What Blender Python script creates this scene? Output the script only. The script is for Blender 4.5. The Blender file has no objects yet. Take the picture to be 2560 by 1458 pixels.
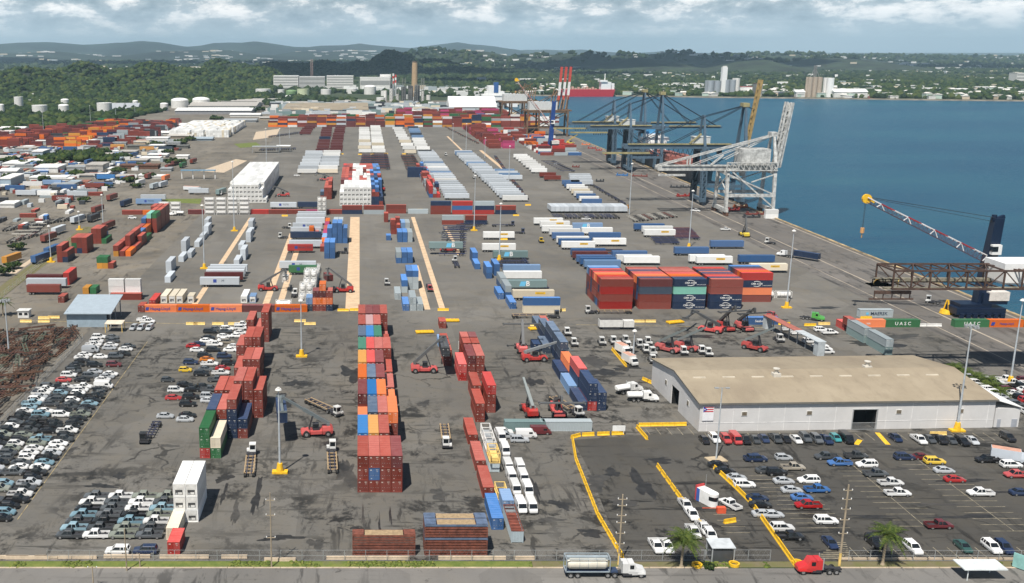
import bpy, math, random
import numpy as np
from math import sin, cos, pi, radians, atan, atan2, sqrt, hypot
random.seed(7)
RNG = np.random.default_rng(11)
SC = bpy.context.scene
COL = SC.collection
# ------------------------------------------------------------------ camera
CAMH, FPX, CX, CY = 95.4, 2541.0, 899.0, 729.0
TH = atan(601.0 / FPX); CS, SN = cos(TH), sin(TH)
cd = bpy.data.cameras.new('camera'); cam = bpy.data.objects.new('camera', cd); COL.objects.link(cam)
cam.location = (0, 0, CAMH); cam.rotation_euler = (pi / 2 - TH, 0, 0)
cd.sensor_width = 36; cd.lens = 36 * FPX / 2560; cd.shift_x = (1280 - CX) / 2560; cd.shift_y = 0
cd.clip_start = 1; cd.clip_end = 80000
SC.camera = cam
# ------------------------------------------------------------------ sky, sun, exposure
SUN_EL, SUN_AZ = radians(60), atan2(-.46, -.88)      # azimuth of the sun, measured from +Y towards +X
SC.view_settings.view_transform = 'Standard'; SC.view_settings.look = 'None'
SC.view_settings.exposure = 0.42; SC.view_settings.gamma = 1
W = bpy.data.worlds.new('World'); SC.world = W; W.use_nodes = True
nt = W.node_tree; nt.nodes.clear()
def nd(t, typ, **kw):
    n = t.nodes.new(typ)
    for k, v in kw.items():
        if k.startswith('i_'):
            n.inputs[int(k[2:])].default_value = v
        else:
            setattr(n, k, v)
    return n
def lk(t, a, b): t.links.new(a, b)
sky = nd(nt, 'ShaderNodeTexSky', sky_type='NISHITA', sun_disc=False, sun_elevation=SUN_EL, sun_rotation=SUN_AZ % (2 * pi))
sky.air_density = 1.2; sky.dust_density = 1.0; sky.ozone_density = 1.5
bg1 = nd(nt, 'ShaderNodeBackground'); bg1.inputs[1].default_value = 0.05
lk(nt, sky.outputs[0], bg1.inputs[0])
tc = nd(nt, 'ShaderNodeTexCoord'); sep = nd(nt, 'ShaderNodeSeparateXYZ'); lk(nt, tc.outputs['Generated'], sep.inputs[0])
def mth(t, op, a, b=None, c=None, clamp=False):
    n = t.nodes.new('ShaderNodeMath'); n.operation = op; n.use_clamp = clamp
    for i, q in enumerate((a, b, c)):
        if q is None: continue
        if isinstance(q, (int, float)): n.inputs[i].default_value = q
        else: t.links.new(q, n.inputs[i])
    return n.outputs[0]
az = mth(nt, 'ARCTAN2', sep.outputs[0], sep.outputs[1])
cmb = nd(nt, 'ShaderNodeCombineXYZ')
lk(nt, mth(nt, 'MULTIPLY', az, 19.0), cmb.inputs[0]); lk(nt, mth(nt, 'MULTIPLY', sep.outputs[2], 47.0), cmb.inputs[1])
cn = nd(nt, 'ShaderNodeTexNoise'); cn.inputs['Scale'].default_value = 1.0; cn.inputs['Detail'].default_value = 10; cn.inputs['Roughness'].default_value = .62; cn.inputs['Distortion'].default_value = .1
lk(nt, cmb.outputs[0], cn.inputs['Vector'])
cmb2 = nd(nt, 'ShaderNodeCombineXYZ')
lk(nt, mth(nt, 'MULTIPLY', az, 3.1), cmb2.inputs[0]); lk(nt, mth(nt, 'MULTIPLY', sep.outputs[2], 30.0), cmb2.inputs[1]); cmb2.inputs[2].default_value = 4.4
cn2 = nd(nt, 'ShaderNodeTexNoise'); cn2.inputs['Scale'].default_value = 1.0; cn2.inputs['Detail'].default_value = 5
lk(nt, cmb2.outputs[0], cn2.inputs['Vector'])
def ramp(t, fac, stops, interp='LINEAR'):
    n = t.nodes.new('ShaderNodeValToRGB'); cr = n.color_ramp; cr.interpolation = interp
    while len(cr.elements) < len(stops): cr.elements.new(.5)
    for e, (p, c) in zip(cr.elements, stops):
        e.position = p; e.color = (*c, 1) if len(c) == 3 else c
    t.links.new(fac, n.inputs[0]); return n.outputs[0]
# cloud deck colour: grey-blue bases and bright tops, thinning to a pale band at the horizon
ccol = ramp(nt, cn.outputs[0], [(.34, (.22, .31, .39)), (.44, (.33, .43, .51)), (.51, (.45, .54, .61)), (.545, (.70, .75, .79)), (.62, (1.0, 1.0, 1.0))])
hcol = ramp(nt, cn2.outputs[0], [(.35, (.40, .53, .62)), (.65, (.48, .60, .68))])
up = mth(nt, 'MULTIPLY_ADD', sep.outputs[2], 34.0, -.38, clamp=True)
mixc = nd(nt, 'ShaderNodeMixRGB'); lk(nt, up, mixc.inputs[0]); lk(nt, hcol, mixc.inputs[1]); lk(nt, ccol, mixc.inputs[2])
bg2 = nd(nt, 'ShaderNodeBackground'); bg2.inputs[1].default_value = 1.0; lk(nt, mixc.outputs[0], bg2.inputs[0])
cov = mth(nt, 'MULTIPLY_ADD', sep.outputs[2], -11.0, 1.35, clamp=True)
cov = mth(nt, 'MULTIPLY', cov, .93)
mxs = nd(nt, 'ShaderNodeMixShader'); lk(nt, cov, mxs.inputs[0]); lk(nt, bg1.outputs[0], mxs.inputs[1]); lk(nt, bg2.outputs[0], mxs.inputs[2])
wo = nd(nt, 'ShaderNodeOutputWorld'); lk(nt, mxs.outputs[0], wo.inputs[0])
sd = bpy.data.lights.new('sun', 'SUN'); sd.energy = 4.7; sd.angle = radians(.53); sd.color = (1, .95, .87)
so = bpy.data.objects.new('sun', sd); COL.objects.link(so); so.location = (-100, -200, 400)
from mathutils import Vector, Matrix
sdir = Vector((sin(SUN_AZ) * cos(SUN_EL), cos(SUN_AZ) * cos(SUN_EL), sin(SUN_EL)))
so.rotation_euler = sdir.to_track_quat('Z', 'Y').to_euler()
# ------------------------------------------------------------------ pixel of the photo -> place in the world
def G(u, v, z=0.0):
    a, b = (u - CX) / FPX, (v - CY) / FPX
    dy, dz = CS - b * SN, -SN - b * CS
    t = (z - CAMH) / dz
    return (a * t, dy * t)
def HT(y, v):
    k = (v - CY) / FPX
    return CAMH - y * (SN + k * CS) / (CS - k * SN)
def PXM(y, z=0.0): return FPX / (y * CS + (CAMH - z) * SN)
def XU(u, y, z=0.0): return (u - CX) / PXM(y, z)
# ------------------------------------------------------------------ mesh builder
class MB:
    def __init__(s): s.v = []; s.f = []; s.m = []; s.sm = False
    def add(s, vs, fs, m=0):
        o = len(s.v); s.v += [tuple(p) for p in vs]
        for f in fs: s.f.append(tuple(o + i for i in f)); s.m.append(m)
        return s
    def box(s, x0, x1, y0, y1, z0, z1, m=0):
        return s.add([(x0, y0, z0), (x1, y0, z0), (x1, y1, z0), (x0, y1, z0), (x0, y0, z1), (x1, y0, z1), (x1, y1, z1), (x0, y1, z1)],
                     [(3, 2, 1, 0), (4, 5, 6, 7), (0, 1, 5, 4), (1, 2, 6, 5), (2, 3, 7, 6), (3, 0, 4, 7)], m)
    def bar(s, p, q, r, m=0, r2=None, n=4, ry=None):
        p, q = Vector(p), Vector(q); d = (q - p)
        if d.length < 1e-6: return s
        d.normalize(); a = Vector((0, 0, 1)) if abs(d.z) < .9 else Vector((0, 1, 0))
        e1 = d.cross(a).normalized(); e2 = d.cross(e1); r2 = r if r2 is None else r2
        vs = []; off = pi / 4 if n == 4 else 0
        f = sqrt(2) if n == 4 else 1
        for c, rr in ((p, r), (q, r2)):
            for i in range(n):
                t = off + 2 * pi * i / n
                vs.append(c + e1 * (cos(t) * rr * f) + e2 * (sin(t) * (ry or rr) * f * ((rr / r) if ry else 1)))
        fs = [(i, (i + 1) % n, n + (i + 1) % n, n + i) for i in range(n)] + [tuple(range(n - 1, -1, -1)), tuple(range(n, 2 * n))]
        return s.add(vs, fs, m)
    def cyl(s, x, y, r, z0, z1, n=12, m=0, r2=None): return s.bar((x, y, z0), (x, y, z1), r, m, r2, n)
    def dome(s, x, y, r, z0, h, n=16, m=0):
        rings = 4; vs = []; fs = []
        for j in range(rings):
            t = pi / 2 * j / rings
            for i in range(n): vs.append((x + r * cos(t) * cos(2 * pi * i / n), y + r * cos(t) * sin(2 * pi * i / n), z0 + h * sin(t)))
        vs.append((x, y, z0 + h))
        for j in range(rings - 1):
            for i in range(n): fs.append((j * n + i, j * n + (i + 1) % n, (j + 1) * n + (i + 1) % n, (j + 1) * n + i))
        for i in range(n): fs.append(((rings - 1) * n + i, (rings - 1) * n + (i + 1) % n, rings * n))
        return s.add(vs, fs, m)
    def loft(s, rings, m=0, cap=True):
        n = len(rings[0]); vs = [p for r in rings for p in r]; fs = []
        for j in range(len(rings) - 1):
            for i in range(n): fs.append((j * n + i, j * n + (i + 1) % n, (j + 1) * n + (i + 1) % n, (j + 1) * n + i))
        if cap: fs += [tuple(range(n - 1, -1, -1)), tuple((len(rings) - 1) * n + i for i in range(n))]
        return s.add(vs, fs, m)
    def prism(s, poly, y0, y1, m=0):           # poly in x,z swept along y
        n = len(poly)
        return s.add([(x, y0, z) for x, z in poly] + [(x, y1, z) for x, z in poly],
                     [(i, (i + 1) % n, n + (i + 1) % n, n + i) for i in range(n)] + [tuple(range(n - 1, -1, -1)), tuple(range(n, 2 * n))], m)
    def prismx(s, poly, x0, x1, m=0):          # poly in y,z swept along x
        n = len(poly)
        return s.add([(x0, y, z) for y, z in poly] + [(x1, y, z) for y, z in poly],
                     [(i, (i + 1) % n, n + (i + 1) % n, n + i) for i in range(n)] + [tuple(range(n - 1, -1, -1)), tuple(range(n, 2 * n))], m)
    def xf(s, M, i0=0):
        for i in range(i0, len(s.v)): s.v[i] = tuple(M @ Vector(s.v[i]))
        return s
    def mesh(s, name, mats):
        me = bpy.data.meshes.new(name); me.from_pydata(s.v, [], s.f)
        for m in (mats if isinstance(mats, (list, tuple)) else [mats]): me.materials.append(m)
        if any(s.m): me.polygons.foreach_set('material_index', s.m)
        if s.sm: me.polygons.foreach_set('use_smooth', [True] * len(s.f))
        bmx(me); return me
    def build(s, name, mats, parent=None, loc=None, rz=0, **kw):
        return obj(name, s.mesh(name, mats), parent, loc, rz, **kw)
import bmesh
def bmx(me):
    b = bmesh.new(); b.from_mesh(me); bmesh.ops.recalc_face_normals(b, faces=b.faces); b.to_mesh(me); b.free()
def obj(name, me, parent=None, loc=None, rz=0, color=None):
    o = bpy.data.objects.new(name, me); COL.objects.link(o)
    if loc: o.location = loc
    if rz: o.rotation_euler = (0, 0, rz)
    if parent: o.parent = parent
    if color: o.color = color if len(color) == 4 else (*color, 1)
    return o
def tag(o, label=None, cat=None, group=None, kind=None):
    if label: o['label'] = label
    if cat: o['category'] = cat
    if group: o['group'] = group
    if kind: o['kind'] = kind
    return o
def thing(name, label, cat, loc=(0, 0, 0), rz=0, group=None):
    o = bpy.data.objects.new(name, None); COL.objects.link(o); o.location = loc; o.rotation_euler = (0, 0, rz); o.empty_display_size = .5
    return tag(o, label, cat, group)
def struct(name, o): o.name = name; o['kind'] = 'structure'; return o
def inst(proto, name, loc, rz=0, color=None, label=None, cat=None, group=None):
    """proto: list of (part name, mesh, uses paint) or (part, mesh, paint, [subparts]); first entry may be the body of a thing"""
    r = thing(name, label, cat, loc, rz, group)
    for p in proto:
        o = bpy.data.objects.new(p[0], p[1]); COL.objects.link(o); o.parent = r
        if color is not None and p[2]: o.color = color if len(color) == 4 else (*color, 1)
        if len(p) > 3:
            for q in p[3]:
                c = bpy.data.objects.new(q[0], q[1]); COL.objects.link(c); c.parent = o
                if color is not None and q[2]: c.color = (*color, 1)
    return r
ORD = ['first', 'second', 'third', 'fourth', 'fifth', 'sixth', 'seventh', 'eighth', 'ninth', 'tenth', 'eleventh', 'twelfth', 'thirteenth', 'fourteenth', 'fifteenth', 'sixteenth', 'seventeenth', 'eighteenth', 'nineteenth', 'twentieth']
def ordn(i):
    if i < 20: return ORD[i]
    t = {2: 'twenty', 3: 'thirty', 4: 'forty', 5: 'fifty', 6: 'sixty', 7: 'seventy', 8: 'eighty', 9: 'ninety'}[(i + 1) // 10]
    return (t[:-1] + 'ieth') if (i + 1) % 10 == 0 else t + '-' + ORD[(i + 1) % 10 - 1]
# ------------------------------------------------------------------ materials
MATS = {}
def M(name, col, rough=.6, metal=0.0, var=.12, scale=.6, obj=False, spec=None):
    if name in MATS: return MATS[name]
    m = bpy.data.materials.new(name); m.use_nodes = True; t = m.node_tree; b = t.nodes['Principled BSDF']
    b.inputs['Roughness'].default_value = rough; b.inputs['Metallic'].default_value = metal
    if spec is not None: b.inputs['Specular IOR Level'].default_value = spec
    g = nd(t, 'ShaderNodeTexCoord')
    n = nd(t, 'ShaderNodeTexNoise'); n.inputs['Scale'].default_value = scale; n.inputs['Detail'].default_value = 5; n.inputs['Roughness'].default_value = .65
    oi = nd(t, 'ShaderNodeObjectInfo')
    ad = nd(t, 'ShaderNodeVectorMath', operation='ADD'); lk(t, g.outputs['Object'], ad.inputs[0]); lk(t, oi.outputs['Location'], ad.inputs[1])
    lk(t, ad.outputs[0], n.inputs['Vector'])
    lo = tuple(c * (1 - var * 1.6) for c in col); hi = tuple(min(1, c * (1 + var)) for c in col)
    lk(t, ramp(t, n.outputs[0], [(.32, lo), (.68, hi)]), b.inputs['Base Color'])
    MATS[name] = m; return m
def paint(name, rough, bleach=0.0, dirt=.25, rust=0.0, coat=0.0, attr=None):
    """paint whose colour is the object's own colour; dust and rust blotches, roofs faded by years of sun"""
    m = bpy.data.materials.new(name); m.use_nodes = True; t = m.node_tree; b = t.nodes['Principled BSDF']
    b.inputs['Roughness'].default_value = rough; b.inputs['Coat Weight'].default_value = coat; b.inputs['Coat Roughness'].default_value = .08
    oi = nd(t, 'ShaderNodeObjectInfo'); tc = nd(t, 'ShaderNodeTexCoord')
    if attr:
        at = nd(t, 'ShaderNodeAttribute', attribute_name=attr); col = at.outputs['Color']; vec = tc.outputs['Object']; rnd = None
    else:
        col = oi.outputs['Color']
        ad = nd(t, 'ShaderNodeVectorMath', operation='ADD'); lk(t, tc.outputs['Object'], ad.inputs[0]); lk(t, oi.outputs['Location'], ad.inputs[1]); vec = ad.outputs[0]; rnd = oi.outputs['Random']
    n1 = nd(t, 'ShaderNodeTexNoise'); n1.inputs['Scale'].default_value = .55; n1.inputs['Detail'].default_value = 6; n1.inputs['Roughness'].default_value = .7
    lk(t, vec, n1.inputs['Vector'])
    def mix(a, bcol, fac):
        x = nd(t, 'ShaderNodeMixRGB')
        for i, q in ((1, a), (2, bcol)):
            if isinstance(q, tuple): x.inputs[i].default_value = (*q, 1)
            else: lk(t, q, x.inputs[i])
        if isinstance(fac, float): x.inputs[0].default_value = fac
        else: lk(t, fac, x.inputs[0])
        return x.outputs[0]
    if rnd is not None:
        hs = nd(t, 'ShaderNodeHueSaturation'); lk(t, col, hs.inputs['Color'])
        lk(t, mth(t, 'MULTIPLY_ADD', rnd, .35, .82), hs.inputs['Value']); lk(t, mth(t, 'MULTIPLY_ADD', rnd, -.18, 1.05), hs.inputs['Saturation']); col = hs.outputs[0]
    col = mix(col, (.16, .14, .12), mth(t, 'MULTIPLY', mth(t, 'MULTIPLY_ADD', n1.outputs[0], 2.2, -.75, clamp=True), dirt))
    if bleach:
        ge = nd(t, 'ShaderNodeNewGeometry'); sp = nd(t, 'ShaderNodeSeparateXYZ'); lk(t, ge.outputs['True Normal'], sp.inputs[0])
        top = mth(t, 'GREATER_THAN', sp.outputs[2], .8)
        al = at.outputs['Alpha'] if attr else oi.outputs['Alpha']      # how far this paint has faded on the sun-bleached roof
        vm = nd(t, 'ShaderNodeVectorMath', operation='MULTIPLY_ADD'); lk(t, col, vm.inputs[0]); vm.inputs[1].default_value = (3, 3, 3); vm.inputs[2].default_value = (.025, .025, .025)
        col = mix(col, vm.outputs[0], mth(t, 'MULTIPLY', mth(t, 'MULTIPLY', top, al), mth(t, 'MULTIPLY_ADD', n1.outputs[0], 1.0, .5)))
    if rust:
        n2 = nd(t, 'ShaderNodeTexNoise'); n2.inputs['Scale'].default_value = 1.1; n2.inputs['Detail'].default_value = 8; n2.inputs['Roughness'].default_value = .75
        lk(t, vec, n2.inputs['Vector'])
        col = mix(col, (.14, .05, .025), mth(t, 'MULTIPLY', mth(t, 'MULTIPLY_ADD', n2.outputs[0], 9, -5.6, clamp=True), rust))
    lk(t, col, b.inputs['Base Color']); MATS[name] = m; return m
P_CONT = paint('container_paint', .5, bleach=.22, dirt=.14, rust=.45)
P_STUFF = paint('container_paint_far', .55, bleach=.2, dirt=.12, attr='col')
P_TRL = paint('trailer_paint', .42, dirt=.16, rust=.12)
P_CAR = paint('car_paint', .28, dirt=.06, coat=.6)
P_MACH = paint('machine_paint', .45, dirt=.35, rust=.25)
GLASS = M('car_glass', (.012, .015, .018), .08, var=.05)
TYRE = M('tyre_rubber', (.02, .02, .02), .85)
RIM = M('wheel_rim', (.42, .42, .42), .35, .6)
STEEL = M('galvanised_steel', (.42, .44, .45), .45, .3)
DARKST = M('dark_steel', (.035, .035, .04), .6)
WHITE = M('white_paint', (.78, .78, .76), .5, var=.07)
OFFW = M('weathered_white', (.66, .65, .62), .6, var=.12)
YEL = M('yellow_paint', (.80, .47, .02), .55, var=.15, scale=1.5)
YELP = M('faded_yellow_paint', (.78, .55, .18), .6, var=.15, scale=1.5)
CONC = M('pale_concrete', (.50, .40, .29), .85, var=.15, scale=.5)
CONCG = M('grey_concrete', (.38, .36, .33), .85, var=.15, scale=.5)
RUST = M('rusty_steel', (.13, .06, .035), .8, var=.35, scale=.8)
WOOD = M('weathered_wood', (.36, .26, .15), .8, var=.2, scale=1.5)
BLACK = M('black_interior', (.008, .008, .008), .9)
REDL = M('red_paint', (.55, .04, .03), .5)
# ------------------------------------------------------------------ ground materials
def mixn(t, a, b, fac):
    x = nd(t, 'ShaderNodeMixRGB')
    for i, q in ((1, a), (2, b)):
        if isinstance(q, tuple): x.inputs[i].default_value = (*q, 1)
        else: lk(t, q, x.inputs[i])
    if isinstance(fac, (int, float)): x.inputs[0].default_value = fac
    else: lk(t, fac, x.inputs[0])
    return x.outputs[0]
def tnoise(t, vec, scale, detail=5, rough=.6, dist=0.0, stretch=None, off=None):
    if stretch or off:
        mp = nd(t, 'ShaderNodeMapping'); mp.inputs['Scale'].default_value = stretch or (1, 1, 1); mp.inputs['Location'].default_value = off or (0, 0, 0)
        lk(t, vec, mp.inputs[0]); vec = mp.outputs[0]
    n = nd(t, 'ShaderNodeTexNoise'); n.inputs['Scale'].default_value = scale; n.inputs['Detail'].default_value = detail
    n.inputs['Roughness'].default_value = rough; n.inputs['Distortion'].default_value = dist
    lk(t, vec, n.inputs['Vector']); return n.outputs[0]
def thr(t, v, lo, k): return mth(t, 'MULTIPLY', mth(t, 'SUBTRACT', v, lo), k, clamp=True)
def asphalt(name, base, stain=.8, streak=(.03, .16, 1), tan=.5, seed=0.0, thresh=.56, streak_amt=.5, near=None):
    m = bpy.data.materials.new(name); m.use_nodes = True; t = m.node_tree; b = t.nodes['Principled BSDF']
    tc = nd(t, 'ShaderNodeTexCoord'); v = tc.outputs['Object']; off = (seed, seed * 1.7, 0)
    n0 = tnoise(t, v, .016, 4, .6, .4, off=off); n1 = tnoise(t, v, .11, 6, .7, .5, off=off); n2 = tnoise(t, v, 1.3, 4, .7)
    hi = tuple(c * 1.22 for c in base); lo = tuple(c * .80 for c in base); brown = (base[0] * 1.25, base[1] * 1.12, base[2] * .88)
    c = mixn(t, lo, hi, thr(t, n0, .30, 2.5))
    c = mixn(t, c, brown, mth(t, 'MULTIPLY', thr(t, n1, .45, 4.0), tan))
    sp = nd(t, 'ShaderNodeSeparateXYZ'); lk(t, v, sp.inputs[0])
    if near:  # heavily used, stained part of the yard
        zone = mth(t, 'MULTIPLY_ADD', sp.outputs[1], -1 / near[1], (near[0] + near[1]) / near[1], clamp=True)
        zone = mth(t, 'MAXIMUM', zone, .16)
    else: zone = None
    msk = thr(t, tnoise(t, v, .022, 3, .5, .0, off=(seed + 40, 3, 0)), .36, 6)
    s1 = thr(t, tnoise(t, v, .10, 9, .78, .25, off=(seed + 9, 5, 0)), thresh, 16)
    s2 = thr(t, tnoise(t, v, 1.0, 7, .7, .6, stretch=streak, off=(seed + 3, 1, 0)), .545, 12)
    s3 = thr(t, tnoise(t, v, .55, 6, .75, .3, off=(seed + 19, 8, 0)), .60, 14)
    st = mth(t, 'MAXIMUM', mth(t, 'MULTIPLY', s1, msk), mth(t, 'MULTIPLY', s2, mth(t, 'MULTIPLY', msk, streak_amt)))
    s4 = thr(t, tnoise(t, v, 1.0, 6, .7, .5, stretch=(.30, .045, 1), off=(seed + 13, 2, 0)), .56, 14); st = mth(t, 'MAXIMUM', st, mth(t, 'MULTIPLY', s4, mth(t, 'MULTIPLY', msk, .8)))
    st = mth(t, 'MAXIMUM', st, mth(t, 'MULTIPLY', s3, .75))
    vo = nd(t, 'ShaderNodeTexVoronoi', feature='DISTANCE_TO_EDGE'); vo.inputs['Scale'].default_value = .035
    wv = nd(t, 'ShaderNodeVectorMath', operation='ADD'); nv = nd(t, 'ShaderNodeTexNoise'); nv.inputs['Scale'].default_value = .12; nv.inputs['Detail'].default_value = 4; lk(t, v, nv.inputs['Vector'])
    sc = nd(t, 'ShaderNodeVectorMath', operation='SCALE'); sc.inputs['Scale'].default_value = 14; lk(t, nv.outputs['Color'], sc.inputs[0]); lk(t, v, wv.inputs[0]); lk(t, sc.outputs[0], wv.inputs[1]); lk(t, wv.outputs[0], vo.inputs['Vector'])
    crack = mth(t, 'MULTIPLY', mth(t, 'LESS_THAN', vo.outputs['Distance'], .012), thr(t, tnoise(t, v, .05, 3, .5, off=(seed + 70, 0, 0)), .48, 8))
    st = mth(t, 'MAXIMUM', st, mth(t, 'MULTIPLY', crack, .8))
    if zone is not None: st = mth(t, 'MULTIPLY', st, zone); c = mixn(t, c, tuple(q * .5 for q in base), mth(t, 'MULTIPLY', zone, .30))
    dk = tuple(q * .17 for q in base)
    c = mixn(t, c, dk, mth(t, 'MULTIPLY', st, stain))
    # long tyre lanes along the aisles
    ln = thr(t, tnoise(t, v, 1.0, 4, .6, .3, stretch=(.22, .006, 1), off=(seed, 0, 0)), .5, 3.5)
    c = mixn(t, c, tuple(q * .72 for q in base), mth(t, 'MULTIPLY', ln, .35))
    vc = nd(t, 'ShaderNodeTexVoronoi', feature='F1', distance='CHEBYCHEV'); vc.inputs['Scale'].default_value = .045; lk(t, v, vc.inputs['Vector'])
    sv = nd(t, 'ShaderNodeSeparateXYZ'); lk(t, vc.outputs['Color'], sv.inputs[0])
    hs = nd(t, 'ShaderNodeHueSaturation'); lk(t, c, hs.inputs['Color']); lk(t, mth(t, 'MULTIPLY_ADD', sv.outputs[0], .2, .9), hs.inputs['Value']); c = hs.outputs[0]
    g = mixn(t, c, tuple(q * .55 for q in base), mth(t, 'MULTIPLY', thr(t, n2, .5, 3), .22))
    lk(t, g, b.inputs['Base Color']); b.inputs['Specular IOR Level'].default_value = .3
    lk(t, mth(t, 'MULTIPLY_ADD', st, -.3, .9), b.inputs['Roughness'])
    MATS[name] = m; return m
A_YARD = asphalt('yard_asphalt', (.144, .136, .122), 1.0, (.05, .34, 1), .4, 0, .515, .85, near=(325, 70))
A_PARK = asphalt('parking_asphalt', (.070, .066, .059), .95, (.035, .45, 1), .35, 31, .55, 1.0)
A_ROAD = asphalt('road_asphalt', (.165, .158, .148), .8, (.02, .4, 1), .15, 57, .60, .6)
A_JUNK = asphalt('dirt_asphalt', (.16, .145, .122), .7, (.05, .05, 1), .5, 83, .55, .5)
def ground_mat():
    m = bpy.data.materials.new('land'); m.use_nodes = True; t = m.node_tree; b = t.nodes['Principled BSDF']; b.inputs['Roughness'].default_value = .95
    tc = nd(t, 'ShaderNodeTexCoord'); v = tc.outputs['Object']
    n0 = tnoise(t, v, .0045, 6, .65); n1 = tnoise(t, v, .03, 6, .7)
    c = ramp(t, n0, [(.3, (.020, .036, .012)), (.5, (.032, .050, .017)), (.62, (.048, .060, .025)), (.78, (.12, .11, .08))])
    c = mixn(t, c, (.018, .032, .012), mth(t, 'MULTIPLY', thr(t, n1, .48, 5), .7))
    lk(t, c, b.inputs['Base Color']); return m
LAND = ground_mat(); SCRUB = M('hill_scrub', (.020, .034, .012), .95, var=.6, scale=.011)
def grass_mat(name, a, bcol):
    m = bpy.data.materials.new(name); m.use_nodes = True; t = m.node_tree; b = t.nodes['Principled BSDF']; b.inputs['Roughness'].default_value = .95
    tc = nd(t, 'ShaderNodeTexCoord'); v = tc.outputs['Object']
    c = mixn(t, a, bcol, thr(t, tnoise(t, v, .35, 6, .75), .40, 5)); c = mixn(t, c, (.14, .115, .075), mth(t, 'MULTIPLY', thr(t, tnoise(t, v, .12, 5, .7, off=(9, 2, 0)), .55, 6), .75))
    lk(t, c, b.inputs['Base Color']); return m
GRASS = grass_mat('short_grass', (.085, .125, .02), (.15, .17, .035))
DRYGRASS = grass_mat('dry_verge', (.15, .125, .07), (.12, .12, .04))
def water_mat():
    m = bpy.data.materials.new('sea_water'); m.use_nodes = True; t = m.node_tree; b = t.nodes['Principled BSDF']
    tc = nd(t, 'ShaderNodeTexCoord'); v = tc.outputs['Object']
    n0 = tnoise(t, v, .004, 4, .6, .3, stretch=(.6, 1.8, 1)); n1 = tnoise(t, v, .02, 3, .6, .2, stretch=(.5, 2, 1))
    c = ramp(t, mth(t, 'ADD', mth(t, 'MULTIPLY', n0, .7), mth(t, 'MULTIPLY', n1, .3)), [(.38, (.012, .076, .145)), (.52, (.017, .094, .160)), (.66, (.024, .112, .168))])
    lk(t, c, b.inputs['Base Color']); b.inputs['Roughness'].default_value = .28; b.inputs['Specular IOR Level'].default_value = .05
    w1 = tnoise(t, v, .22, 6, .72, .5, stretch=(.7, 1.6, 1)); bm = nd(t, 'ShaderNodeBump'); bm.inputs['Strength'].default_value = .9; bm.inputs['Distance'].default_value = 3.0
    lk(t, w1, bm.inputs['Height']); lk(t, bm.outputs[0], b.inputs['Normal']); return m
SEA = water_mat()
# ------------------------------------------------------------------ land, water, quay
QX = 244.0
SHORE = [(244, 2310), (330, 2330), (470, 2310), (640, 2290), (760, 2230), (930, 2190), (1120, 2120), (1400, 2050), (2600, 1950), (40000, 1500)]
me = bpy.data.meshes.new('ground')
pts = [(-40000, -3000), (QX, -3000)] + SHORE + [(40000, 60000), (-40000, 60000)]
me.from_pydata([(x, y, 0) for x, y in pts], [], [tuple(range(len(pts)))]); me.materials.append(LAND)
struct('ground', obj('ground', me))
wm = MB().add([(QX - 4, -3000, -2.6), (45000, -3000, -2.6), (45000, 9000, -2.6), (QX - 4, 9000, -2.6)], [(0, 1, 2, 3)])
struct('water', wm.build('water', SEA))
bank = MB()
for (a, b_) in zip(SHORE[:-1], SHORE[1:]): bank.add([(a[0], a[1], 0), (b_[0], b_[1], 0), (b_[0], b_[1] - 6, -2.8), (a[0], a[1] - 6, -2.8)], [(0, 1, 2, 3)])
struct('shore_bank', bank.build('shore_bank', M('shore_rock', (.16, .14, .11), .9, var=.3, scale=.05)))
def sheet(name, poly, z, mat, kind='structure'):
    o = MB().add([(x, y, z) for x, y in poly], [tuple(range(len(poly)))]).build(name, mat); o['kind'] = kind; return o
sheet('container_yard', [(-95, 178.2), (60, 178.2), (243, 178.2), (243, 1345), (-96, 1345)], .010, A_YARD)
sheet('truck_yard', [(-470, 178.2), (-95.02, 178.2), (-96.02, 1345), (-470, 1345)], .010, A_JUNK)
park = [G(1432, 1100), G(1580, 1090), G(1640, 1085), (243, 249), (243, 178.6), G(1560, 1405), G(1475, 1180)]
sheet('works_yard', [(-345, 1346), (QX - 2, 1346), (QX - 2, 2050), (-330, 2050)], .006, A_JUNK)
sheet('car_park', park, .024, A_PARK)
sheet('road', [(-300, 120), (300, 120), (300, 175.4), (-300, 175.4)], .012, A_ROAD)
sheet('verge', [(-300, 175.75), (33, 175.75), (33, 178.15), (-300, 178.15)], .016, GRASS)
sheet('verge', [(33, 175.75), (300, 175.75), (300, 178.15), (33, 178.15)], .018, DRYGRASS)
kb = MB()
for i in range(60):
    x = -150 + i * 5.0
    if 69 < x < 88: continue
    kb.box(x, x + 4.9, 175.4, 175.72, -.05, .13)
struct('kerb', kb.build('kerb', CONC))
strips = [(-5.42, -.03, 373.6, 594.5), (30.35, 32.6, 373.6, 594.5), (24.35, 26.85, 373.6, 455), (-65, -62.75, 372.8, 592), (-37.65, -35.1, 372.8, 540), (-32.1, -29.6, 372.8, 500), (46.9, 49.0, 480, 560), (118, 121, 820, 1010), (100, 102, 1000, 1180)]
for s_ in strips:
    b_ = MB(); y = s_[2]
    while y < s_[3]:
        b_.add([(s_[0], y, .03), (s_[1], y, .03), (s_[1], min(y + 6.02, s_[3]), .03), (s_[0], min(y + 6.02, s_[3]), .03)], [(0, 1, 2, 3)]); y += 6.1
    struct('concrete_strip', b_.build('concrete_strip', M('strip_concrete', (.58, .42, .27), .85, var=.12, scale=.3)))
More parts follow.
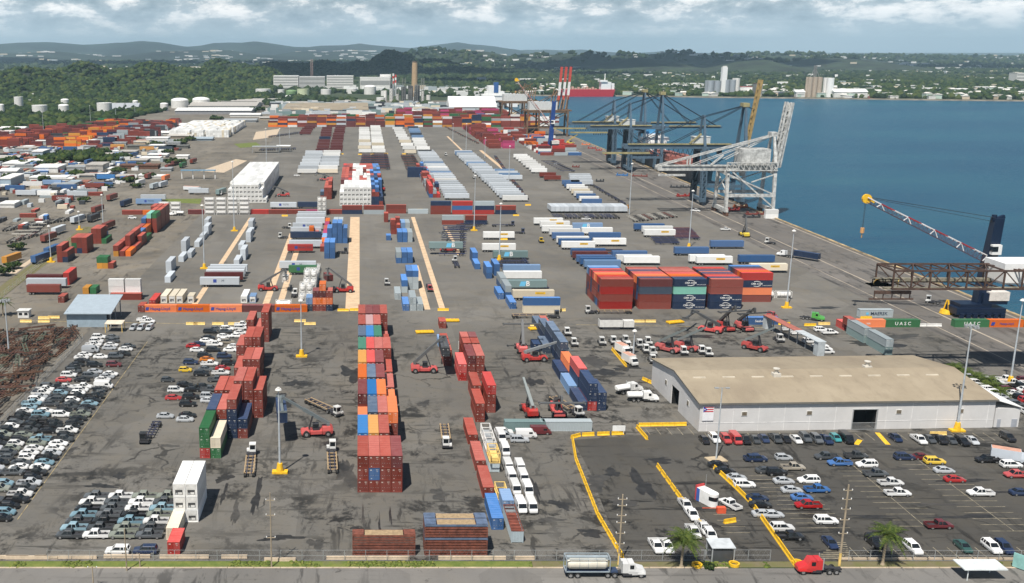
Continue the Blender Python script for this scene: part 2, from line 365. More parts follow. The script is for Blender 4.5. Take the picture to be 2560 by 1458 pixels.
# the quay: concrete apron edge with fenders, crane rails, faded yellow coping
q = MB(); q.box(QX - 1.2, QX + .5, 150, 2300, -3.2, .35); struct('quay_wall', q.build('quay_wall', M('quay_concrete', (.33, .27, .19), .9, var=.3, scale=.08)))
q = MB()
for i in range(150): q.box(QX - .9, QX + .2, 160 + i * 14, 160 + i * 14 + 12.5, .35, .52)
struct('quay_coping', q.build('quay_coping', M('coping_paint', (.42, .31, .16), .8, var=.5, scale=.09)))
for x in (215.5, 240.5, 205):
    struct('crane_rail', MB().add([(x, 150, .03), (x + (.9 if x > 210 else .5), 150, .03), (x + (.9 if x > 210 else .5), 1340, .03), (x, 1340, .03)], [(0, 1, 2, 3)]).build('crane_rail', M('rail_bed', (.34, .29, .23), .8, var=.3, scale=.05)))
sheet('quay_apron', [(200, 178.3), (QX - 1.25, 178.3), (QX - 1.25, 1344), (200, 1344)], .020, asphalt('quay_asphalt', (.135, .125, .115), .85, (.3, .02, 1), .3, 12, .57, .9))
# place-bound oil and water stains on the tarmac
STAIN = M('oil_stain', (.030, .028, .026), .5, var=.35, scale=.5); DAMP = M('damp_patch', (.062, .057, .050), .45, var=.3, scale=.4)
rz_ = random.Random(12)
for i, (u, v, w, h) in enumerate([(868, 1185, 46, 66), (845, 1165, 40, 30), (880, 935, 48, 34), (1098, 1236, 46, 22), (700, 1000, 60, 26), (740, 958, 50, 16), (588, 1282, 16, 62), (560, 1235, 12, 40), (642, 1240, 20, 74), (170, 1130, 26, 22), (300, 1190, 30, 14), (250, 1215, 60, 12), (1490, 1205, 60, 36), (1530, 1182, 44, 16), (1605, 1212, 46, 54), (1560, 1255, 52, 22), (1480, 1332, 72, 16), (1402, 1262, 44, 22), (1370, 1300, 62, 12), (1650, 1152, 66, 12), (1500, 932, 90, 18), (1472, 902, 82, 26), (1565, 920, 60, 12), (2190, 856, 150, 18), (2240, 842, 100, 14), (1735, 842, 92, 9), (950, 1330, 6, 84), (908, 1292, 6, 60), (976, 1290, 5, 50), (890, 1320, 20, 10), (2300, 1172, 180, 6), (2405, 1202, 150, 7), (2425, 1292, 170, 9), (2335, 1262, 110, 6), (2480, 1232, 90, 7), (2180, 1292, 120, 7), (1960, 1250, 30, 40), (1935, 1300, 26, 60), (2050, 1380, 90, 10), (1810, 905, 100, 10), (1480, 985, 30, 60), (1335, 955, 40, 20), (1060, 1010, 26, 16), (1000, 1180, 10, 40), (560, 1195, 36, 20), (420, 1115, 40, 8), (1215, 1385, 30, 14), (700, 1345, 90, 14), (790, 1360, 40, 24), (1340, 1225, 12, 60), (1110, 900, 14, 24), (1940, 800, 60, 10), (2060, 770, 70, 6), (2380, 755, 60, 8)]):
    cx, cy = G(u, v); x1 = XU(u + w / 2, cy) - cx; y0 = G(u, v + h / 2)[1]; y1 = G(u, v - h / 2)[1]; n = 34; ph = [rz_.uniform(0, 6.3) for _ in range(6)]; pts = []
    for k in range(n):
        t = 2 * pi * k / n; q = 1 + .28 * sin(2 * t + ph[0]) + .22 * sin(3 * t + ph[1]) + .18 * sin(5 * t + ph[2]) + .14 * sin(9 * t + ph[3]) + rz_.uniform(-.12, .12); pts.append((cx + x1 * q * cos(t), cy + (y1 - y0) / 2 * q * sin(t)))
    sheet('oil_stain', pts, .027 + i * 3e-5, STAIN if i % 3 else DAMP)
# ------------------------------------------------------------------ crowns of woodland, as many small leafy lumps
def ico(sub):
    b = bmesh.new(); bmesh.ops.create_icosphere(b, subdivisions=sub, radius=1); v = np.array([w.co[:] for w in b.verts]); f = np.array([[w.index for w in g.verts] for g in b.faces]); b.free(); return v, f
ICO1 = ico(1); ICO2 = ico(2)
def leafmat(name, stops, scale=.05):
    m = bpy.data.materials.new(name); m.use_nodes = True; t = m.node_tree; b = t.nodes['Principled BSDF']; b.inputs['Roughness'].default_value = .8; b.inputs['Specular IOR Level'].default_value = .2
    tc = nd(t, 'ShaderNodeTexCoord'); at = nd(t, 'ShaderNodeAttribute', attribute_name='tone')
    f = mth(t, 'ADD', mth(t, 'MULTIPLY', at.outputs['Fac'], .55), mth(t, 'MULTIPLY', tnoise(t, tc.outputs['Object'], scale, 6, .75), .45))
    lk(t, ramp(t, f, stops), b.inputs['Base Color']); MATS[name] = m; return m
LEAF = leafmat('broad_leaves', [(.2, (.006, .014, .004)), (.42, (.016, .034, .007)), (.6, (.030, .052, .010)), (.8, (.062, .078, .018))])
LEAF2 = leafmat('far_leaves', [(.2, (.007, .016, .006)), (.42, (.016, .032, .009)), (.62, (.028, .046, .013)), (.8, (.052, .066, .022))])
def lumps(name, P, R, mat, sq=.8, base=ICO1, rough=.5):
    """P: n x 3 centres, R: n radii -> one mesh of uneven lumps"""
    n = len(P); V, F = base; k = len(V)
    jit = 1 + RNG.uniform(-rough, rough, (n, k, 1))
    ang = RNG.uniform(0, 2 * pi, n); ca, sa = np.cos(ang), np.sin(ang)
    vx = V[None, :, 0] * ca[:, None] - V[None, :, 1] * sa[:, None]; vy = V[None, :, 0] * sa[:, None] + V[None, :, 1] * ca[:, None]
    vv = np.stack([vx, vy, np.repeat(V[None, :, 2] * sq, n, 0)], 2) * jit * R[:, None, None] + P[:, None, :]
    ff = (F[None] + (np.arange(n) * k)[:, None, None]).reshape(-1, 3)
    me = bpy.data.meshes.new(name); me.vertices.add(n * k); me.vertices.foreach_set('co', vv.reshape(-1).astype(np.float32))
    me.loops.add(len(ff) * 3); me.loops.foreach_set('vertex_index', ff.reshape(-1).astype(np.int32))
    me.polygons.add(len(ff)); me.polygons.foreach_set('loop_start', np.arange(0, len(ff) * 3, 3, dtype=np.int32))
    try: me.polygons.foreach_set('loop_total', np.full(len(ff), 3, dtype=np.int32))
    except Exception: pass
    me.update(calc_edges=True)
    a = me.attributes.new('tone', 'FLOAT', 'POINT'); a.data.foreach_set('value', np.repeat(RNG.uniform(0, 1, n), k).astype(np.float32))
    me.materials.append(mat); return me
# hills: one displaced sheet each
def hillsheet(name, x0, x1, y0, y1, hf, mat, step):
    nx, ny = int((x1 - x0) / step) + 1, int((y1 - y0) / step) + 1
    xs = np.linspace(x0, x1, nx); ys = np.linspace(y0, y1, ny); X, Y = np.meshgrid(xs, ys); Z = hf(X, Y)
    me = bpy.data.meshes.new(name); v = np.stack([X, Y, Z], 2).reshape(-1, 3)
    f = [(j * nx + i, j * nx + i + 1, (j + 1) * nx + i + 1, (j + 1) * nx + i) for j in range(ny - 1) for i in range(nx - 1)]
    me.from_pydata(v.tolist(), [], f); me.materials.append(mat); me.polygons.foreach_set('use_smooth', [True] * len(f)); o = obj(name, me); return struct(name, o)
def gauss(X, Y, bumps):
    Z = np.full_like(X, -3.0)
    for (cx, cy, sx, sy, h) in bumps: Z = np.maximum(Z, (h + 3) * np.exp(-((X - cx) / sx) ** 2 - ((Y - cy) / sy) ** 2) - 3)
    return Z
def hb(u, v, y, w, d=None):   # a hump whose crest shows at pixel (u,v) when it stands at distance y, w pixels half-width
    h = HT(y, v); return (XU(u, y, h), y, w / PXM(y, h), d or w / PXM(y, h) * .8, h + 3)
LEFTB = [hb(-60, 205, 2350, 160, 380), hb(110, 168, 2550, 130, 350), hb(215, 160, 2700, 90, 300), hb(380, 152, 2850, 90, 320), hb(470, 180, 2600, 110, 300), hb(300, 190, 2450, 150, 260),
         hb(280, 172, 2900, 330, 420), hb(60, 180, 2700, 260, 380), hb(500, 168, 3000, 200, 330), hb(545, 150, 3200, 60, 260), hb(600, 152, 3300, 55, 260), hb(640, 172, 3000, 90, 300), hb(-200, 170, 2800, 140, 350), hb(20, 200, 2300, 120, 240)]
def left_h(X, Y):
    Z = gauss(X, Y, LEFTB) * .80; return Z + np.clip(Z, 0, 40) * .10 * (np.sin(X * .021 + Y * .013) + np.sin(X * .043 - Y * .019 + 1) + np.sin(Y * .033 + 2))
hillsheet('hills', -2600, -150, 1900, 3900, left_h, SCRUB, 45)
MIDB = [hb(700, 165, 4600, 90, 400), hb(810, 160, 4500, 60, 350), hb(900, 162, 4400, 70, 350), hb(975, 133, 4400, 60, 320), hb(1010, 140, 4450, 45, 300), hb(1080, 155, 4600, 90, 400), hb(760, 168, 4300, 120, 300)]
mid_h = lambda X, Y: gauss(X, Y, MIDB)
hillsheet('hills', -900, 900, 3500, 5600, mid_h, SCRUB, 60)
FARB = [hb(1080, 125, 7200, 110, 700), hb(1180, 128, 7000, 140, 700), hb(1350, 136, 6600, 130, 600), hb(1420, 134, 6300, 45, 400), hb(1485, 135, 6100, 60, 400), hb(1560, 134, 6800, 70, 500), hb(1690, 131, 6500, 110, 600), hb(1800, 140, 6200, 160, 600),
        hb(1950, 134, 8000, 260, 900), hb(2200, 140, 8500, 260, 900), hb(2450, 139, 9000, 300, 900), hb(2700, 139, 9000, 300, 900), hb(1600, 144, 5200, 110, 500), hb(1870, 147, 5000, 100, 450), hb(2080, 146, 5600, 160, 500)]
far_h = lambda X, Y: gauss(X, Y, FARB)
hillsheet('hills', -200, 9000, 4200, 11500, far_h, SCRUB, 130)
MTN = [hb(-300, 97, 15000, 300, 2200), hb(120, 94, 15000, 240, 2200), hb(360, 95, 15500, 200, 2200), hb(600, 97, 16000, 260, 2200), hb(860, 104, 16500, 260, 2400), hb(1130, 99, 17000, 170, 2600), hb(1330, 121, 18000, 280, 2600), hb(1650, 131, 18500, 350, 2600), hb(2050, 136, 19000, 350, 2600),
       hb(150, 128, 10500, 300, 1500), hb(520, 122, 11500, 260, 1500), hb(800, 125, 12000, 280, 1500), hb(-250, 132, 9500, 260, 1200), hb(2450, 137, 19500, 400, 2600)]
def mtn_h(X, Y):
    Z = gauss(X, Y, [(a, b, c, d, e * .78) for a, b, c, d, e in MTN])
    return Z + 14 * np.sin(X * .0031 + Y * .0012) + 9 * np.sin(X * .0083 + 1.3) + 6 * np.sin(X * .019 + Y * .002)
hillsheet('mountains', -9000, 16000, 9000, 20500, mtn_h, M('mountain_green', (.020, .034, .024), .95, var=.5, scale=.0012), 200)
def scatter(n, x0, x1, y0, y1, keep=None):
    x = RNG.uniform(x0, x1, n); y = RNG.uniform(y0, y1, n)
    if keep is not None: k = keep(x, y); x, y = x[k], y[k]
    return x, y
def wood(name, n, x0, x1, y0, y1, hf, r0, r1, mat, keep=None, label=None):
    x, y = scatter(n, x0, x1, y0, y1, keep); R = RNG.uniform(r0, r1, len(x)); z = (hf(x, y) if hf else np.zeros_like(x)); z = np.maximum(z, 0) + R * .35
    o = obj(name, lumps(name, np.stack([x, y, z], 1), R, mat)); tag(o, label, 'woodland', kind='stuff'); return o
nz = lambda x, y, s, p=0: np.sin(x * s + p) + np.sin(y * s * 1.3 + p * 2.1 + 1.1 * np.sin(x * s * .7)) + .6 * np.sin((x + y) * s * 2.3 + p)
def leftkeep(x, y):     # the green hills and the wooded flat before them
    edge = np.interp(x, [-900, -560, -430, -345, -300, -240, -190, -150], [1180, 1180, 1270, 1340, 1850, 1950, 2100, 2400])
    return (y > edge)
def notank(x, y):
    ok = leftkeep(x, y)
    for (tx, ty, rr) in TANKS_XY: ok &= (np.hypot(x - tx, (y - ty + rr * 2.2) * .7) > rr * 1.9)
    return ok
TANKS = [(48, 272, 22, 30), (100, 285, 37, 22), (160, 285, 26, 22), (163, 265, 20, 16), (262, 284, 37, 27), (450, 270, 43, 20), (503, 266, 43, 18), (411, 277, 20, 18), (339, 272, 14, 20), (50, 245, 12, 12), (80, 247, 12, 12), (5, 287, 14, 26)]
TANKS_XY = []
for (u, v, w, h_) in TANKS:
    x, y = G(u, v - 4); TANKS_XY.append((x, y, w / 2 / PXM(y) + 4))
wood('woodland', 15000, -1500, -150, 1180, 2250, left_h, 3.5, 7.5, LEAF, notank, 'dense green woodland of rounded crowns between the tank farm and the stacked containers')
wood('woodland', 21000, -2100, -200, 2200, 3500, left_h, 4, 8.5, LEAF, None, 'dark green wooded hills rising behind the white tanks on the left')
wood('woodland', 8000, -900, 800, 3600, 5000, mid_h, 7, 14, LEAF2, None, 'dark wooded humps behind the white office blocks and the tall chimney')
def shk(x, y):
    s = np.interp(x, [p[0] for p in SHORE], [p[1] for p in SHORE]); return (y > s + 12) & ((nz(x, y, .011) > -.55) | (RNG.uniform(0, 1, len(x)) < .25))
wood('woodland', 9500, 250, 2300, 2020, 3300, None, 4.5, 9.5, LEAF, shk, 'low green trees spread between the pale houses along the far shore')
wood('woodland', 9000, 100, 3600, 3200, 5600, None, 6, 12, LEAF2, lambda x, y: nz(x, y, .006, 2) > -.7, 'band of dark green trees further inland beyond the far shore')
wood('woodland', 2300, -170, 330, 1850, 3300, None, 5, 10, LEAF2, lambda x, y: nz(x, y, .012, 4) > .35, 'scattered green trees around the power station and the tank farm')
wood('woodland', 9000, -2500, 9000, 5600, 9500, far_h, 11, 22, LEAF2, lambda x, y: nz(x, y, .003, 1) > -.6, 'far bluish woods on the low hills below the mountains')
# ------------------------------------------------------------------ containers, trailers, chassis
CC = dict(r=(.185, .030, .018), R=(.36, .024, .018), m=(.105, .018, .018), o=(.66, .135, .008), y=(.56, .25, .03), b=(.034, .105, .26), n=(.006, .022, .065), s=(.032, .052, .085), l=(.15, .26, .44), g=(.02, .125, .04),
          t=(.22, .52, .42), w=(.76, .76, .74), c=(.68, .60, .46), G=(.34, .39, .41), p=(.40, .04, .13), k=(.03, .034, .042), S=(.50, .54, .58), B=(.02, .17, .45), e=(.17, .25, .25), u=(.04, .19, .12), q=(.42, .26, .26))
for k_, q_ in CC.items(): CC[k_] = (*q_, {'r': .62, 'm': .5, 'R': .35, 's': .8, 'n': .4, 'b': .55, 'k': .4, 'l': .15, 'q': .1}.get(k_, 0.0))
CNAME = dict(r='rust red', R='bright red', m='maroon', o='orange', y='amber', b='mid blue', n='navy blue', s='slate blue', l='pale blue', g='green', t='mint green', w='white', c='cream', G='pale grey', p='pink', k='dark grey', S='silver grey', B='bright blue', e='grey green', u='teal', q='dusty pink')
TXT = {}
def textmesh(s, size, mat, bold=0.0):
    k = (s, size, mat.name)
    if k not in TXT:
        cu = bpy.data.curves.new('letters', 'FONT'); cu.body = s; cu.size = size; cu.align_x = 'CENTER'; cu.align_y = 'CENTER'; cu.extrude = .012; cu.offset = bold; cu.resolution_u = 2
        o = bpy.data.objects.new('letters', cu); me = bpy.data.meshes.new_from_object(o); bpy.data.objects.remove(o); bpy.data.curves.remove(cu)
        me.name = 'lettering'; me.materials.clear(); me.materials.append(mat)
        me.transform(Matrix.Rotation(pi / 2, 4, 'X')); TXT[k] = me
    return TXT[k]
INKD = M('dark_lettering', (.03, .05, .09), .6, var=.05); INKW = M('white_lettering', (.82, .82, .80), .6, var=.05); INKB = M('blue_lettering', (.03, .06, .30), .6, var=.05); INKC = M('pale_blue_mark', (.15, .5, .75), .5, var=.05)
def corr(mb, x0, x1, y, z0, z1, n, d, axis, m=0):
    """corrugated panel: a zigzag sheet along x (axis 'x', facing -y/+y) or along y"""
    P = []; w = (x1 - x0) / n
    for i in range(n):
        a = x0 + i * w
        P += [(a, 0), (a + w * .35, 0), (a + w * .5, d), (a + w * .85, d)]
    P.append((x1, 0)); vs = []; fs = []
    for (t, o) in P:
        for z in (z0, z1): vs.append((t, y + o, z) if axis == 'x' else (y + o, t, z))
    for i in range(len(P) - 1): fs.append((2 * i, 2 * i + 2, 2 * i + 3, 2 * i + 1))
    mb.add(vs, fs, m)
def cont_body(L, H, near=True, w=2.44):
    """container lying along y, door end towards -y, standing on z = 0"""
    mb = MB(); h = w / 2; l = L / 2
    if not near:
        mb.box(-h, h, -l, l, 0, H); return mb
    for sx in (-1, 1):
        for sy in (-1, 1): mb.box(sx * h - (.16 if sx > 0 else 0), sx * h + (.16 if sx < 0 else 0), sy * l - (.16 if sy > 0 else 0), sy * l + (.16 if sy < 0 else 0), 0, H)
        x0, x1 = (-h, -h + .09) if sx < 0 else (h - .09, h)
        mb.box(x0, x1, -l + .16, l - .16, .003, .16); mb.box(x0, x1, -l + .16, l - .16, H - .11, H - .02)
    for sy in (-1, 1):
        y0, y1 = (-l, -l + .12) if sy < 0 else (l - .12, l)
        mb.box(-h + .16, h - .16, y0, y1, .003, .16); mb.box(-h + .16, h - .16, y0, y1, H - .16, H - .02)
    n = max(8, int(L / .46))
    corr(mb, -l + .16, l - .16, -h + .03, .16, H - .11, n, .05, 'y'); corr(mb, -l + .16, l - .16, h - .03, .16, H - .11, n, -.05, 'y')
    corr(mb, -h + .16, h - .16, l - .03, .16, H - .16, 6, -.05, 'x')
    mb.box(-h + .09, h - .09, -l + .12, l - .12, H - .09, H - .05); mb.box(-h + .09, h - .09, -l + .12, l - .12, .10, .16)
    for i in range(int(L / 1.1)):
        y = -l + .6 + i * 1.1
        if y < l - .6: mb.box(-h + .1, h - .1, y, y + .5, H - .05, H - .025)
    return mb
def door_mesh(L, H, side, tint):
    l = L / 2; h = 1.22 - .16; x0, x1 = (-h, -.012) if side < 0 else (.012, h); mb = MB(); y = -l + .05
    mb.box(x0, x1, y, y + .05, .17, H - .17, 0)
    for fx in (.28, .72):
        x = x0 + (x1 - x0) * fx; mb.bar((x, y - .035, .1), (x, y - .035, H - .1), .022, 0); mb.box(x - .04, x + .16, y - .06, y - .03, H * .38, H * .38 + .05, 1)
    for z in (.25, .5, .75): mb.box(x0, x1, y - .012, y, H * z - .05, H * z + .03, 0)
    if side > 0: mb.box(x0 + .35, x1 - .15, y - .006, y, H * .82, H * .86, 2); mb.box(x0 + .5, x1 - .2, y - .006, y, H * .68, H * .71, 2)
    else: mb.box(x0 + .15, x0 + .5, y - .006, y, H * .78, H * .86, 2); mb.box(x0 + .3, x0 + .55, y - .006, y, H * .10, H * .15, 2)
    return mb.mesh('door', [P_CONT, STEEL, tint])
LABELW = M('door_placard', (.62, .60, .55), .6, var=.1)
PROTO = {}
def cproto(L, H, near, ori):
    k = ('c', L, H, near, ori)
    if k not in PROTO:
        mb = cont_body(L, H, near)
        R = Matrix.Rotation(pi / 2, 4, 'Z')       # x-oriented boxes have their doors towards +x
        if ori == 'x': mb.xf(R)
        parts = [('body', mb.mesh('container_body', P_CONT), True)]
        if near:
            for s_ in (-1, 1):
                d = door_mesh(L, H, s_, LABELW)
                if ori == 'x': d.transform(R)
                parts.append(('door', d, True))
        PROTO[k] = parts
    return PROTO[k]
VENT = M('vent_grille', (.05, .05, .05), .7)
def rproto(L, H, near, ori):
    k = ('r', L, H, near, ori)
    if k not in PROTO:
        l = L / 2; mb = MB(); mb.box(-1.22, 1.22, -l + .14, l, .0, H)
        if near:
            for sx in (-1, 1):
                for i in range(int(L / .6)): mb.box(sx * 1.222 - .006, sx * 1.222 + .006, -l + .4 + i * .6, -l + .47 + i * .6, .15, H - .15)
        for sx in (-1, 1): mb.box(sx * 1.22 - (.14 if sx > 0 else 0), sx * 1.22 + (.14 if sx < 0 else 0), -l, -l + .14, 0, H)
        mb.box(-1.08, 1.08, -l, -l + .14, H - .2, H - .002); mb.box(-1.08, 1.08, -l, -l + .14, .002, .18)
        u = MB(); u.box(-1.07, 1.07, -l + .05, -l + .14, .18, H - .2, 0); u.box(-.95, .95, -l + .01, -l + .05, H * .60, H * .88, 0); u.box(-.8, .72, -l + .03, -l + .06, H * .16, H * .52, 1)
        u.box(-.2, .62, -l + .0, -l + .045, H * .18, H * .34, 0); u.box(-.7, -.32, -l - .0, -l + .045, H * .17, H * .30, 2)
        R = Matrix.Rotation(pi / 2, 4, 'Z')
        if ori == 'x': mb.xf(R); u.xf(R)
        PROTO[k] = [('body', mb.mesh('reefer_body', P_TRL), True), ('cooling_unit', u.mesh('cooling_unit', [OFFW, VENT, STEEL]), False)]
    return PROTO[k]
def tproto(ori):
    k = ('t', ori)
    if k not in PROTO:
        f = MB(); L, w, H = 6.06, 2.44, 2.6
        for x in (-w / 2 + .07, w / 2 - .07):
            for y in (-L / 2 + .07, L / 2 - .07): f.bar((x, y, 0), (x, y, H), .07)
            for z in (.07, H - .07): f.bar((x, -L / 2 + .14, z), (x, L / 2 - .14, z), .05)
        for y in (-L / 2 + .07, L / 2 - .07):
            for z in (.07, H - .07): f.bar((-w / 2 + .14, y, z), (w / 2 - .14, y, z), .06)
            f.bar((-w / 2 + .1, y, .1), (0, y, .9), .04); f.bar((w / 2 - .1, y, .1), (0, y, .9), .04)
        t = MB(); t.sm = False; rings = []
        for (y, r) in ((-2.85, .35), (-2.75, .75), (-2.55, 1.02), (-2.3, 1.12), (2.3, 1.12), (2.55, 1.02), (2.75, .75), (2.85, .35)):
            rings.append([(r * cos(2 * pi * i / 18), y, 1.33 + r * sin(2 * pi * i / 18)) for i in range(18)])
        t.loft(rings, 0)
        for y in (-1.5, 0, 1.5): t.loft([[(1.135 * cos(2 * pi * i / 18), y + d, 1.33 + 1.135 * sin(2 * pi * i / 18)) for i in range(18)] for d in (-.05, .05)], 1)
        t.box(-.35, .35, -1.4, 1.4, 2.42, 2.5, 1)
        R = Matrix.Rotation(pi / 2, 4, 'Z')
        if ori == 'x': f.xf(R); t.xf(R)
        PROTO[k] = [('tank', t.mesh('tank', [P_TRL, STEEL]), True), ('frame', f.mesh('frame', OFFW), False)]
    return PROTO[k]
def wheels(mb, xs, ys, r=.5, w=.28, m=1, m2=2):
    for x in xs:
        for y in ys:
            mb.bar((x - w / 2, y, r), (x + w / 2, y, r), r, m, n=12); s = 1 if x > 0 else -1
            mb.bar((x + s * w * .5, y, r), (x + s * (w * .5 + .015), y, r), r * .55, m2, n=8)
def trproto(near, ori, L=16.15, H=2.9):
    k = ('T', near, ori, L)
    if k not in PROTO:
        l = L / 2; b = MB(); b.box(-1.3, 1.3, -l, l, 1.15, 1.15 + H, 0)
        for y in (-l, l): b.box(-1.31, 1.31, y - .06, y + .06, 1.13, 1.16 + H, 0)
        if near:
            for i in range(int(L / 1.2)):
                for s_ in (-1, 1): b.box(s_ * 1.302 - .008, s_ * 1.302 + .008, -l + .6 + i * 1.2, -l + .66 + i * 1.2, 1.25, 1.05 + H, 0)
        c = MB(); c.box(-.5, -.35, -l + .1, l - .1, .85, 1.14, 0); c.box(.35, .5, -l + .1, l - .1, .85, 1.14, 0)
        for y in (-l + 1.2, -l + 2.5): c.box(-1.1, 1.1, y - .08, y + .08, .42, .58, 0)
        for x in (-.8, .8): c.box(x - .07, x + .07, l - 3.2, l - 3.0, .05, 1.0, 0)
        wh = MB(); wheels(wh, (-1.0, 1.0), (-l + 1.2, -l + 2.5), .5, .5, 0, 1)
        R = Matrix.Rotation(-pi / 2, 4, 'Z')
        if ori == 'x':
            for q_ in (b, c, wh): q_.xf(R)
        if near: PROTO[k] = [('box_body', b.mesh('trailer_box', P_TRL), True), ('undercarriage', c.mesh('undercarriage', DARKST), False), ('wheel_set', wh.mesh('wheel_set', [TYRE, RIM]), False)]
        else:
            n0 = len(b.v); b.add(c.v, c.f, 1); b.add(wh.v, wh.f, 2); PROTO[k] = [('trailer', b.mesh('trailer', [P_TRL, DARKST, TYRE]), True)]
    return PROTO[k]
def chproto(L, ori):
    k = ('h', L, ori)
    if k not in PROTO:
        l = L / 2; c = MB()
        for x in (-.5, .5): c.box(x - .09, x + .09, -l, l, .95, 1.28, 0)
        for y in (-l + .1, -l / 3, l / 3, l - .1): c.box(-1.2, 1.2, y - .1, y + .1, 1.05, 1.25, 0)
        for x in (-.85, .85): c.box(x - .06, x + .06, l - 2.8, l - 2.6, .05, 1, 0)
        wheels(c, (-.95, .95), (-l + 1.2, -l + 2.5), .5, .5, 1, 2)
        if ori == 'x': c.xf(Matrix.Rotation(pi / 2, 4, 'Z'))
        PROTO[k] = c.mesh('container_chassis', [P_MACH, TYRE, RIM])
    return PROTO[k]
# registry -----------------------------------------------------------
CONTS = []; REEF = []
def addc(x, y, z, c, label, group, L=12.19, H=2.59, ori='y', vis=True, text=None, reg=None):
    (CONTS if reg is None else reg).append(dict(x=x, y=y, z=z, c=c, label=label, group=group, L=L, H=H, ori=ori, vis=vis, text=text))
TIER = ['bottom', 'second', 'third', 'fourth', 'fifth', 'sixth']
def grp(place, u, v, bays, pw=2.52, pd=13.0, H=2.59, L=12.19, reg=None, noun='container', group=None, x=None, y=None):
    """stacks of boxes lying along y. u,v: photo pixel of the ground corner under the front-left box; bays run away from the camera, columns to the right, each string reads bottom to top"""
    if x is None: x, y = G(u, v)
    nb = len(bays)
    for bi, bay in enumerate(bays):
        yy = y + bi * pd; ncol = sum(1 for s_ in bay if s_)
        for ci, st in enumerate(bay):
            for ti, ch in enumerate(st):
                if ch == '.': continue
                top = ti == len(st) - 1
                front = bi == 0 or ci >= len(bays[bi - 1]) or len(bays[bi - 1][ci]) <= ti or (len(bays[bi - 1][ci]) <= ti + 1 and pd > L + 4)
                left = ci == 0 or len(bay[ci - 1]) <= ti; right = ci == len(bay) - 1 or len(bay[ci + 1]) <= ti
                vis = top or front or (left and x + ci * pw > 3) or (right and x + ci * pw < -3)
                lab = '%s %s' % (CNAME[ch], noun)
                lab += (', top tier' if top and ti > 0 else ', %s tier' % TIER[ti]) if max(map(len, bay)) > 1 else ''
                if ncol > 1: lab += ', %s from left' % ORD[ci]
                if nb > 1: lab += ', %s row back' % ORD[bi]
                lab += ', ' + place
                addc(x + ci * pw + 1.22, yy + L / 2, ti * (H + .015), ch, lab, group or ('containers of the ' + place), L, H, 'y', vis, None, reg)
def rowx(place, u, v, stacks, pw=12.35, H=2.59, L=12.19, nrow=1, pd=2.55, reg=None, noun='container', texts={}, group=None, x=None, y=None):
    """boxes lying along x in a row seen from the side; stacks left to right (strings bottom to top), nrow copies towards the back"""
    if x is None: x, y = G(u, v)
    for ci, st in enumerate(stacks):
        for ti, ch in enumerate(st):
            if ch == '.': continue
            lab = '%s %s seen side on' % (CNAME[ch], noun)
            if len(st) > 1: lab += ', %s tier' % ('top' if ti == len(st) - 1 else TIER[ti])
            if len(stacks) > 1: lab += ', %s from left' % ORD[ci]
            lab += ', ' + place
            addc(x + ci * pw + L / 2, y + 1.22, ti * (H + .015), ch, lab, group or ('containers of the ' + place), L, H, 'x', True, texts.get((ci, ti)), reg)
# --- the long central stack
C = ['rrr', 'rbr', 'rrr', 'rrm']
bays = [C, ['rrB', 'rry', 'rrr', ''], ['ro', 'rrs', 'rrr', 'rro'], ['rrm', 'rrB', 'rro', 'ro'], ['rro', 'rrs', 'rrm', 'rr'], ['rry', 'rrR', 'rrm', 'rr'], ['rru', 'rrR', 'rrr', 'rrr'], ['rrs', 'rrB', 'rru', 'rr'], ['rrr', 'rrq', 'rrr', 'r'], ['rrr', 'rrm', 'rrm', 'rrr']]
grp('long central stack', 893.7, 1231.4, bays, pw=2.50, pd=13.9, H=2.89)
# --- red stacks on the left
grp('green stack beside parked cars', 500, 1146, [['Rgg', 'gc']], pw=2.62)
grp('blue and red left stack', 518, 1096.4, [['nnn', 'nnr', 'nnnr', 'rn']], pw=2.6)
grp('rust red left stack', 538, 1044.7, [['rrr', 'rrr', 'rrrr', 'rrrr', 'rrr']], pw=2.6)
grp('small middle left stack', None, None, [['rr', 'rrr', 'rrr']], pw=2.55, x=-36.8, y=284.5)
grp('four high left stack', 592, 924, [['rrr', 'rrrr', 'rrrr']], pw=2.52)
grp('farthest left red stack', 617, 855.7, [['rrr', 'rr', 'rrrr']], pw=2.52)
# --- red stacks right of the middle
grp('red stack by reach stacker', 1145.6, 952.4, [['RR', 'rrm', 'rrr']], pw=2.6)
grp('short boxes behind red stack', None, None, [['', 'rrr', 'rrr'], ['', 'rrr', 'rrm']], pw=2.6, L=6.06, pd=6.9, x=29.4, y=301.5)
grp('lone red three high stack', 1216, 1032, [['rrR']])
grp('low red pair', None, None, [['rr']], x=30.6, y=253.4)
grp('low pink pair', None, None, [['rr']], x=31.4, y=268.2)
grp('short red boxes by tanks', None, None, [['rr'], ['rr'], ['rr']], L=6.06, pd=6.7, x=26.2, y=302.5)
grp('lavender box', None, None, [['l']], L=6.06, x=26.0, y=324)
grp('single red box by yellow spreader', 1098.3, 821.7, [['r']], L=6.06)
# --- navy stacks
grp('navy stacks near warehouse', 1445.4, 1027, [['n', 'Rnn', 'nn'], ['l', 'nnR', ''], ['n', 'ro', ''], ['', 'nss', ''], ['s', 'nns', ''], ['', 'ns', 'n'], ['', 's', 'r']], pw=2.56, pd=13.4)
grp('navy stacks far left box', None, None, [['n']], x=56.6, y=318, L=6.06)
# --- line of boxes leading to the front
for i, (c, y) in enumerate(zip('nrrr', (191.3, 206.4, 221.4, 237.8))):
    addc(27.0 + 1.22, y + 6.1, 0, 'b' if c == 'n' else c, '%s container lying in the front line of boxes, %s from the road' % ('mid blue' if c == 'n' else 'rust red', ORD[i]), 'front line of boxes')
addc(30.35 + 1.22, 199.8 + 3, 0, 'l', 'small lavender container between the open top box and yellow frames', 'front line of boxes', L=6.06)
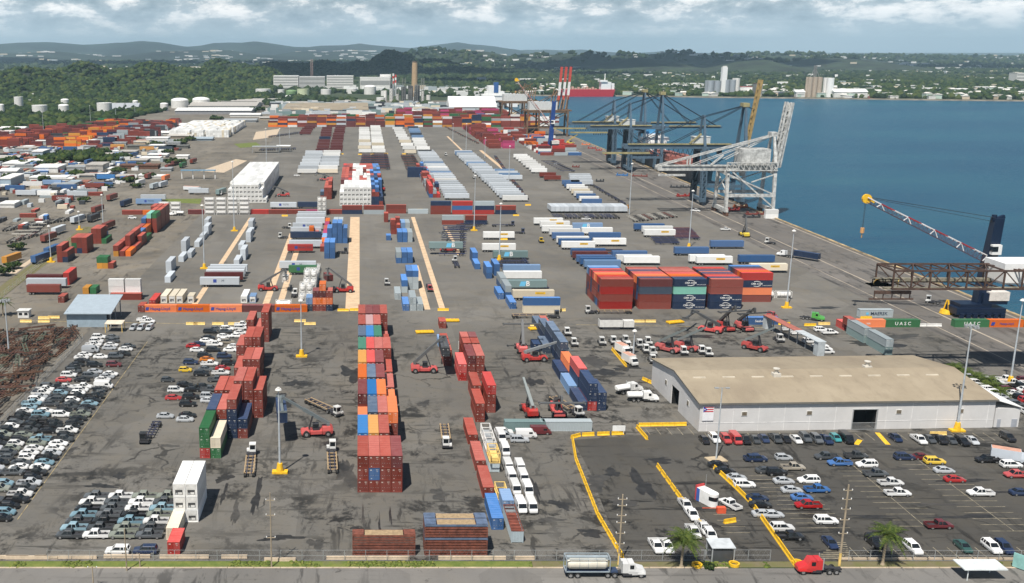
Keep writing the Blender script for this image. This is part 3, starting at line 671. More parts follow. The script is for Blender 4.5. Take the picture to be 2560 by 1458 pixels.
# --- front left whites and the red single
grp('front left white stack', 436, 1306, [['www', 'www']], pw=2.56, H=2.85, reg=REEF, noun='refrigerated container')
grp('cream box before white stack', 416, 1350, [['c']], L=9.1)
grp('red box by the road fence', 419, 1386, [['R']], L=6.06)
# --- the big red and navy block
for i, (u, v, st, tops) in enumerate([(1499.6, 773, 'RrRr', 'rRooRmRbl'), (1596.4, 773, 'rrsm', 'nooRrnrr'), (1681.5, 773, 'nntn', 'nooRrrrr'), (1772.4, 773, 'nnrr', 'nRrnrnrR'), (1848.7, 755.4, 'roNR'.replace('N', 'n'), 'oRmnb')]):
    x, y = G(u, v); pl = '%s pile of red and navy block' % ORD[i]
    for ti, ch in enumerate(st):
        addc(x + 6.1, y + 1.22, ti * 2.905, ch, '%s container, %s tier, front of %s' % (CNAME[ch], 'top' if ti == 3 else TIER[ti], pl), 'containers of the red and navy block', 12.19, 2.89, 'x', True,
             ('CMA CGM', .95, 'w') if ch == 'n' else (('UASC', 0, 'w') if False else None))
    for k, ch in enumerate(tops):
        yy = y + 2.55 * (k + 1) + 1.22
        addc(x + 6.1, yy, 3 * 2.905, ch, '%s container, top tier, %s row behind front, %s' % (CNAME[ch], ORD[k], pl), 'containers of the red and navy block', 12.19, 2.89, 'x')
        for ti in range(3): addc(x + 6.1, yy, ti * 2.905, random.choice('rrmnrbs'), 'container, %s tier, %s row behind front, %s' % (TIER[ti], ORD[k], pl), 'containers of the red and navy block', 12.19, 2.89, 'x', i == 0)
# --- orange row and the stacks rising behind its right end
rowx('orange wall beside grey shed', 360.2, 780.6, ['o', 'o', 'o', 'm', 'o'], pw=12.27, texts={(0, 0): ('Hapag-Lloyd', 1.5, 'b'), (1, 0): ('Hapag-Lloyd', 1.5, 'b'), (2, 0): ('Hapag-Lloyd', 1.5, 'b'), (4, 0): ('Hapag-Lloyd', 1.5, 'b')})
grp('orange and red tower', 765.2, 778, [['sl', 'rom', 'romo', 'nor']], pw=2.52, L=6.06)
grp('red box at wall end', 345, 781, [['r']], L=6.06)
addc(-79.5, 384, 0, 'R', 'orange red container lying behind the left end of the orange wall', 'loose boxes in the left yard')
addc(-92, 390, 0, 'r', 'rust red container lying side on behind the grey shed', 'loose boxes in the left yard', ori='x')
for i, (u, l_) in enumerate([(402, 12.19), (422.6, 12.19), (441, 12.19), (469, 6.06)]):
    x, y = G(u, 758); addc(x + 1.22, y + l_ / 2, 0, 'c', 'cream refrigerated container, %s from left, behind the orange wall' % ORD[i], 'cream boxes behind the orange wall', L=l_, H=2.89, reg=REEF)
for i, (u, c, nm) in enumerate([(602.3, 'w', 'white'), (623.8, 'b', 'white fronted blue')]):
    x, y = G(u, 757); addc(x + 1.22, y + (6 if i == 0 else 3), 0, c if i == 0 else 'l', '%s refrigerated container right of the grey trailers behind orange wall' % nm, 'loose boxes in the left yard', L=12.19 if i == 0 else 6.06, reg=REEF)
# --- blue stacks
grp('near blue stack by pale strip', 810.7, 647, [['bbb', 'bbb']], pw=2.6)
grp('four high blue stack', 817.9, 608.6, [['bbb', 'bbbb', 'bbbb', 'bbb']], pw=2.62)
grp('pale boxes behind blue stack', None, None, [['', 'bbG', 'bbG']], pw=2.62, x=-16.5, y=534)
grp('coloured strip left of blue stacks', None, None, [['r'], ['o'], ['l'], ['p'], ['r'], ['p'], ['o']], x=-19.3, y=488, pd=12.6)
grp('orange tower by side parked trailers', None, None, [['ro', 'r']], x=-26.6, y=528, L=6.06)
grp('grey and blue front stack', 1007, 777.3, [['b', 'GG', 'G']], pw=2.62)
grp('grey box by lane', 987.3, 749.6, [['G']])
grp('blue and grey pair', 1015.9, 723.7, [['GGb', 'GGb']], pw=2.5)
grp('lone blue tower', None, None, [['Gb']], x=17.0, y=401)
grp('blue stack with pale left side', 990.4, 658.6, [['bG', 'bb', 'bb']], pw=2.6)
grp('blue and grey trio', 993.9, 606, [['bb', 'bb', 'GG']], pw=2.6)
grp('pale boxes at far end', None, None, [['', 'll', 'GG'], ['', '', 'G']], x=19.7, y=543, pd=13)
grp('single blue box by lane', 965.7, 601.4, [['b']], L=6.06)
grp('red cluster at end of lane', 977.5, 586, [['rrr', 'rr'], ['rr', 'rrr'], ['br', 'rr']], pw=2.55, L=6.06, pd=7)
grp('red pair left of cluster', 960, 556, [['rr']], L=6.06)
grp('light blue boxes by pale trailers', None, None, [['b'], ['']], x=57.1, y=374.5, L=12.19)
grp('single blue box further left', 1244.6, 748.8, [['b']])
grp('grey over blue pair', None, None, [['bG'], ['bG']], x=57.6, y=391, pd=14.5)
grp('blue pair of the zigzag', 1215.8, 697, [['bb']])
grp('low blue box of the zigzag', 1187, 673.8, [['b']])
grp('tall blue pair of the zigzag', None, None, [['bb']], x=52.0, y=459)
grp('right blue box of the zigzag', None, None, [['bb']], x=58.6, y=433)
rowx('end of the crosswise trailers', 1308, 783, ['cb'], L=13.7, H=2.89)
# --- left yard
grp('red stack beside left road', 143.4, 656.3, [['rrr', 'nr']], pw=2.5)
grp('second red stack along road', 180, 634, [['rgr', 'nrr', 'rrr']], pw=2.5)
grp('third red stack along road', 229.5, 609.8, [['rrr', 'rrr', 'g'], ['lr', '', '']], pw=2.5)
grp('green and amber front pair', 242.6, 672, [['yg', 'yg', 'r']], pw=2.5, L=6.06)
grp('red stacks of left yard', None, None, [['yr', 'r', 'o'], ['or', 'rrr', 'r'], ['rr', 'rrr', 'rr'], ['rb', 'bb', 'g'], ['rr', 'oo', ''], ['rrb', 'rrrt', 'rrrg'], ['rrr', 'rrrr', 'rrrr'], ['rrrr', 'rrrr', 'rrrr']], x=-117.5, y=476, pd=13.0, pw=2.9)
grp('tall orange red pair', 159.2, 713, [['RR']])
grp('short red box by curve', 145.5, 757.4, [['r']], L=6.06)
for k in range(2):
    rowx('white pile behind grey shed' if k == 0 else 'second white pile behind grey shed', None, None, ['www'], x=-99.2 + k * 6.6, y=391, L=6.06)
    addc(-98.5 - k * 3 - 9, 399 + 3, 0, 'gy'[k], '%s container behind the grey shed beside the white piles' % ('green', 'amber')[k], 'loose boxes in the left yard', L=6.06)
# silver rows between the strips
def yline(place, pts, noun='container'):
    for i, (u, v, st) in enumerate(pts):
        x, y = G(u, v)
        for ti, ch in enumerate(st): addc(x + 1.22, y + 6.1, ti * 2.61, ch, '%s container, %s%s, in the %s' % (CNAME[ch], ('top tier, ' if ti == len(st) - 1 else 'bottom tier, ') if len(st) > 1 else '', '@N', place), 'containers of the ' + place)
yline('right silver line', [(584.5, 664, 'S'), (601, 651, 'SS'), (596, 625, 'S'), (615, 606, 'SS'), (619, 590, 'S'), (621, 577, 'SS'), (622, 565, 'S')])
yline('left silver line', [(412, 707, 'S'), (415, 683, 'SS'), (446, 655, 'S'), (453, 629, 'SS'), (466, 645, 'S'), (486, 618, 'S'), (499, 601, 'S'), (510, 590, 'SS'), (511, 573, 'SS')])
# --- crosswise wall at the middle of the yard
rowx('middle wall, left end', 305, 537, ['r', 'o'], texts={(1, 0): ('Hapag-Lloyd', 1.4, 'b')})
rowx('middle wall beside silver tanks', 470, 536, ['m'], pw=8.9, L=10)
rowx('middle wall left of pink box', 626, 535.5, ['R', 'r', 'r', 'p', 'r'], texts={(3, 0): ('ONE', 1.8, 'w')}, pw=11.2, L=11)
rowx('middle wall right of lane', 855, 535.7, ['nr', 'Gr'], pw=13, texts={(1, 0): ('MAERSK', 1.35, 'd')})
rowx('middle wall with double red', 965, 534, ['rr'])
rowx('middle wall grey box', 1020, 534.5, ['G'], texts={(0, 0): ('MAERSK', 1.3, 'd')})
rowx('tall coloured wall', 1076.5, 536, ['rrn', 'RbR', 'RnG', 'nr'], pw=13.0, texts={(2, 2): ('MAERSK', 1.3, 'd'), (1, 2): ('HAMBURG SÜD', 1.2, 'w'), (0, 2): ('CMA CGM', 1, 'w'), (1, 1): ('APL', 1.3, 'w'), (2, 1): ('CMA CGM', 1, 'w')})
rowx('short wall by blue chassis', 1105, 562, ['rG', 'nr'], pw=13.2, texts={(0, 1): ('MAERSK', 1.3, 'd')})
rowx('three navy boxes', 1018.5, 443.6, ['nnn'], texts={(0, 2): ('CMA CGM', 1, 'w'), (0, 1): ('CMA CGM', 1, 'w')})
# --- row beside the quay
rowx('green and orange quay row', 2127, 818.5, ['o', 'g', '', 'g', 'o', 'g'], pw=12.27, texts={(1, 0): ('U A S C', 1.7, 'w'), (3, 0): ('U A S C', 1.7, 'w'), (5, 0): ('U A S C', 1.7, 'w'), (4, 0): ('Hapag-Lloyd', 1.0, 'b'), (0, 0): ('TEX', .8, 'w')})
for i, y in enumerate((314.5, 327.5)):
    for ti in range(2): addc(171.2 - i * .4 - .6, y + 6.1 + (i * .6), ti * 2.61, 'G' if ti else 'e', 'grey container, %s tier, %s half of the two high quay wall' % (('bottom', 'top')[ti], ('near', 'far')[i]), 'grey quay wall boxes', H=2.59)
addc(171, 347, 0, 'R', 'orange red short container at the far end of the grey quay wall', 'grey quay wall boxes', L=6.06); addc(170.6, 341.5, 2.61, 'r', 'rust red short container on top of the far end of the grey wall', 'grey quay wall boxes', L=6.06)
rowx('behind yellow barrier on the quay', 2149, 794, ['G'], texts={(0, 0): ('MAERSK', 1.7, 'd')}, H=2.89)
rowx('pair behind the white trucks', 1262, 1079, ['e'], L=10.5); rowx('pair behind the white trucks, right', 1352, 1078.5, ['G'], L=13.2)
# boxes at the quay edge
for ti in range(2): addc(241.2, 590, ti * 2.61, 'w', 'white container, %s of two stacked at the quay edge' % ('bottom', 'top')[ti], 'white pair on the quay edge', ori='x', L=7.5)
# blue container truck loads etc
rowx('behind the parked reach stackers', 1860, 812, ['b'], L=12.19, texts={(0, 0): ('Seaboard', 1.2, 'w')})
# --- white refrigerated blocks
grp('big white block', 570, 507, [['www'] + ['wwww'] * 7 + ['www', 'w']] + [['wwww'] * 9 for _ in range(10)], pw=2.5, pd=12.7, H=2.89, reg=REEF, noun='refrigerated container')
rr = random.Random(4); w2 = []
for bi in range(13):
    row = []
    for ci in range(11):
        if bi < 3: row.append('wwww'[:(4 if ci < 8 and ci > 0 else 3)] if 0 <= ci < 8 else ('nnrb'[:3 + (bi + ci) % 2] if ci < 10 else 'rn'))
        else:
            h = rr.choice((3, 4, 4, 4)); row.append(''.join(rr.choice('rrrmR' if ci < 3 else 'wwwwwr' if ci < 8 else 'nrbbrs') for _ in range(h if bi < 10 else 3)))
    w2.append(row)
for bi, row in enumerate(w2):
    for ci, st in enumerate(row):
        for ti, ch in enumerate(st):
            top = ti == len(st) - 1; vis = top or bi == 0
            lab = '%s container, %s tier, %s from left, %s row back, mixed white block' % (CNAME[ch], 'top' if top else TIER[ti], ORD[ci], ORD[bi])
            xo = -12.6 + ci * 2.5 - (7.5 if bi > 2 and ci < 3 else 0) * 0
            addc(xo + 1.22, 640 + bi * 13 + 6.1, ti * 2.9, ch, lab, 'containers of the mixed white block', 12.19, 2.89, 'y', vis, None, REEF if ch == 'w' else None)
grp('red wing of mixed block', None, None, [['rs', 'rrr', 'rrr'], ['', 'rrr', 'rrrr'], ['', 'rrr', 'rrrr']], x=-26, y=668, pd=13)
rs = random.Random(9)
grp('mixed stacks left of white trailers', None, None, [[''.join(rs.choice('rrRnbrG') for _ in range(rs.choice((1, 2, 2, 3)))) for _ in range(3)] for _ in range(13)], x=46.5, y=676, pd=12.9)
# --- distant piles
def pile(x0, y0, nx, ny, pal, hmin, hmax, ori, seed, pw=None, pd=None, place='distant stacks'):
    r_ = random.Random(seed)
    for j in range(ny):
        for i in range(nx):
            if r_.random() < .06: continue
            h = r_.randint(hmin, hmax); base = r_.choice(pal)
            for t_ in range(h):
                ch = base if r_.random() < .55 else r_.choice(pal)
                x = x0 + i * (pw or (12.6 if ori == 'x' else 2.6)); y = y0 + j * (pd or (2.6 if ori == 'x' else 13))
                addc(x, y, t_ * 2.61, ch, '%s container, %s tier, %s column, %s row of the %s' % (CNAME[ch], TIER[t_], ordn(i), ordn(j), place), 'containers of the ' + place, ori=ori, vis=(t_ == h - 1 or j == 0))
FARP = 'rrrmmroooygggrrmmbGSw'
pile(-112, 1328, 16, 3, 'rooorrmyorgmnSwy', 2, 5, 'x', 1, place='orange far wall')
pile(88, 1328, 14, 3, 'rrmmrwGrmgoySrng', 3, 6, 'x', 2, place='red far wall')
pile(-112, 1352, 29, 3, FARP, 3, 5, 'x', 3, pd=14, place='second far wall')
pile(-95, 1420, 27, 2, FARP, 3, 4, 'x', 4, pd=22, place='third far wall')
pile(60, 1490, 13, 3, 'mrrmrp', 3, 5, 'x', 5, pd=30, place='farthest wall')
pile(136, 1030, 2, 20, 'rrmrrpmrr', 2, 4, 'x', 6, pd=14, pw=14, place='pink and red pile')
pile(176, 960, 3, 24, 'rrRwwobrGmo', 1, 3, 'x', 7, pd=12, pw=13.2, place='pile by the blue crane')
pile(-470, 1000, 5, 12, 'rmmrrooym', 2, 4, 'x', 8, pw=13, pd=11, place='left edge pile')
pile(-420, 1000, 12, 4, 'mmrrmb', 3, 5, 'y', 9, pw=2.6, place='maroon left pile')
for k, pl_ in enumerate(('rmmr', 'orrm', 'mrgmk', 'oroy', 'mmnrG', 'rmrGk')): pile(-388 + k * 28, 1000 + (k % 3) * 16 + k * 10, 2, 26, pl_, 1, 4, 'x', 30 + k, pw=13.2, pd=9, place='scattered left pile')
pile(-335, 1265, 8, 9, 'mmrorgmk', 2, 4, 'x', 15, pw=13.5, pd=11, place='left pile below the wood')
pile(-215, 1170, 26, 12, 'wwwwwwc', 3, 3, 'y', 12, pw=2.6, pd=15, place='pale far pile')
pile(-440, 860, 9, 1, 'rGcwoorr', 1, 2, 'y', 13, pw=3.2, place='coloured row by the bushes')
def boxes_mesh(name, L_, mat):
    """many closed boxes as one mesh, the colour of each kept in a face-corner attribute"""
    n = len(L_)
    S = np.array([[-1, -1, 0], [1, -1, 0], [1, 1, 0], [-1, 1, 0], [-1, -1, 1], [1, -1, 1], [1, 1, 1], [-1, 1, 1]], float)
    F = np.array([(3, 2, 1, 0), (4, 5, 6, 7), (0, 1, 5, 4), (1, 2, 6, 5), (2, 3, 7, 6), (3, 0, 4, 7)])
    P = np.array([[c['x'], c['y'], c['z']] for c in L_]); D = np.array([[(c['L'] if c['ori'] == 'x' else 2.44) / 2, (2.44 if c['ori'] == 'x' else c['L']) / 2, c['H']] for c in L_])
    V = S[None] * D[:, None] + P[:, None]; FF = (F[None] + (np.arange(n) * 8)[:, None, None]).reshape(-1, 4)
    me = bpy.data.meshes.new(name); me.from_pydata(V.reshape(-1, 3).tolist(), [], FF.tolist()); me.materials.append(mat)
    r_ = random.Random(3); cols = []
    for c in L_:
        k = r_.uniform(.75, 1.15); q = CC[c['c']]; cols.append([min(1, a * k) for a in q[:3]] + [q[3]])
    a = me.color_attributes.new('col', 'FLOAT_COLOR', 'POINT'); a.data.foreach_set('color', np.repeat(np.array(cols), 8, 0).reshape(-1).astype(np.float32))
    return me
ART = dict(w=INKW, d=INKD, b=INKB)
def emit(reg, protof, name, cat, cap, stuffname, stufflabel, nearY=430):
    vis = sorted([c for c in reg if c['vis']], key=lambda c: c['y']); keep = vis[:cap]; ids = {id(c) for c in keep}; rest = [c for c in reg if id(c) not in ids]
    for c in keep:
        near = c['y'] < nearY; pr = protof(c['L'], c['H'], near, c['ori'])
        col = CC[c['c']]; k = random.uniform(.88, 1.1); col = tuple(min(1, q * k) for q in col[:3]) + (col[3],)
        if near:
            r = inst(pr, name, (c['x'], c['y'], c['z'] + .02), 0, col, c['label'], cat, c['group'])
        else:
            r = obj(name, pr[0][1], None, (c['x'], c['y'], c['z'] + .02), 0, col); tag(r, c['label'], cat, c['group'])
        if c['text']:
            s, size, ink = c['text']
            if size:
                off = -1.245; o = obj('lettering', textmesh(s, size, ART[ink], .012), r, (.0, off, c['H'] * .5))
                if s == 'Hapag-Lloyd': obj('emblem', MB().prism([(-.7, -.6), (.5, -.6), (.8, .6), (-.4, .6)], -.01, .01).mesh('emblem', INKB), r, (-4.9, off, c['H'] * .5))
                if s == 'MAERSK':
                    o.location = (.9, off, c['H'] * .5); obj('emblem', MB().prism([(.62 * cos(a * pi / 4) * (1 if a % 2 else .8), .62 * sin(a * pi / 4) * (1 if a % 2 else .8)) for a in range(8)], -.01, .01).mesh('emblem', INKC), r, (-3.4, off, c['H'] * .5))
                if s == 'CMA CGM':
                    e = MB()
                    for sg in (1, -1):
                        pts = [(-1.5 + 3 * i / 8, sg * (.62 + .42 * sin(pi * i / 8))) for i in range(9)]
                        for (a, b_) in zip(pts[1:-1], pts[2:]): e.bar((a[0], 0, a[1]), (b_[0], 0, b_[1]), .07)
                    obj('emblem', e.mesh('emblem', INKW), r, (0, off, c['H'] * .5))
                    obj('lettering', textmesh('CMA CGM GROUP', .42, INKW), r, (4.1, off, c['H'] * .26))
    if rest:
        o = obj(stuffname, boxes_mesh(stuffname, [dict(c, L=c['L'] - .06, z=c['z'] + .02) for c in rest], P_STUFF)); tag(o, stufflabel, 'containers', kind='stuff')
emit(CONTS, lambda L, H, n, o: cproto(L, H, n, o), 'shipping_container', 'shipping container', 298, 'container_piles', 'distant piles of mixed red, orange and blue containers filling the far end of the port')
emit(REEF, lambda L, H, n, o: rproto(L, H, n, o), 'refrigerated_container', 'refrigerated container', 290, 'refrigerated_container_piles', 'inner and rear boxes of the white refrigerated container blocks', 700)
# ------------------------------------------------------------------ tank containers
TANKN = [0]
def tank(x, y, z, ori, col, label, group):
    inst(tproto(ori), 'tank_container', (x, y, z + .02), 0, col, label, 'tank container', group)
xt, yt = G(755, 752)
for r_ in range(9):
    for c_ in range(2):
        for t_ in range(1 + (r_ in (1, 2, 3, 4, 5)) + (r_ == 3)):
            tank(xt + c_ * 2.75 - (r_ < 2) * 1.1 + 1, yt + 1 + r_ * 7.0, t_ * 2.62, 'y', (.74, .73, .70), 'white tank container, %s tier, %s column, %s row back, beside orange wall' % (TIER[t_], ('left', 'right')[c_], ORD[r_]), 'white tanks behind the orange wall')
tank(xt - 6.5, 372.2 + 6, 0, 'x', (.78, .78, .76), 'white tank container lying crosswise just behind the orange wall', 'white tanks behind the orange wall')
def tankrow(u, v, n, tiers, place):
    x, y = G(u, v)
    for i in range(n):
        for t_ in range(tiers):
            tank(x + 3.1 + i * 6.9, y + 1.3, t_ * 2.62, 'x', (.55, .54, .52), 'silver tank seen side on, %s tier, %s from left, %s' % (TIER[t_], ORD[i], place), 'silver tanks of the middle wall')
tankrow(397, 538, 2, 3, 'left part of middle wall'); tankrow(511, 537.5, 4, 4, 'middle wall by the light mast')
for t_ in range(4):
    for c_ in range(2): tank(XU(799, 600) + c_ * 2.7, 603, t_ * 2.62, 'y', (.66, .64, .60), 'white tank seen end on, %s tier, %s of the pair by pink box' % (TIER[t_], ('left', 'right')[c_]), 'round tank ends by the pink box')
for c_ in range(2): tank(XU(1158, 318) + c_ * 2.75, 318.5, 0, 'y', (.74, .73, .70), 'white tank container behind the short red boxes, %s of two' % ('left', 'right')[c_], 'white pair of tanks')
for c_ in range(2): tank(XU(1918 + c_ * 42, 392), 393, 0, 'x', (.74, .73, .70), 'white tank container right of the red and navy block, %s of two' % ('left', 'right')[c_], 'white pair of tanks by the quay')
# ------------------------------------------------------------------ trailers
TRN = {}
def trailer(u, v, c, place, L=16.15, ori='x', text=None, i=0, n=1):
    x, y = G(u, v); near = y < 560
    pr = trproto(near, ori, L); px = x + (L / 2 if ori == 'x' else 1.3); py = y + (1.3 if ori == 'x' else L / 2)
    col = CC[c]; lab = '%s trailer' % CNAME[c] + ((', %s from front' % ordn(i)) if n > 1 else '') + ', ' + place
    if near: r = inst(pr, 'semi_trailer', (px, py, .03), 0, col, lab, 'trailer', 'trailers of the ' + place if n > 1 else None)
    else: r = obj('semi_trailer', pr[0][1], None, (px, py, .03), 0, col); tag(r, lab, 'trailer', 'trailers of the ' + place)
    if text and ori == 'x':
        s, size, ink = text
        if s == 'CROWLEY':
            obj('name_plate', MB().box(-2.0, 2.0, -.012, 0, -.45, .45).mesh('name_plate', YEL), r, (2.6, -1.315, 3.0)); obj('lettering', textmesh(s, .62, INKD), r, (2.6, -1.34, 3.0))
        elif s == 'B':
            obj('emblem', MB().prism([(-2.6, -1.0), (-.3, -1.0), (.3, 1.0), (-2.0, 1.0)], -.008, .008).mesh('emblem', INKC), r, (-.6, -1.315, 2.7)); obj('lettering', textmesh('B', 2.9, INKW, .06), r, (.3, -1.345, 2.7))
        else:
            obj('emblem', MB().prism([(-.7, -.7), (.7, -.7), (.7, .7), (-.7, .7)], -.008, .008).mesh('emblem', INKB), r, (-1.9, -1.315, 2.75)); obj('lettering', textmesh(s, size, INKD), r, (1.4, -1.33, 2.75))
    return r
CR = ('CROWLEY', .6, 'd'); BB = ('B', 2, 'w'); TT = ('TOTE', 1.5, 'd')
def tlist(place, L_):
    for i, q in enumerate(L_): trailer(q[0], q[1], q[2], place, q[4] if len(q) > 4 else 16.15, 'x', q[3] if len(q) > 3 else None, i, len(L_))
tlist('column right of blue zigzag', [(1282, 752, 'c', CR), (1268, 726, 'e', BB), (1259, 703, 'w'), (1258, 686, 'l'), (1233, 650, 'e', BB), (1206, 631, 'w', CR), (1208.5, 600, 'w', CR, 16)])
tlist('long column before quay, left', [(1461, 674, 'l'), (1451, 667, 'b'), (1442, 661, 'b'), (1432, 651, 'm'), (1428, 644, 'b'), (1405, 625, 'w', CR), (1397, 618, 'b'), (1392, 612, 'w'), (1381, 602, 'b'), (1374, 592, 'w'), (1355.5, 584, 'w'), (1351, 572, 'w', CR), (1335, 564, 'w', CR)])
tlist('long column before quay, right', [(1560, 664, 'w'), (1542, 660, 'w'), (1531, 650, 'b'), (1484, 617, 'w', CR), (1473, 602, 'b'), (1455, 589, 'w'), (1432, 577, 'l', BB)])
tlist('short column beside chassis rows', [(1611, 594, 'w', CR), (1606, 585, 'w'), (1586, 579, 'b')])
tlist('blue and white group behind navy block', [(1742, 664, 'w', CR), (1724, 660, 'w', CR), (1848, 661, 'b'), (1876, 683, 'c', CR), (1687, 640, 'b'), (1777, 623, 'b')])
tlist('silver rank on the pale strip', [(500.5, 719, 'S', ('M', 1.5, 'd')), (512, 706, 'm'), (516, 699, 'S'), (520, 692, 'S'), (526, 686, 'S')])
tlist('grey rank left of the tanks', [(699, 677, 'S', ('M', 1.5, 'd')), (722, 688, 'g', ('U A', 1.6, 'w'), 12.2), (719, 633, 'R', ('HAMBURG SÜD', 1.2, 'w'), 12.2), (723, 622, 'S'), (726, 600, 'n'), (727, 588, 'S'), (732, 577, 'S', TT), (740, 563, 'S'), (742, 553, 'S'), (745, 547, 'S')])
tlist('trailers at the fence curve', [(68, 738, 'r', None, 13.2), (67, 722, 'S'), (67, 712, 'm', None, 15)])
tlist('grey pair behind middle wall', [(676, 523, 'S', TT), (744, 522, 'n', None, 13)])
tlist('lavender pair behind middle wall', [(340, 514, 'l', TT), (352, 503, 'S')])
def tcol(place, a, b, n, cols, L, H=None):
    r_ = random.Random(hash(place) % 1000 if False else len(place) * 7 + n)
    (xa, ya), (xb, yb) = G(*a), G(*b)
    for i in range(n):
        t = i / (n - 1); c = cols[i % len(cols)] if len(cols) < 12 else r_.choice(cols); near = False
        pr = trproto(False, 'x', L); jx = r_.uniform(-.5, .5)
        o = obj('semi_trailer', pr[0][1], None, (xa + (xb - xa) * t + L / 2 + jx, ya + (yb - ya) * t + 1.3, .03), 0, CC[c]); tag(o, '%s trailer, %s from near end, %s' % (CNAME[c], ordn(i), place), 'trailer', 'trailers of the ' + place)
tcol('long white column beside red stacks', (1112, 500), (1042, 386), 27, 'SSwSSSwSSSSwSSlS', 16.15)
tcol('long white column by the lamp masts', (1256, 505), (1136, 387), 28, 'SSSlSSwSSSSlSSSS', 16.15)
tcol('cream column, left', (1011, 386), (982, 326), 9, 'cwwcwwwww', 12.4); tcol('cream column, right', (1044, 386), (1019, 324), 10, 'wwwwwlslls', 13.0)
tcol('maroon column, left', (789, 383), (806, 326), 9, 'mmmmnmmmm', 12.4); tcol('maroon column, right', (823, 381), (838, 325), 10, 'mmmmmmmmmm', 12.4)
tcol('silver column, left', (743, 436), (765, 388), 7, 'wSSSSSS', 16.15); tcol('silver column, right', (793, 436), (808, 387), 7, 'cwSSSww', 16.15)
tcol('cream column by green stack, left', (896, 384), (898, 326), 9, 'wcwcwwwww', 12.4); tcol('cream column by green stack, right', (930, 384), (926, 322), 10, 'wwcwwwwww', 12.4)
tcol('maroon far column', (748, 338), (764, 319), 5, 'mmmm', 13)
tcol('white column toward quay', (1330, 434), (1284, 397), 8, 'wwwwwwww', 12.4)
tcol('red trio by quay lane', (1362, 453), (1350, 445), 2, 'rr', 12.4); tcol('silver four by quay lane', (1427, 465), (1422, 448), 4, 'S', 16.15)
tcol('blue and white lane', (1455, 514), (1407, 465), 9, 'bwbwcwwbb', 12.4); tcol('lavender four right of column', (1252, 452), (1236, 436), 4, 'Sl', 16.15)
x, y = G(1386, 534)
for i in range(17):
    o = obj('semi_trailer', trproto(False, 'y', 13.6)[0][1], None, (x - .5 + i * 2.72, y + 8, .03), 0, CC['S']); tag(o, 'silver trailer parked end on, %s from left in the tight rank' % ordn(i), 'trailer', 'tight rank of end on trailers')
# left truck yards: mixed trailers, told apart by place
LT = [(36, 493, 'S', 0), (127, 507, 'r', 0, ('CROWLEY', 1, 'w')), (90, 494, 'w', 0), (75, 490, 'S', 0), (140, 478, 'b', 0), (104, 466, 'l', 0), (165, 495, 'S', 0), (190, 489, 'G', 0), (240, 452, 'B', 0), (232, 472, 'b', 0), (235, 450, 's', 0), (210, 474, 'r', 0), (272, 503, 'r', 1), (307, 518, 'n', 1), (235, 534, 'r', 1), (184, 560, 'S', 1), (225, 556, 'k', 1), (110, 607, 'r', 1), (136, 588, 'S', 1), (262, 576, 'r', 1),
      (89, 660, 'b', 1), (118, 640, 'b', 1), (16, 662, 'y', 1), (344, 465, 'w', 1), (380, 474, 'G', 1), (400, 470, 'S', 1), (366, 448, 'r', 1), (408, 453, 'o', 1), (316, 455, 'r', 1), (417, 425, 'r', 1), (432, 415, 'm', 1), (452, 420, 'g', 1), (478, 410, 'r', 1), (470, 488, 'S', 0), (546, 489, 'e', 1), (80, 418, 'l', 1), (215, 412, 'b', 1), (245, 404, 'b', 1), (330, 394, 'b', 1), (20, 384, 'G', 0), (95, 380, 'b', 0), (155, 378, 'b', 0), (340, 362, 'c', 0), (348, 378, 'y', 0), (395, 378, 's', 0), (275, 372, 'y', 0), (220, 372, 'r', 0), (395, 385, 'w', 0), (330, 350, 'b', 0), (10, 480, 'b', 0), (55, 470, 'w', 0)]
for i, q in enumerate(LT):
    u, v, c, o_ = q[:4]; x, y = G(u, v); L = 13.6 if o_ == 0 else 12.5
    pr = trproto(y < 620, 'x' if o_ == 0 else 'y', L); lab = '%s trailer parked %s in the left truck yards @L' % (CNAME[c], 'crosswise' if o_ == 0 else 'end on')
    r = inst(pr, 'semi_trailer', (x + (L / 2 if o_ == 0 else 1.3), y + 4, .03), radians(random.uniform(-4, 4)) + (radians(-12) if o_ else 0), CC[c], lab, 'trailer', 'trailers in the left truck yards')
    if len(q) > 4: obj('lettering', textmesh(q[4][0], 1.6, INKW), r, (0, -1.33, 2.7))
# bare chassis
def chrows(place, a, b, n, cols, ori='x', L=12.6, jit=.4, stack=1):
    (xa, ya), (xb, yb) = G(*a), G(*b); r_ = random.Random(n + len(place))
    for i in range(n):
        t = i / max(1, n - 1)
        for k in range(stack):
            c = cols[(i + k) % len(cols)]
            o = obj('container_chassis', chproto(L, ori), None, (xa + (xb - xa) * t + r_.uniform(-jit, jit) + (L / 2 if ori == 'x' else 0), ya + (yb - ya) * t + (0 if ori == 'x' else L / 2), .03 + k * .62), r_.uniform(-.02, .02), {'n': (.02, .03, .09), 'r': (.16, .045, .03), 'k': (.03, .03, .035), 'w': (.45, .43, .38), 'g': (.10, .13, .10)}[c])
            tag(o, 'empty %s chassis, %s%s in the %s' % ({'n': 'dark blue', 'r': 'rust red', 'k': 'black', 'w': 'pale', 'g': 'dull green'}[c], ordn(i), (', layer %s' % ORD[k]) if stack > 1 else '', place), 'chassis', 'chassis of the ' + place)
chrows('rows behind pale strip', (1098, 640), (1108, 570), 14, 'nnkn'); chrows('rows beyond short wall', (1110, 578), (1160, 560), 6, 'nk', L=14)
chrows('rank beneath the tight trailers', (1390, 548), (1545, 548), 15, 'nnkn', 'y'); chrows('red and blue rows toward quay', (1690, 600), (1668, 575), 16, 'nrnr'); chrows('second rows toward quay', (1640, 612), (1625, 597), 9, 'nnk', L=12)
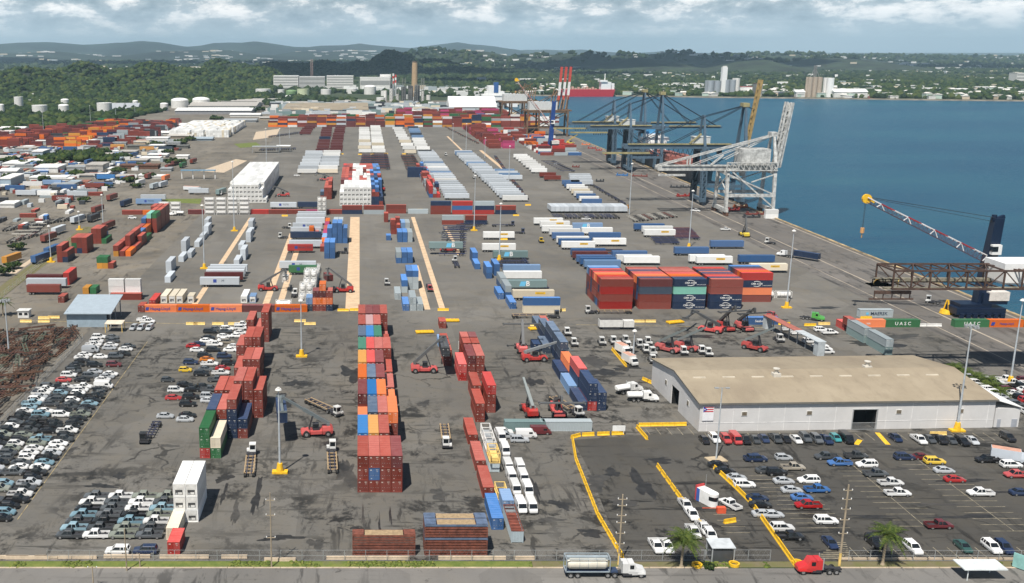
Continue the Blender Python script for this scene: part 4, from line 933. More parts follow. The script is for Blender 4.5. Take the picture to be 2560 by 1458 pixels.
chrows('pale ramps by yellow frames', (1590, 556), (1690, 545), 9, 'wkwr', 'y', L=16); chrows('stacked far rows, left', (897, 432), (905, 392), 20, 'rkn', stack=3); chrows('stacked far rows, right', (937, 425), (935, 390), 18, 'rkn', stack=3); chrows('dark rows by white trailers', (1016, 428), (1002, 392), 18, 'kkr', stack=2)
chrows('single line along the bare strip', (1318, 500), (1240, 395), 26, 'knr', 'y', L=10); chrows('line beyond blue trailers', (1560, 512), (1475, 462), 12, 'nk', 'y', L=10); chrows('dark rows by white far column', (1400, 430), (1352, 405), 10, 'nk')
chrows('line of chassis by the pink pile', (1195, 360), (1115, 320), 18, 'rk', 'y', L=10); chrows('dark ranks at the far left', (650, 378), (735, 375), 16, 'kn', 'y'); chrows('second dark ranks far left', (672, 345), (745, 335), 18, 'kn', 'y', L=16); chrows('brown rows behind blue trailers', (1502, 642), (1490, 630), 6, 'rkn')
chrows('rows under grey B trailers', (1240, 672), (1250, 655), 6, 'nk'); chrows('single blue ones by trailers', (1318, 665), (1368, 726), 2, 'n', 'y'); chrows('chassis by the fence curve', (30, 590), (70, 560), 8, 'wk', 'x', 12)
chrows('left scrap yard rank', (10, 580), (215, 545), 24, 'kwk', 'y', L=12); chrows('second left scrap yard rank', (20, 610), (95, 590), 8, 'kwr', 'y', L=12)
# ------------------------------------------------------------------ road vehicles (front towards +x, wheels on z = 0)
def ring(x, w, zb, zt, wt=None, zm=None):
    wt = w * .9 if wt is None else wt; zm = (zb + zt) * .5 if zm is None else zm
    return [(x, -w * .94, zb), (x, -w, zm), (x, -wt, zt), (x, wt, zt), (x, w, zm), (x, w * .94, zb)]
def carproto(kind):
    if ('v', kind) in PROTO: return PROTO[('v', kind)]
    b, g, l, wh = MB(), MB(), MB(), MB(); b.sm = False
    if kind == 'sedan':
        L, w, wb, r = 2.32, .90, 1.38, .33
        b.loft([ring(-L, w * .82, .35, .80), ring(-L + .12, w * .95, .25, .98), ring(-1.55, w, .2, 1.02), ring(-.6, w, .2, .98), ring(.9, w, .2, .95), ring(1.7, w * .98, .2, .84), ring(L - .15, w * .9, .24, .70), ring(L, w * .72, .34, .58)])
        cab = [(-1.75, -1.05, 1.0), (.35, 1.10, .95)]; zt = 1.46; cw, ct = .80, .60
    elif kind == 'hatchback':
        L, w, wb, r = 2.0, .86, 1.25, .32
        b.loft([ring(-L, w * .88, .35, .9), ring(-L + .1, w * .97, .25, 1.02), ring(-.6, w, .2, 1.02), ring(.8, w, .2, .98), ring(1.5, w * .97, .2, .88), ring(L - .12, w * .9, .25, .74), ring(L, w * .75, .35, .6)])
        cab = [(-1.92, -1.55, 1.02), (.2, 1.02, .97)]; zt = 1.52; cw, ct = .79, .62
    elif kind == 'suv':
        L, w, wb, r = 2.38, .95, 1.42, .38
        b.loft([ring(-L, w * .9, .42, 1.05), ring(-L + .1, w * .98, .32, 1.14), ring(-1.2, w, .28, 1.14), ring(.95, w, .28, 1.10), ring(1.8, w * .98, .28, 1.02), ring(L - .12, w * .92, .32, .92), ring(L, w * .8, .42, .72)])
        cab = [(-2.28, -2.0, 1.12), (.35, 1.12, 1.08)]; zt = 1.76; cw, ct = .88, .70
    elif kind == 'pickup_truck':
        L, w, wb, r = 2.72, .96, 1.72, .40
        b.loft([ring(-.62, w, .38, 1.10), ring(.2, w, .36, 1.10), ring(1.3, w, .36, 1.08), ring(2.2, w * .98, .36, 1.02), ring(L - .1, w * .93, .4, .9), ring(L, w * .85, .48, .74)])
        b.box(-L, -.62, -w, -w + .09, .45, 1.10); b.box(-L, -.62, w - .09, w, .45, 1.10); b.box(-L, -L + .08, -w + .09, w - .09, .5, 1.08)
        cab = [(-.68, -.5, 1.1), (.75, 1.42, 1.06)]; zt = 1.80; cw, ct = .88, .70
    elif kind == 'van':
        L, w, wb, r = 2.7, .99, 1.6, .36
        b.loft([ring(-L, w * .97, .4, 2.1, w * .86, 1.1), ring(-L + .08, w, .3, 2.18, w * .88, 1.1), ring(1.25, w, .3, 2.18, w * .88, 1.1), ring(1.62, w, .3, 2.0, w * .86, 1.1), ring(2.2, w * .97, .3, 1.15, w * .9, .8), ring(L - .1, w * .9, .34, .95, w * .8, .7), ring(L, w * .8, .42, .75, w * .7, .6)])
        cab = None
    elif kind == 'jeep':
        return carproto('suv')
    if cab:
        (xb0, xt0, zb0), (xt1, xb1, zb1) = cab; pan = .02
        # window band: four sloped faces, thin; roof and pillars belong to the body
        g.loft([[(xb0, -cw, zb0 - .03), (xb1, -cw, zb1 - .03), (xb1, cw, zb1 - .03), (xb0, cw, zb0 - .03)], [(xt0 + .02, -ct, zt - .05), (xt1 - .02, -ct, zt - .05), (xt1 - .02, ct, zt - .05), (xt0 + .02, ct, zt - .05)]])
        b.loft([[(xt0 - .06, -ct - .03, zt - .07), (xt1 + .06, -ct - .03, zt - .07), (xt1 + .06, ct + .03, zt - .07), (xt0 - .06, ct + .03, zt - .07)], [(xt0 + .1, -ct + .06, zt), (xt1 - .1, -ct + .06, zt), (xt1 - .1, ct - .06, zt), (xt0 + .1, ct - .06, zt)]])
        xm = (xt0 + xt1) / 2 + .1
        for s_ in (-1, 1):
            for (xb, xt, zb) in ((xb0, xt0, zb0), (xb1, xt1, zb1)): b.bar((xb, s_ * cw, zb), (xt, s_ * ct, zt - .05), .05)
            if kind != 'pickup_truck' or True: b.bar((xm, s_ * (cw + .005), zb0), (xm, s_ * (ct + .005), zt - .05), .045)
            if kind == 'suv': b.bar((xt0 + .55, s_ * (cw + .005), zb0), (xt0 + .6, s_ * (ct + .005), zt - .05), .06)
    else:
        g.loft([[(1.30, -.80, 2.04), (1.30, .80, 2.04)], [(2.12, .84, 1.22), (2.12, -.84, 1.22)]], cap=False) if False else None
        g.add([(1.36, -.78, 2.10), (1.36, .78, 2.10), (1.66, .80, 1.98), (1.66, -.80, 1.98)], [(0, 1, 2, 3)])
        g.add([(1.66, -.80, 2.0), (1.66, .80, 2.0), (2.2, .86, 1.19), (2.2, -.86, 1.19)], [(0, 1, 2, 3)])
        for s_ in (-1, 1): g.box(.55, 1.5, s_ * .985 - .012, s_ * .985 + .012, 1.25, 1.75)
        g.box(-2.715, -2.70, -.7, .7, 1.25, 1.8)
    if kind == 'pickup_truck': l2 = MB(); l2.box(-L + .08, -.63, -w + .09, w - .09, .62, .66)
    for s_ in (-1, 1): l.box(L - .14, L - .02, s_ * w * .62 - .14, s_ * w * .62 + .14, .66 if kind != 'van' else .82, .78 if kind != 'van' else .95)
    parts = [('body', b.mesh('car_body', P_CAR), True), ('windows', g.mesh('windows', GLASS), False)]
    if kind == 'pickup_truck': parts.append(('cargo_bed', l2.mesh('cargo_bed', DARKST), False))
    for x in (-wb, wb):
        for s_ in (-1, 1):
            q_ = MB(); y = s_ * (w - .13); q_.bar((x, y - .11, r), (x, y + .11, r), r, 0, n=14); q_.bar((x, y + s_ * .11, r), (x, y + s_ * .125, r), r * .62, 1, n=10)
            parts.append(('wheel', q_.mesh('wheel', [TYRE, RIM]), False))
    # far version: one mesh
    f = MB(); f.add(b.v, b.f, 0); f.add(g.v, g.f, 1)
    if kind == 'pickup_truck': f.add(l2.v, l2.f, 2)
    for x in (-wb, wb):
        for s_ in (-1, 1): f.bar((x, s_ * (w - .13) - .11, r), (x, s_ * (w - .13) + .11, r), r, 2, n=8)
    PROTO[('v', kind)] = parts; PROTO[('vf', kind)] = f.mesh('car_far', [P_CAR, GLASS, TYRE]); return parts
VC = dict(w=(.74, .74, .73), s=(.42, .44, .46), d=(.055, .06, .065), k=(.012, .012, .014), b=(.20, .33, .40), g=(.22, .24, .20), r=(.42, .02, .02), n=(.015, .03, .08), B=(.02, .12, .36), y=(.75, .50, .02), o=(.65, .20, .02), m=(.13, .015, .02), t=(.04, .26, .28), e=(.32, .28, .22), q=(.02, .07, .06), D=(.10, .11, .12))
VN = dict(w='white', s='silver', d='dark grey', k='black', b='pale blue', g='grey green', r='red', n='dark blue', B='bright blue', y='yellow', o='orange', m='dark red', t='teal', e='tan', q='dark green', D='mid grey')
KN = dict(S='sedan', H='hatchback', U='suv', P='pickup_truck', V='van')
def car(k, c, x, y, rz, label, group, detail=True):
    kind = KN[k]; carproto(kind); nm = kind.replace('_', ' '); rz = rz + radians(random.uniform(-1.2, 1.2)); col = VC[c]
    lab = '%s %s %s' % (VN[c], nm if kind != 'suv' else 'SUV', label); cat = {'pickup_truck': 'pickup truck', 'van': 'van'}.get(kind, 'car')
    if detail: return inst(carproto(kind), kind, (x, y, .03), rz, col, lab, cat, group)
    o = obj(kind, PROTO[('vf', kind)], None, (x, y, .03), rz, col); return tag(o, lab, cat, group)
RC = random.Random(21)
# left lot: the long fenced grid, four cars across
for r_ in range(30):
    y = 195.5 + r_ * 2.95
    for c_ in range(4):
        x = -74.7 - c_ * 5.25
        u = CX + x * PXM(y); v_ok = u > -25
        if not v_ok or RC.random() < .03: continue
        k = RC.choice('SSHHPPU') if r_ > 4 else RC.choice('PPH'); c = RC.choice('wwwwwbbgddddkkkkkssDD')
        car(k, c, x + RC.uniform(-.25, .25), y + RC.uniform(-.12, .12), 0 if RC.random() < .9 else pi, 'in long fenced lot, %s row from road, %s from lane' % (ordn(r_), ORD[c_]), 'cars in the long fenced lot', y < 300)
# front block of pickups
rows = ['dwgD', 'bdgd', 'dkbw', 'bDkg', 'kDwb', 'wDwd', 'DwgG'.replace('G', 'g')]
for r_, st in enumerate(rows):
    for c_, c in enumerate(st): car('P', c, -58.4 + c_ * 5.3 + r_ * .12 + RC.uniform(-.15, .15), 187.9 + r_ * 3.05, pi, 'in front block by the road, %s row, %s from left' % (ORD[r_], ORD[c_]), 'front block of pickup trucks')
def at5(px, py): return (px / 3.956, 730 + py / 3.956)
def put(lst, cv, place, group, rz=0, h=.9):
    for i, q in enumerate(lst):
        k, c, px, py = q[:4]; u, v = cv(px, py); x, y = G(u, v); a = q[4] if len(q) > 4 else rz
        car(k, c, x, y + (h if abs(sin(a)) < .5 else 2.2), a, place + ' @N', group, y < 310)
put([('P', 'k', 560, 968), ('P', 'w', 810, 968), ('V', 'w', 1020, 962), ('S', 'r', 622, 897), ('S', 'k', 805, 897), ('S', 'w', 1010, 893), ('S', 's', 1050, 865), ('S', 'w', 1085, 838), ('U', 'w', 675, 852), ('U', 'D', 885, 858), ('S', 's', 930, 815), ('U', 'd', 720, 812), ('S', 'k', 715, 775), ('S', 'k', 755, 745), ('U', 'k', 930, 750), ('U', 'm', 1122, 746), ('S', 'k', 805, 705), ('S', 'w', 800, 672), ('S', 'w', 835, 645), ('S', 'w', 990, 666), ('U', 'D', 1140, 662), ('S', 'k', 1215, 635), ('V', 's', 890, 605), ('P', 'w', 895, 575), ('P', 'w', 920, 545), ('S', 's', 1075, 578), ('S', 'w', 1095, 548), ('S', 'w', 1238, 590), ('S', 'd', 1265, 560), ('U', 'w', 950, 512), ('U', 'w', 975, 470), ('S', 'D', 1105, 470), ('S', 'd', 1110, 507)],
    at5, 'in the upper part of left lot', 'cars in the upper left lot')
put([('U', 's', 1310, 388), ('U', 's', 1385, 388), ('U', 's', 1470, 388)], at5, 'nose to camera beside the tan booth', 'trio by the booth', -pi / 2 - .15)
put([('P', 'w', 1455, 315)], at5, 'on the lane above the three silver cars', None, 0)
put([('S', 's', 1825, 1292), ('S', 'k', 1850, 1250), ('S', 's', 1630, 1258), ('U', 'k', 1855, 1142), ('S', 's', 2060, 1102), ('U', 's', 2060, 1062), ('U', 'k', 1885, 1068), ('S', 'r', 1710, 1076), ('P', 'D', 2070, 994), ('S', 'k', 2000, 962), ('S', 'k', 1905, 992), ('U', 'w', 1735, 1002), ('S', 'k', 1820, 945), ('H', 'd', 1655, 898), ('P', 'D', 2140, 897), ('P', 'w', 2180, 828), ('S', 'r', 2200, 782), ('U', 'k', 1990, 838), ('S', 'D', 2030, 790), ('H', 'y', 1830, 797), ('P', 'w', 2070, 738), ('U', 'k', 2260, 732), ('U', 'n', 1885, 724), ('S', 'o', 2045, 692), ('U', 'n', 2215, 662), ('U', 'k', 2020, 658), ('S', 'w', 2275, 597), ('S', 'w', 2315, 562), ('U', 'k', 2108, 598), ('S', 'w', 1945, 598), ('S', 'r', 1905, 558), ('S', 'n', 1960, 540), ('P', 'w', 2120, 543), ('S', 'w', 2215, 500), ('S', 'w', 2040, 505), ('U', 'e', 2250, 520), ('S', 'k', 2055, 475), ('S', 'w', 2210, 460), ('S', 'w', 2345, 455), ('U', 'k', 2075, 414), ('S', 'd', 2225, 412), ('S', 'w', 2375, 425), ('U', 'w', 2245, 388), ('S', 'D', 2130, 388), ('U', 'w', 2385, 380), ('P', 'w', 2390, 345)],
    at5, 'in the middle lot by red stacks', 'cars in the middle lot')
at0 = lambda px, py: (px / 3.956, 1090 + py / 3.956)
put([('U', 'w', 1155, 1185), ('U', 'n', 1430, 1183)], at0, 'parked by the road fence left of red box', 'two by the road fence', pi)
at8 = lambda px, py: (1740 + px / 3.118, 1060 + py / 3.118)
put([('S', 'k', 85, 168), ('U', 'w', 165, 158), ('U', 'r', 255, 163), ('V', 'r', 330, 166), ('P', 'k', 400, 167), ('S', 'd', 483, 163), ('S', 'n', 553, 156), ('P', 'd', 645, 157), ('S', 'k', 722, 157), ('S', 'w', 808, 163), ('U', 'D', 880, 152), ('U', 'D', 968, 162), ('P', 'n', 1040, 167), ('H', 't', 1117, 153), ('V', 'k', 1200, 162), ('S', 'n', 1588, 150), ('P', 'w', 1772, 166), ('S', 'd', 1853, 160), ('P', 'k', 1935, 166), ('S', 'd', 2018, 168), ('U', 'k', 2112, 182), ('S', 's', 2188, 172), ('U', 'k', 2470, 150)],
    at8, 'nose out along the warehouse wall', 'cars along the warehouse wall', -pi / 2)
at4 = lambda px, py: (1920 + px / 3.956, 1090 + py / 3.956)
put([('P', 'k', 230, 1042), ('U', 'w', 155, 955), ('U', 'w', 590, 884), ('P', 'm', 1710, 930), ('S', 's', 60, 820), ('P', 'r', 410, 730, pi), ('S', 'B', 350, 650), ('P', 'B', 500, 572), ('S', 's', 250, 575), ('P', 'w', 1300, 608), ('P', 'w', 2120, 606, pi), ('P', 'w', 1230, 505), ('S', 's', 170, 485), ('U', 'w', 415, 480, pi), ('S', 'r', 1865, 468), ('P', 'D', 1080, 412), ('U', 'k', 95, 400), ('P', 'e', 260, 350), ('S', 's', 1760, 378), ('P', 'B', 722, 306, pi), ('U', 'w', 990, 322, pi), ('U', 'w', 2425, 326), ('P', 'r', 2480, 425, pi), ('U', 'y', 1665, 290), ('P', 'k', 2190, 274, pi), ('U', 'n', 1365, 248), ('S', 'm', 1540, 244), ('H', 's', 168, 250), ('P', 'd', 590, 244, pi), ('P', 'd', 885, 234), ('S', 'd', -10, 380), ('U', 'n', -100, 265), ('S', 'n', 2520, 600)],
    at4, 'parked in open right car park', 'cars in the open right car park')
put([('S', 'n', 660, 1135, -pi / 2 + .0), ('U', 'k', 1100, 1130, -pi / 2), ('U', 'w', 1490, 1190, -pi / 2), ('S', 'q', 1990, 1172, -pi / 2), ('U', 'w', 2275, 1182, -pi / 2), ('U', 'n', 2400, 1186, -pi / 2)], at4, 'in the kerbside row by the palm', 'cars in the kerbside row')
at3 = lambda px, py: (1280 + px / 3.956, 1090 + py / 3.956)
put([('S', 's', 2500, 815), ('S', 'k', 2470, 720), ('S', 'n', 2440, 655), ('S', 'k', 2120, 380), ('S', 'k', 2050, 320), ('S', 's', 2230, 450), ('U', 'w', 2310, 522), ('P', 'n', 2420, 262)], at3, 'right of the long yellow barrier', 'cars along the yellow barrier')
put([('P', 'w', 2190, 745, 2.0), ('P', 'w', 1745, 755, -1.57), ('P', 'w', 1808, 848, -1.57), ('P', 'w', 1825, 1025, -1.57), ('P', 'w', 1925, 985, -1.57), ('U', 'w', 1995, 1062, -1.57), ('P', 'w', 1455, 1172, -1.57), ('P', 'w', 1555, 1172, -1.57)], at3, 'among the yellow barriers near the guard booth', 'white vehicles near the guard booth')
z4 = lambda px, py: (1140 + px / 3.936, 1010 + py / 3.936)
for i, (px, py) in enumerate([(655, 1092), (600, 912), (558, 792), (527, 692), (762, 1094), (722, 922), (677, 802), (645, 702), (497, 525), (455, 390)]):
    u, v = z4(px, py); x, y = G(u, v); col_ = 'left' if i < 4 else 'right' if i < 8 else 'upper'
    car('V', 'w', x, y + 2.7, -pi / 2 + .03, 'in the %s file right of grey open box, %s from road' % (col_, ORD[i % 4]), 'two files of white vans')
put([('U', 's', 630, 388), ('V', 'w', 695, 342), ('V', 'm', 838, 308), ('U', 'w', 475, 312), ('U', 's', 490, 348)], z4, 'in front of the crosswise grey open boxes', 'cars before the grey open boxes')
for r_ in range(17):
    for c_ in range(5):
        if RC.random() < .08: continue
        car(RC.choice('SUHP'), RC.choice('wwwkkwDsrm'), 181 + c_ * 5.4, 238 + r_ * 3.1, 0, 'behind the white annex, %s row, %s from annex' % (ordn(r_), ORD[c_]), 'cars behind the white annex', False)
t8 = lambda px, py: (1920 + px / 3.956, 730 + py / 3.956)
put([('P', 'w', 220, 392), ('P', 'w', 315, 430), ('U', 'w', 420, 512), ('P', 'w', 525, 560), ('P', 'w', 560, 590), ('U', 'w', 590, 618), ('U', 'w', 535, 398), ('P', 'w', 620, 424)], t8, 'beside the open sided shelter', 'white vehicles by the shelter')
for i, (u, v, k, c, a) in enumerate([(1815, 577, 'P', 'w', 0), (742, 441, 'S', 'w', 0), (1392, 412, 'S', 'w', 0), (1740, 530, 'P', 'w', -.6), (330, 548, 'U', 'w', 0), (148, 697, 'S', 'w', 0), (1466, 551, 'P', 'w', 0), (360, 805, 'P', 'w', 0), (353, 467, 'S', 'w', .8)]):
    x, y = G(u, v); car(k, c, x, y + 1, a, ('on the open apron behind the cranes', 'on open asphalt beside the reach stacker', 'beyond the white trailers by the quay', 'near the white crane leg', 'under the yellow checkpoint blocks', 'behind the grey trailer at the fence curve', 'under the tight rank of trailers', 'driving past the tan booth', 'on the left yard road')[i], None, False)
# ------------------------------------------------------------------ heavy vehicles
def yardtractor(col):
    k = ('yt', col)
    if k in PROTO: return PROTO[k]
    c = MB(); c.box(-2.7, 2.6, -.45, .45, .55, .85); c.box(-1.9, -.6, -.6, .6, .85, 1.05); c.box(.4, 2.75, -1.15, 1.15, .5, .9); c.box(-.4, .5, -1.15, -.6, .45, 1.0); c.box(-.4, .5, .6, 1.15, .45, 1.0)
    w = MB(); wheels(w, (-1,), (0,), .5); w = MB()
    for x, ys in ((2.0, (-1.0, 1.0)), (-1.6, (-.95, .95))):
        for y in ys: w.bar((x, y - .2, .5), (x, y + .2, .5), .5, 0, n=12); s_ = 1 if y > 0 else -1; w.bar((x, y + s_ * .2, .5), (x, y + s_ * .22, .5), .28, 1, n=8)
    b = MB(); b.box(.95, 2.5, -1.05, .45, 1.0, 1.55, 0)
    for x in (1.0, 2.42):
        for y in (-1.0, .38): b.box(x - .05, x + .08, y - .05, y + .07, 1.55, 2.75, 0)
    b.box(.9, 2.6, -1.1, .5, 2.72, 2.95, 0); b.box(1.6, 2.7, .5, 1.15, .9, 1.4, 0)
    g = MB(); g.box(1.03, 2.44, -1.0, .40, 1.56, 2.72)
    PROTO[k] = [('cab', b.mesh('tractor_cab', P_CAR), True, [('windows', g.mesh('windows', GLASS), False)]), ('frame', c.mesh('tractor_frame', DARKST), False), ('wheel_set', w.mesh('wheel_set', [TYRE, RIM]), False)]
    return PROTO[k]
def tractor(u, v, rz, label, group='white yard tractors', c=(.74, .74, .72), h=1.0):
    x, y = G(u, v); inst(yardtractor(0), 'yard_tractor', (x, y + h, .03), rz, c, label, 'yard tractor', group); return x, y
z7 = lambda px, py: (1440 + px / 3.76, 770 + py / 3.76)
for i, (px, py) in enumerate([(255, 358), (362, 352), (472, 345), (412, 400), (500, 405), (605, 382), (688, 358), (668, 432), (725, 455), (735, 530), (1022, 450), (1190, 442), (1258, 465), (1928, 330)]):
    u, v = z7(px, py); tractor(u, v, -pi / 2 + .05 * (i % 3 - 1), 'white cabbed yard tractor parked %s @L' % ('behind the warehouse' if px > 600 else 'beside the yellow barriers'), h=2.5)
tractor(1420, 841, -pi / 2, 'white yard tractor parked right of the far navy stacks', h=2.5); tractor(1437, 868, -pi / 2, 'white yard tractor parked right of slate blue stack', h=2.5)
def flat(u, v, rz, L, label, col, tcol=None, deck=True, load=None):
    """tractor pulling an open chassis: two things, the tractor and the trailer behind it"""
    x, y = G(u, v); c = MB(); l = L
    for s_ in (-.55, .55): c.box(-l - 2.0, -1.0, s_ - .1, s_ + .1, .95, 1.25, 0)
    for i in range(6): xx = -1.4 - i * (l + .2) / 5; c.box(xx - .12, xx + .12, -1.22, 1.22, .98, 1.22, 1 if deck else 0)
    if deck:
        for s_ in (-1.05, 1.05): c.box(-l - 1.9, -1.1, s_ - .14, s_ + .14, 1.22, 1.34, 1)
    for xx in (-l - .2, -l - 1.5):
        for yy in (-.95, .95): c.bar((xx, yy - .25, .5), (xx, yy + .25, .5), .5, 2, n=12)
    o = obj('flatbed_chassis', c.mesh('flatbed_chassis', [P_MACH, load or WOOD, TYRE]), None, (x, y, .03), rz, (.03, .035, .07)); tag(o, label, 'chassis')
    return x, y
at2 = lambda px, py: (640 + px / 3.956, 1090 + py / 3.956)
for (u, v, rz, lab) in [(829, 1138, pi / 2 + .05, 'on the lane left of long central stack'), (628, 1146, pi / 2 + .06, 'at the front end of red left stack'), (1116, 1112, -pi / 2 - .03, 'in the lane right of the long central stack'), (832, 1035, -.9, 'below the lifted navy container'), (1436, 1035, -pi / 2 + .35, 'behind the grey open boxes')]:
    x, y = G(u, v); dx, dy = cos(rz), sin(rz)
    flat(u, v, rz, 9.6, 'empty timber decked chassis behind yard tractor ' + lab, None)
    inst(yardtractor(0), 'yard_tractor', (x + dx * .6, y + dy * .6, .03), rz, (.74, .74, .72), 'white yard tractor pulling an empty chassis ' + lab, 'yard tractor', None)
x, y = G(372, 1090); flat(372, 1102, -pi / 2, 9, 'dark chassis on the open asphalt left of green stack', None, deck=False)
inst(yardtractor(0), 'yard_tractor', (x, y - 3.4, .03), -pi / 2, (.03, .03, .035), 'black yard tractor on the open asphalt left of green stack', 'yard tractor')
for (u, v, rz, c, lab) in [(968, 714, -pi / 2, (.7, .7, .68), 'white yard tractor driving down the lane left of grey boxes'), (1138, 660, pi / 2, (.7, .7, .68), 'white tractor with blue chassis on the lane by blue zigzag'), (1076, 730, -pi / 2, (.42, .04, .04), 'red tractor with dark chassis between the pale strips'), (735, 745, pi / 2, (.7, .7, .68), 'white yard tractor beside the white tanks'), (716, 573, 0.0, (.7, .7, .68), 'white tractor left of the grey trailers, upper one'), (708, 598, pi, (.7, .7, .68), 'white tractor coupled to the navy trailer'), (855, 636, 0, (.05, .05, .06), 'black small tractor right of the blue stack'), (2340, 762, 2.6, (.7, .7, .68), 'white yard tractor on the quay below the truss'), (1930, 612, 2.5, (.7, .7, .68), 'white yard tractor on the quay apron'), (1115, 390, -pi / 2, (.7, .7, .68), 'white tractor between the two long white columns'), (1354, 608, -pi / 2, (.75, .50, .03), 'yellow tractor on the aisle left of crowded trailers'), (1300, 586, 0, (.05, .06, .12), 'dark blue tractor ahead of the white trailer'), (1275, 567, 0, (.05, .06, .12), 'dark blue tractor before the chassis rows'), (1186, 447, -pi / 2, (.7, .7, .68), 'white tractor at the end of the lavender trailers')]:
    x, y = G(u, v); inst(yardtractor(0), 'yard_tractor', (x, y + 2, .03), rz, c, lab, 'yard tractor')
    if 'chassis' in lab: flat(u, v, rz, 8, 'dark empty chassis behind the %s' % lab.split(' tractor')[0] + ' tractor on the lane' , None, deck=False)
for (u, v, lab) in [(1275, 795, 'timber decked chassis in front of navy over cream boxes'), (1510, 784, 'dark chassis in front of the red and navy block')]:
    x, y = G(u, v); rz = 0 if u < 1400 else pi
    flat(u + (100 if u < 1400 else -25), v, rz, 12, lab, None)
    xx, yy = G(u + (100 if u < 1400 else -25), v); inst(yardtractor(0), 'yard_tractor', (xx + (.6 if rz == 0 else -.6), yy, .03), rz, (.7, .7, .68) if rz else (.08, .08, .08), ('white' if rz else 'dark') + ' tractor coupled to the ' + lab, 'yard tractor')
# reach stackers
def stacker(u, v, rz, label, boom=40, ext=1.0, c=(.50, .035, .03), spread=True, load=None, h=1.2, bc=(.10, .105, .11), xy=None):
    x, y = xy or G(u, v); r = thing('reach_stacker', label, 'reach stacker', (x, y + h, .03), rz, 'reach stackers')
    b = MB(); b.loft([ring(-4.2, 1.4, .8, 2.1, 1.2), ring(-3.6, 1.55, .6, 2.6, 1.3), ring(-1.6, 1.55, .6, 2.3, 1.35), ring(-1.4, 1.0, .7, 1.5, .95), ring(1.6, 1.0, .7, 1.5, .95), ring(1.8, 1.6, .6, 1.7, 1.4), ring(3.6, 1.6, .6, 1.6, 1.4), ring(3.9, 1.4, .8, 1.3, 1.2)])
    b.box(-1.4, 1.5, 1.0, 1.5, .7, 1.5); b.box(-1.4, 1.5, -1.5, -1.0, .7, 1.5)
    obj('chassis', b.mesh('stacker_chassis', P_MACH), r, color=c)
    cb = MB(); cb.box(-.7, .9, -.75, .75, 1.5, 2.1, 0); cb.box(-.65, .85, -.7, .7, 2.1, 3.1, 1); cb.box(-.7, .9, -.75, .75, 3.1, 3.25, 0)
    obj('cab', cb.mesh('stacker_cab', [DARKST, GLASS]), r)
    w_ = MB(); w_.bar((0, 0, 0), (0, 0, 0.01), .1)
    for xx, rr in ((2.6, .85), (-2.9, .75)):
        for yy in (-1.55, 1.55):
            q_ = MB(); q_.bar((xx, yy - .4, rr), (xx, yy + .4, rr), rr, 0, n=16); s_ = 1 if yy > 0 else -1; q_.bar((xx, yy + s_ * .4, rr), (xx, yy + s_ * .43, rr), rr * .5, 1, n=10)
            obj('wheel', q_.mesh('wheel', [TYRE, RIM]), r)
    a = radians(boom); p0 = Vector((-3.1, 0, 3.0)); L1, L2 = 7.5, 5.0 * ext; d = Vector((cos(a), 0, sin(a)))
    bm = MB(); bm.bar(p0, p0 + d * L1, .42, 0); bm.bar(p0 + d * (L1 - .5), p0 + d * (L1 + L2), .30, 0)
    bm.box(-3.5, -2.7, -.75, -.45, 2.3, 3.2, 0); bm.box(-3.5, -2.7, .45, .75, 2.3, 3.2, 0)
    obj('boom', bm.mesh('stacker_boom', P_MACH), r, color=bc)
    ln = MB()
    for s_ in (-.5, .5): ln.bar((1.9, s_, 1.5), tuple(p0 + d * (L1 * .62) + Vector((0, s_ * .6, -.3))), .14)
    obj('lift_cylinder', ln.mesh('lift_cylinder', DARKST), r); tip = p0 + d * (L1 + L2)
    if spread:
        sp = MB(); zz = tip.z - 1.5; xx = tip.x + .3
        sp.bar(tip, (xx, 0, zz), .3); sp.box(xx - .35, xx + .35, -6.0, 6.0, zz - .35, zz)
        for s_ in (-6.0, 6.0): sp.box(xx - 1.15, xx + 1.15, s_ - .15, s_ + .15, zz - .45, zz)
        obj('spreader', sp.mesh('spreader', P_MACH), r, color=bc)
        return r, (x, y + h), tip, zz
    return r, (x, y + h), tip, 0
def held(res, rz, col, lab, L=12.19):
    r, (x, y), tip, zz = res; px, py = x + cos(rz) * (tip.x + .3), y + sin(rz) * (tip.x + .3); pr = cproto(L, 2.59, True, 'y')
    inst(pr, 'shipping_container', (px, py, zz - .45 - 2.6), rz, CC[col], lab, 'shipping container')
s1 = stacker(1062, 933, 0.0, 'red reach stacker lifting a dark container beside the long central stack', 44, .9); held(s1, 0, 'k', 'dark grey container hanging high from a reach stacker above its square shadow', 12.19)
rz = pi + .12; s2 = stacker(790, 1092, rz, 'red reach stacker with a long grey boom lowering a navy container', 33, 1.25, bc=(.14, .17, .18)); held(s2, rz, 'n', 'navy container held low by reach stacker left of lamp mast')
s3 = stacker(1338, 905, .05, 'red reach stacker with level boom at the slate blue stacks', 17, 1.1, bc=(.2, .22, .23))
s4 = stacker(1325, 1038, pi / 2 + .1, 'red reach stacker behind crosswise grey box, boom towards the camera side', 24, .8, spread=False, bc=(.2, .23, .23))
s5 = stacker(1395, 1040, -pi / 2, 'black spreader reach stacker facing camera behind grey open box', 25, .3)
s6 = stacker(670, 728, .05, 'red reach stacker lifting a white tank behind the orange wall', 30, .8); r6 = s6
inst(tproto('y'), 'tank_container', (s6[1][0] + s6[2].x + .3, s6[1][1], s6[3] - 3.1), 0, (.74, .73, .70), 'white tank container hanging from the reach stacker behind orange wall', 'tank container')
rz = pi; s7 = stacker(858, 732, rz, 'red reach stacker lifting a maroon box on the wide pale strip', 38, .8); held(s7, rz + .3, 'm', 'maroon container tilted under reach stacker beside orange tower', 6.06)
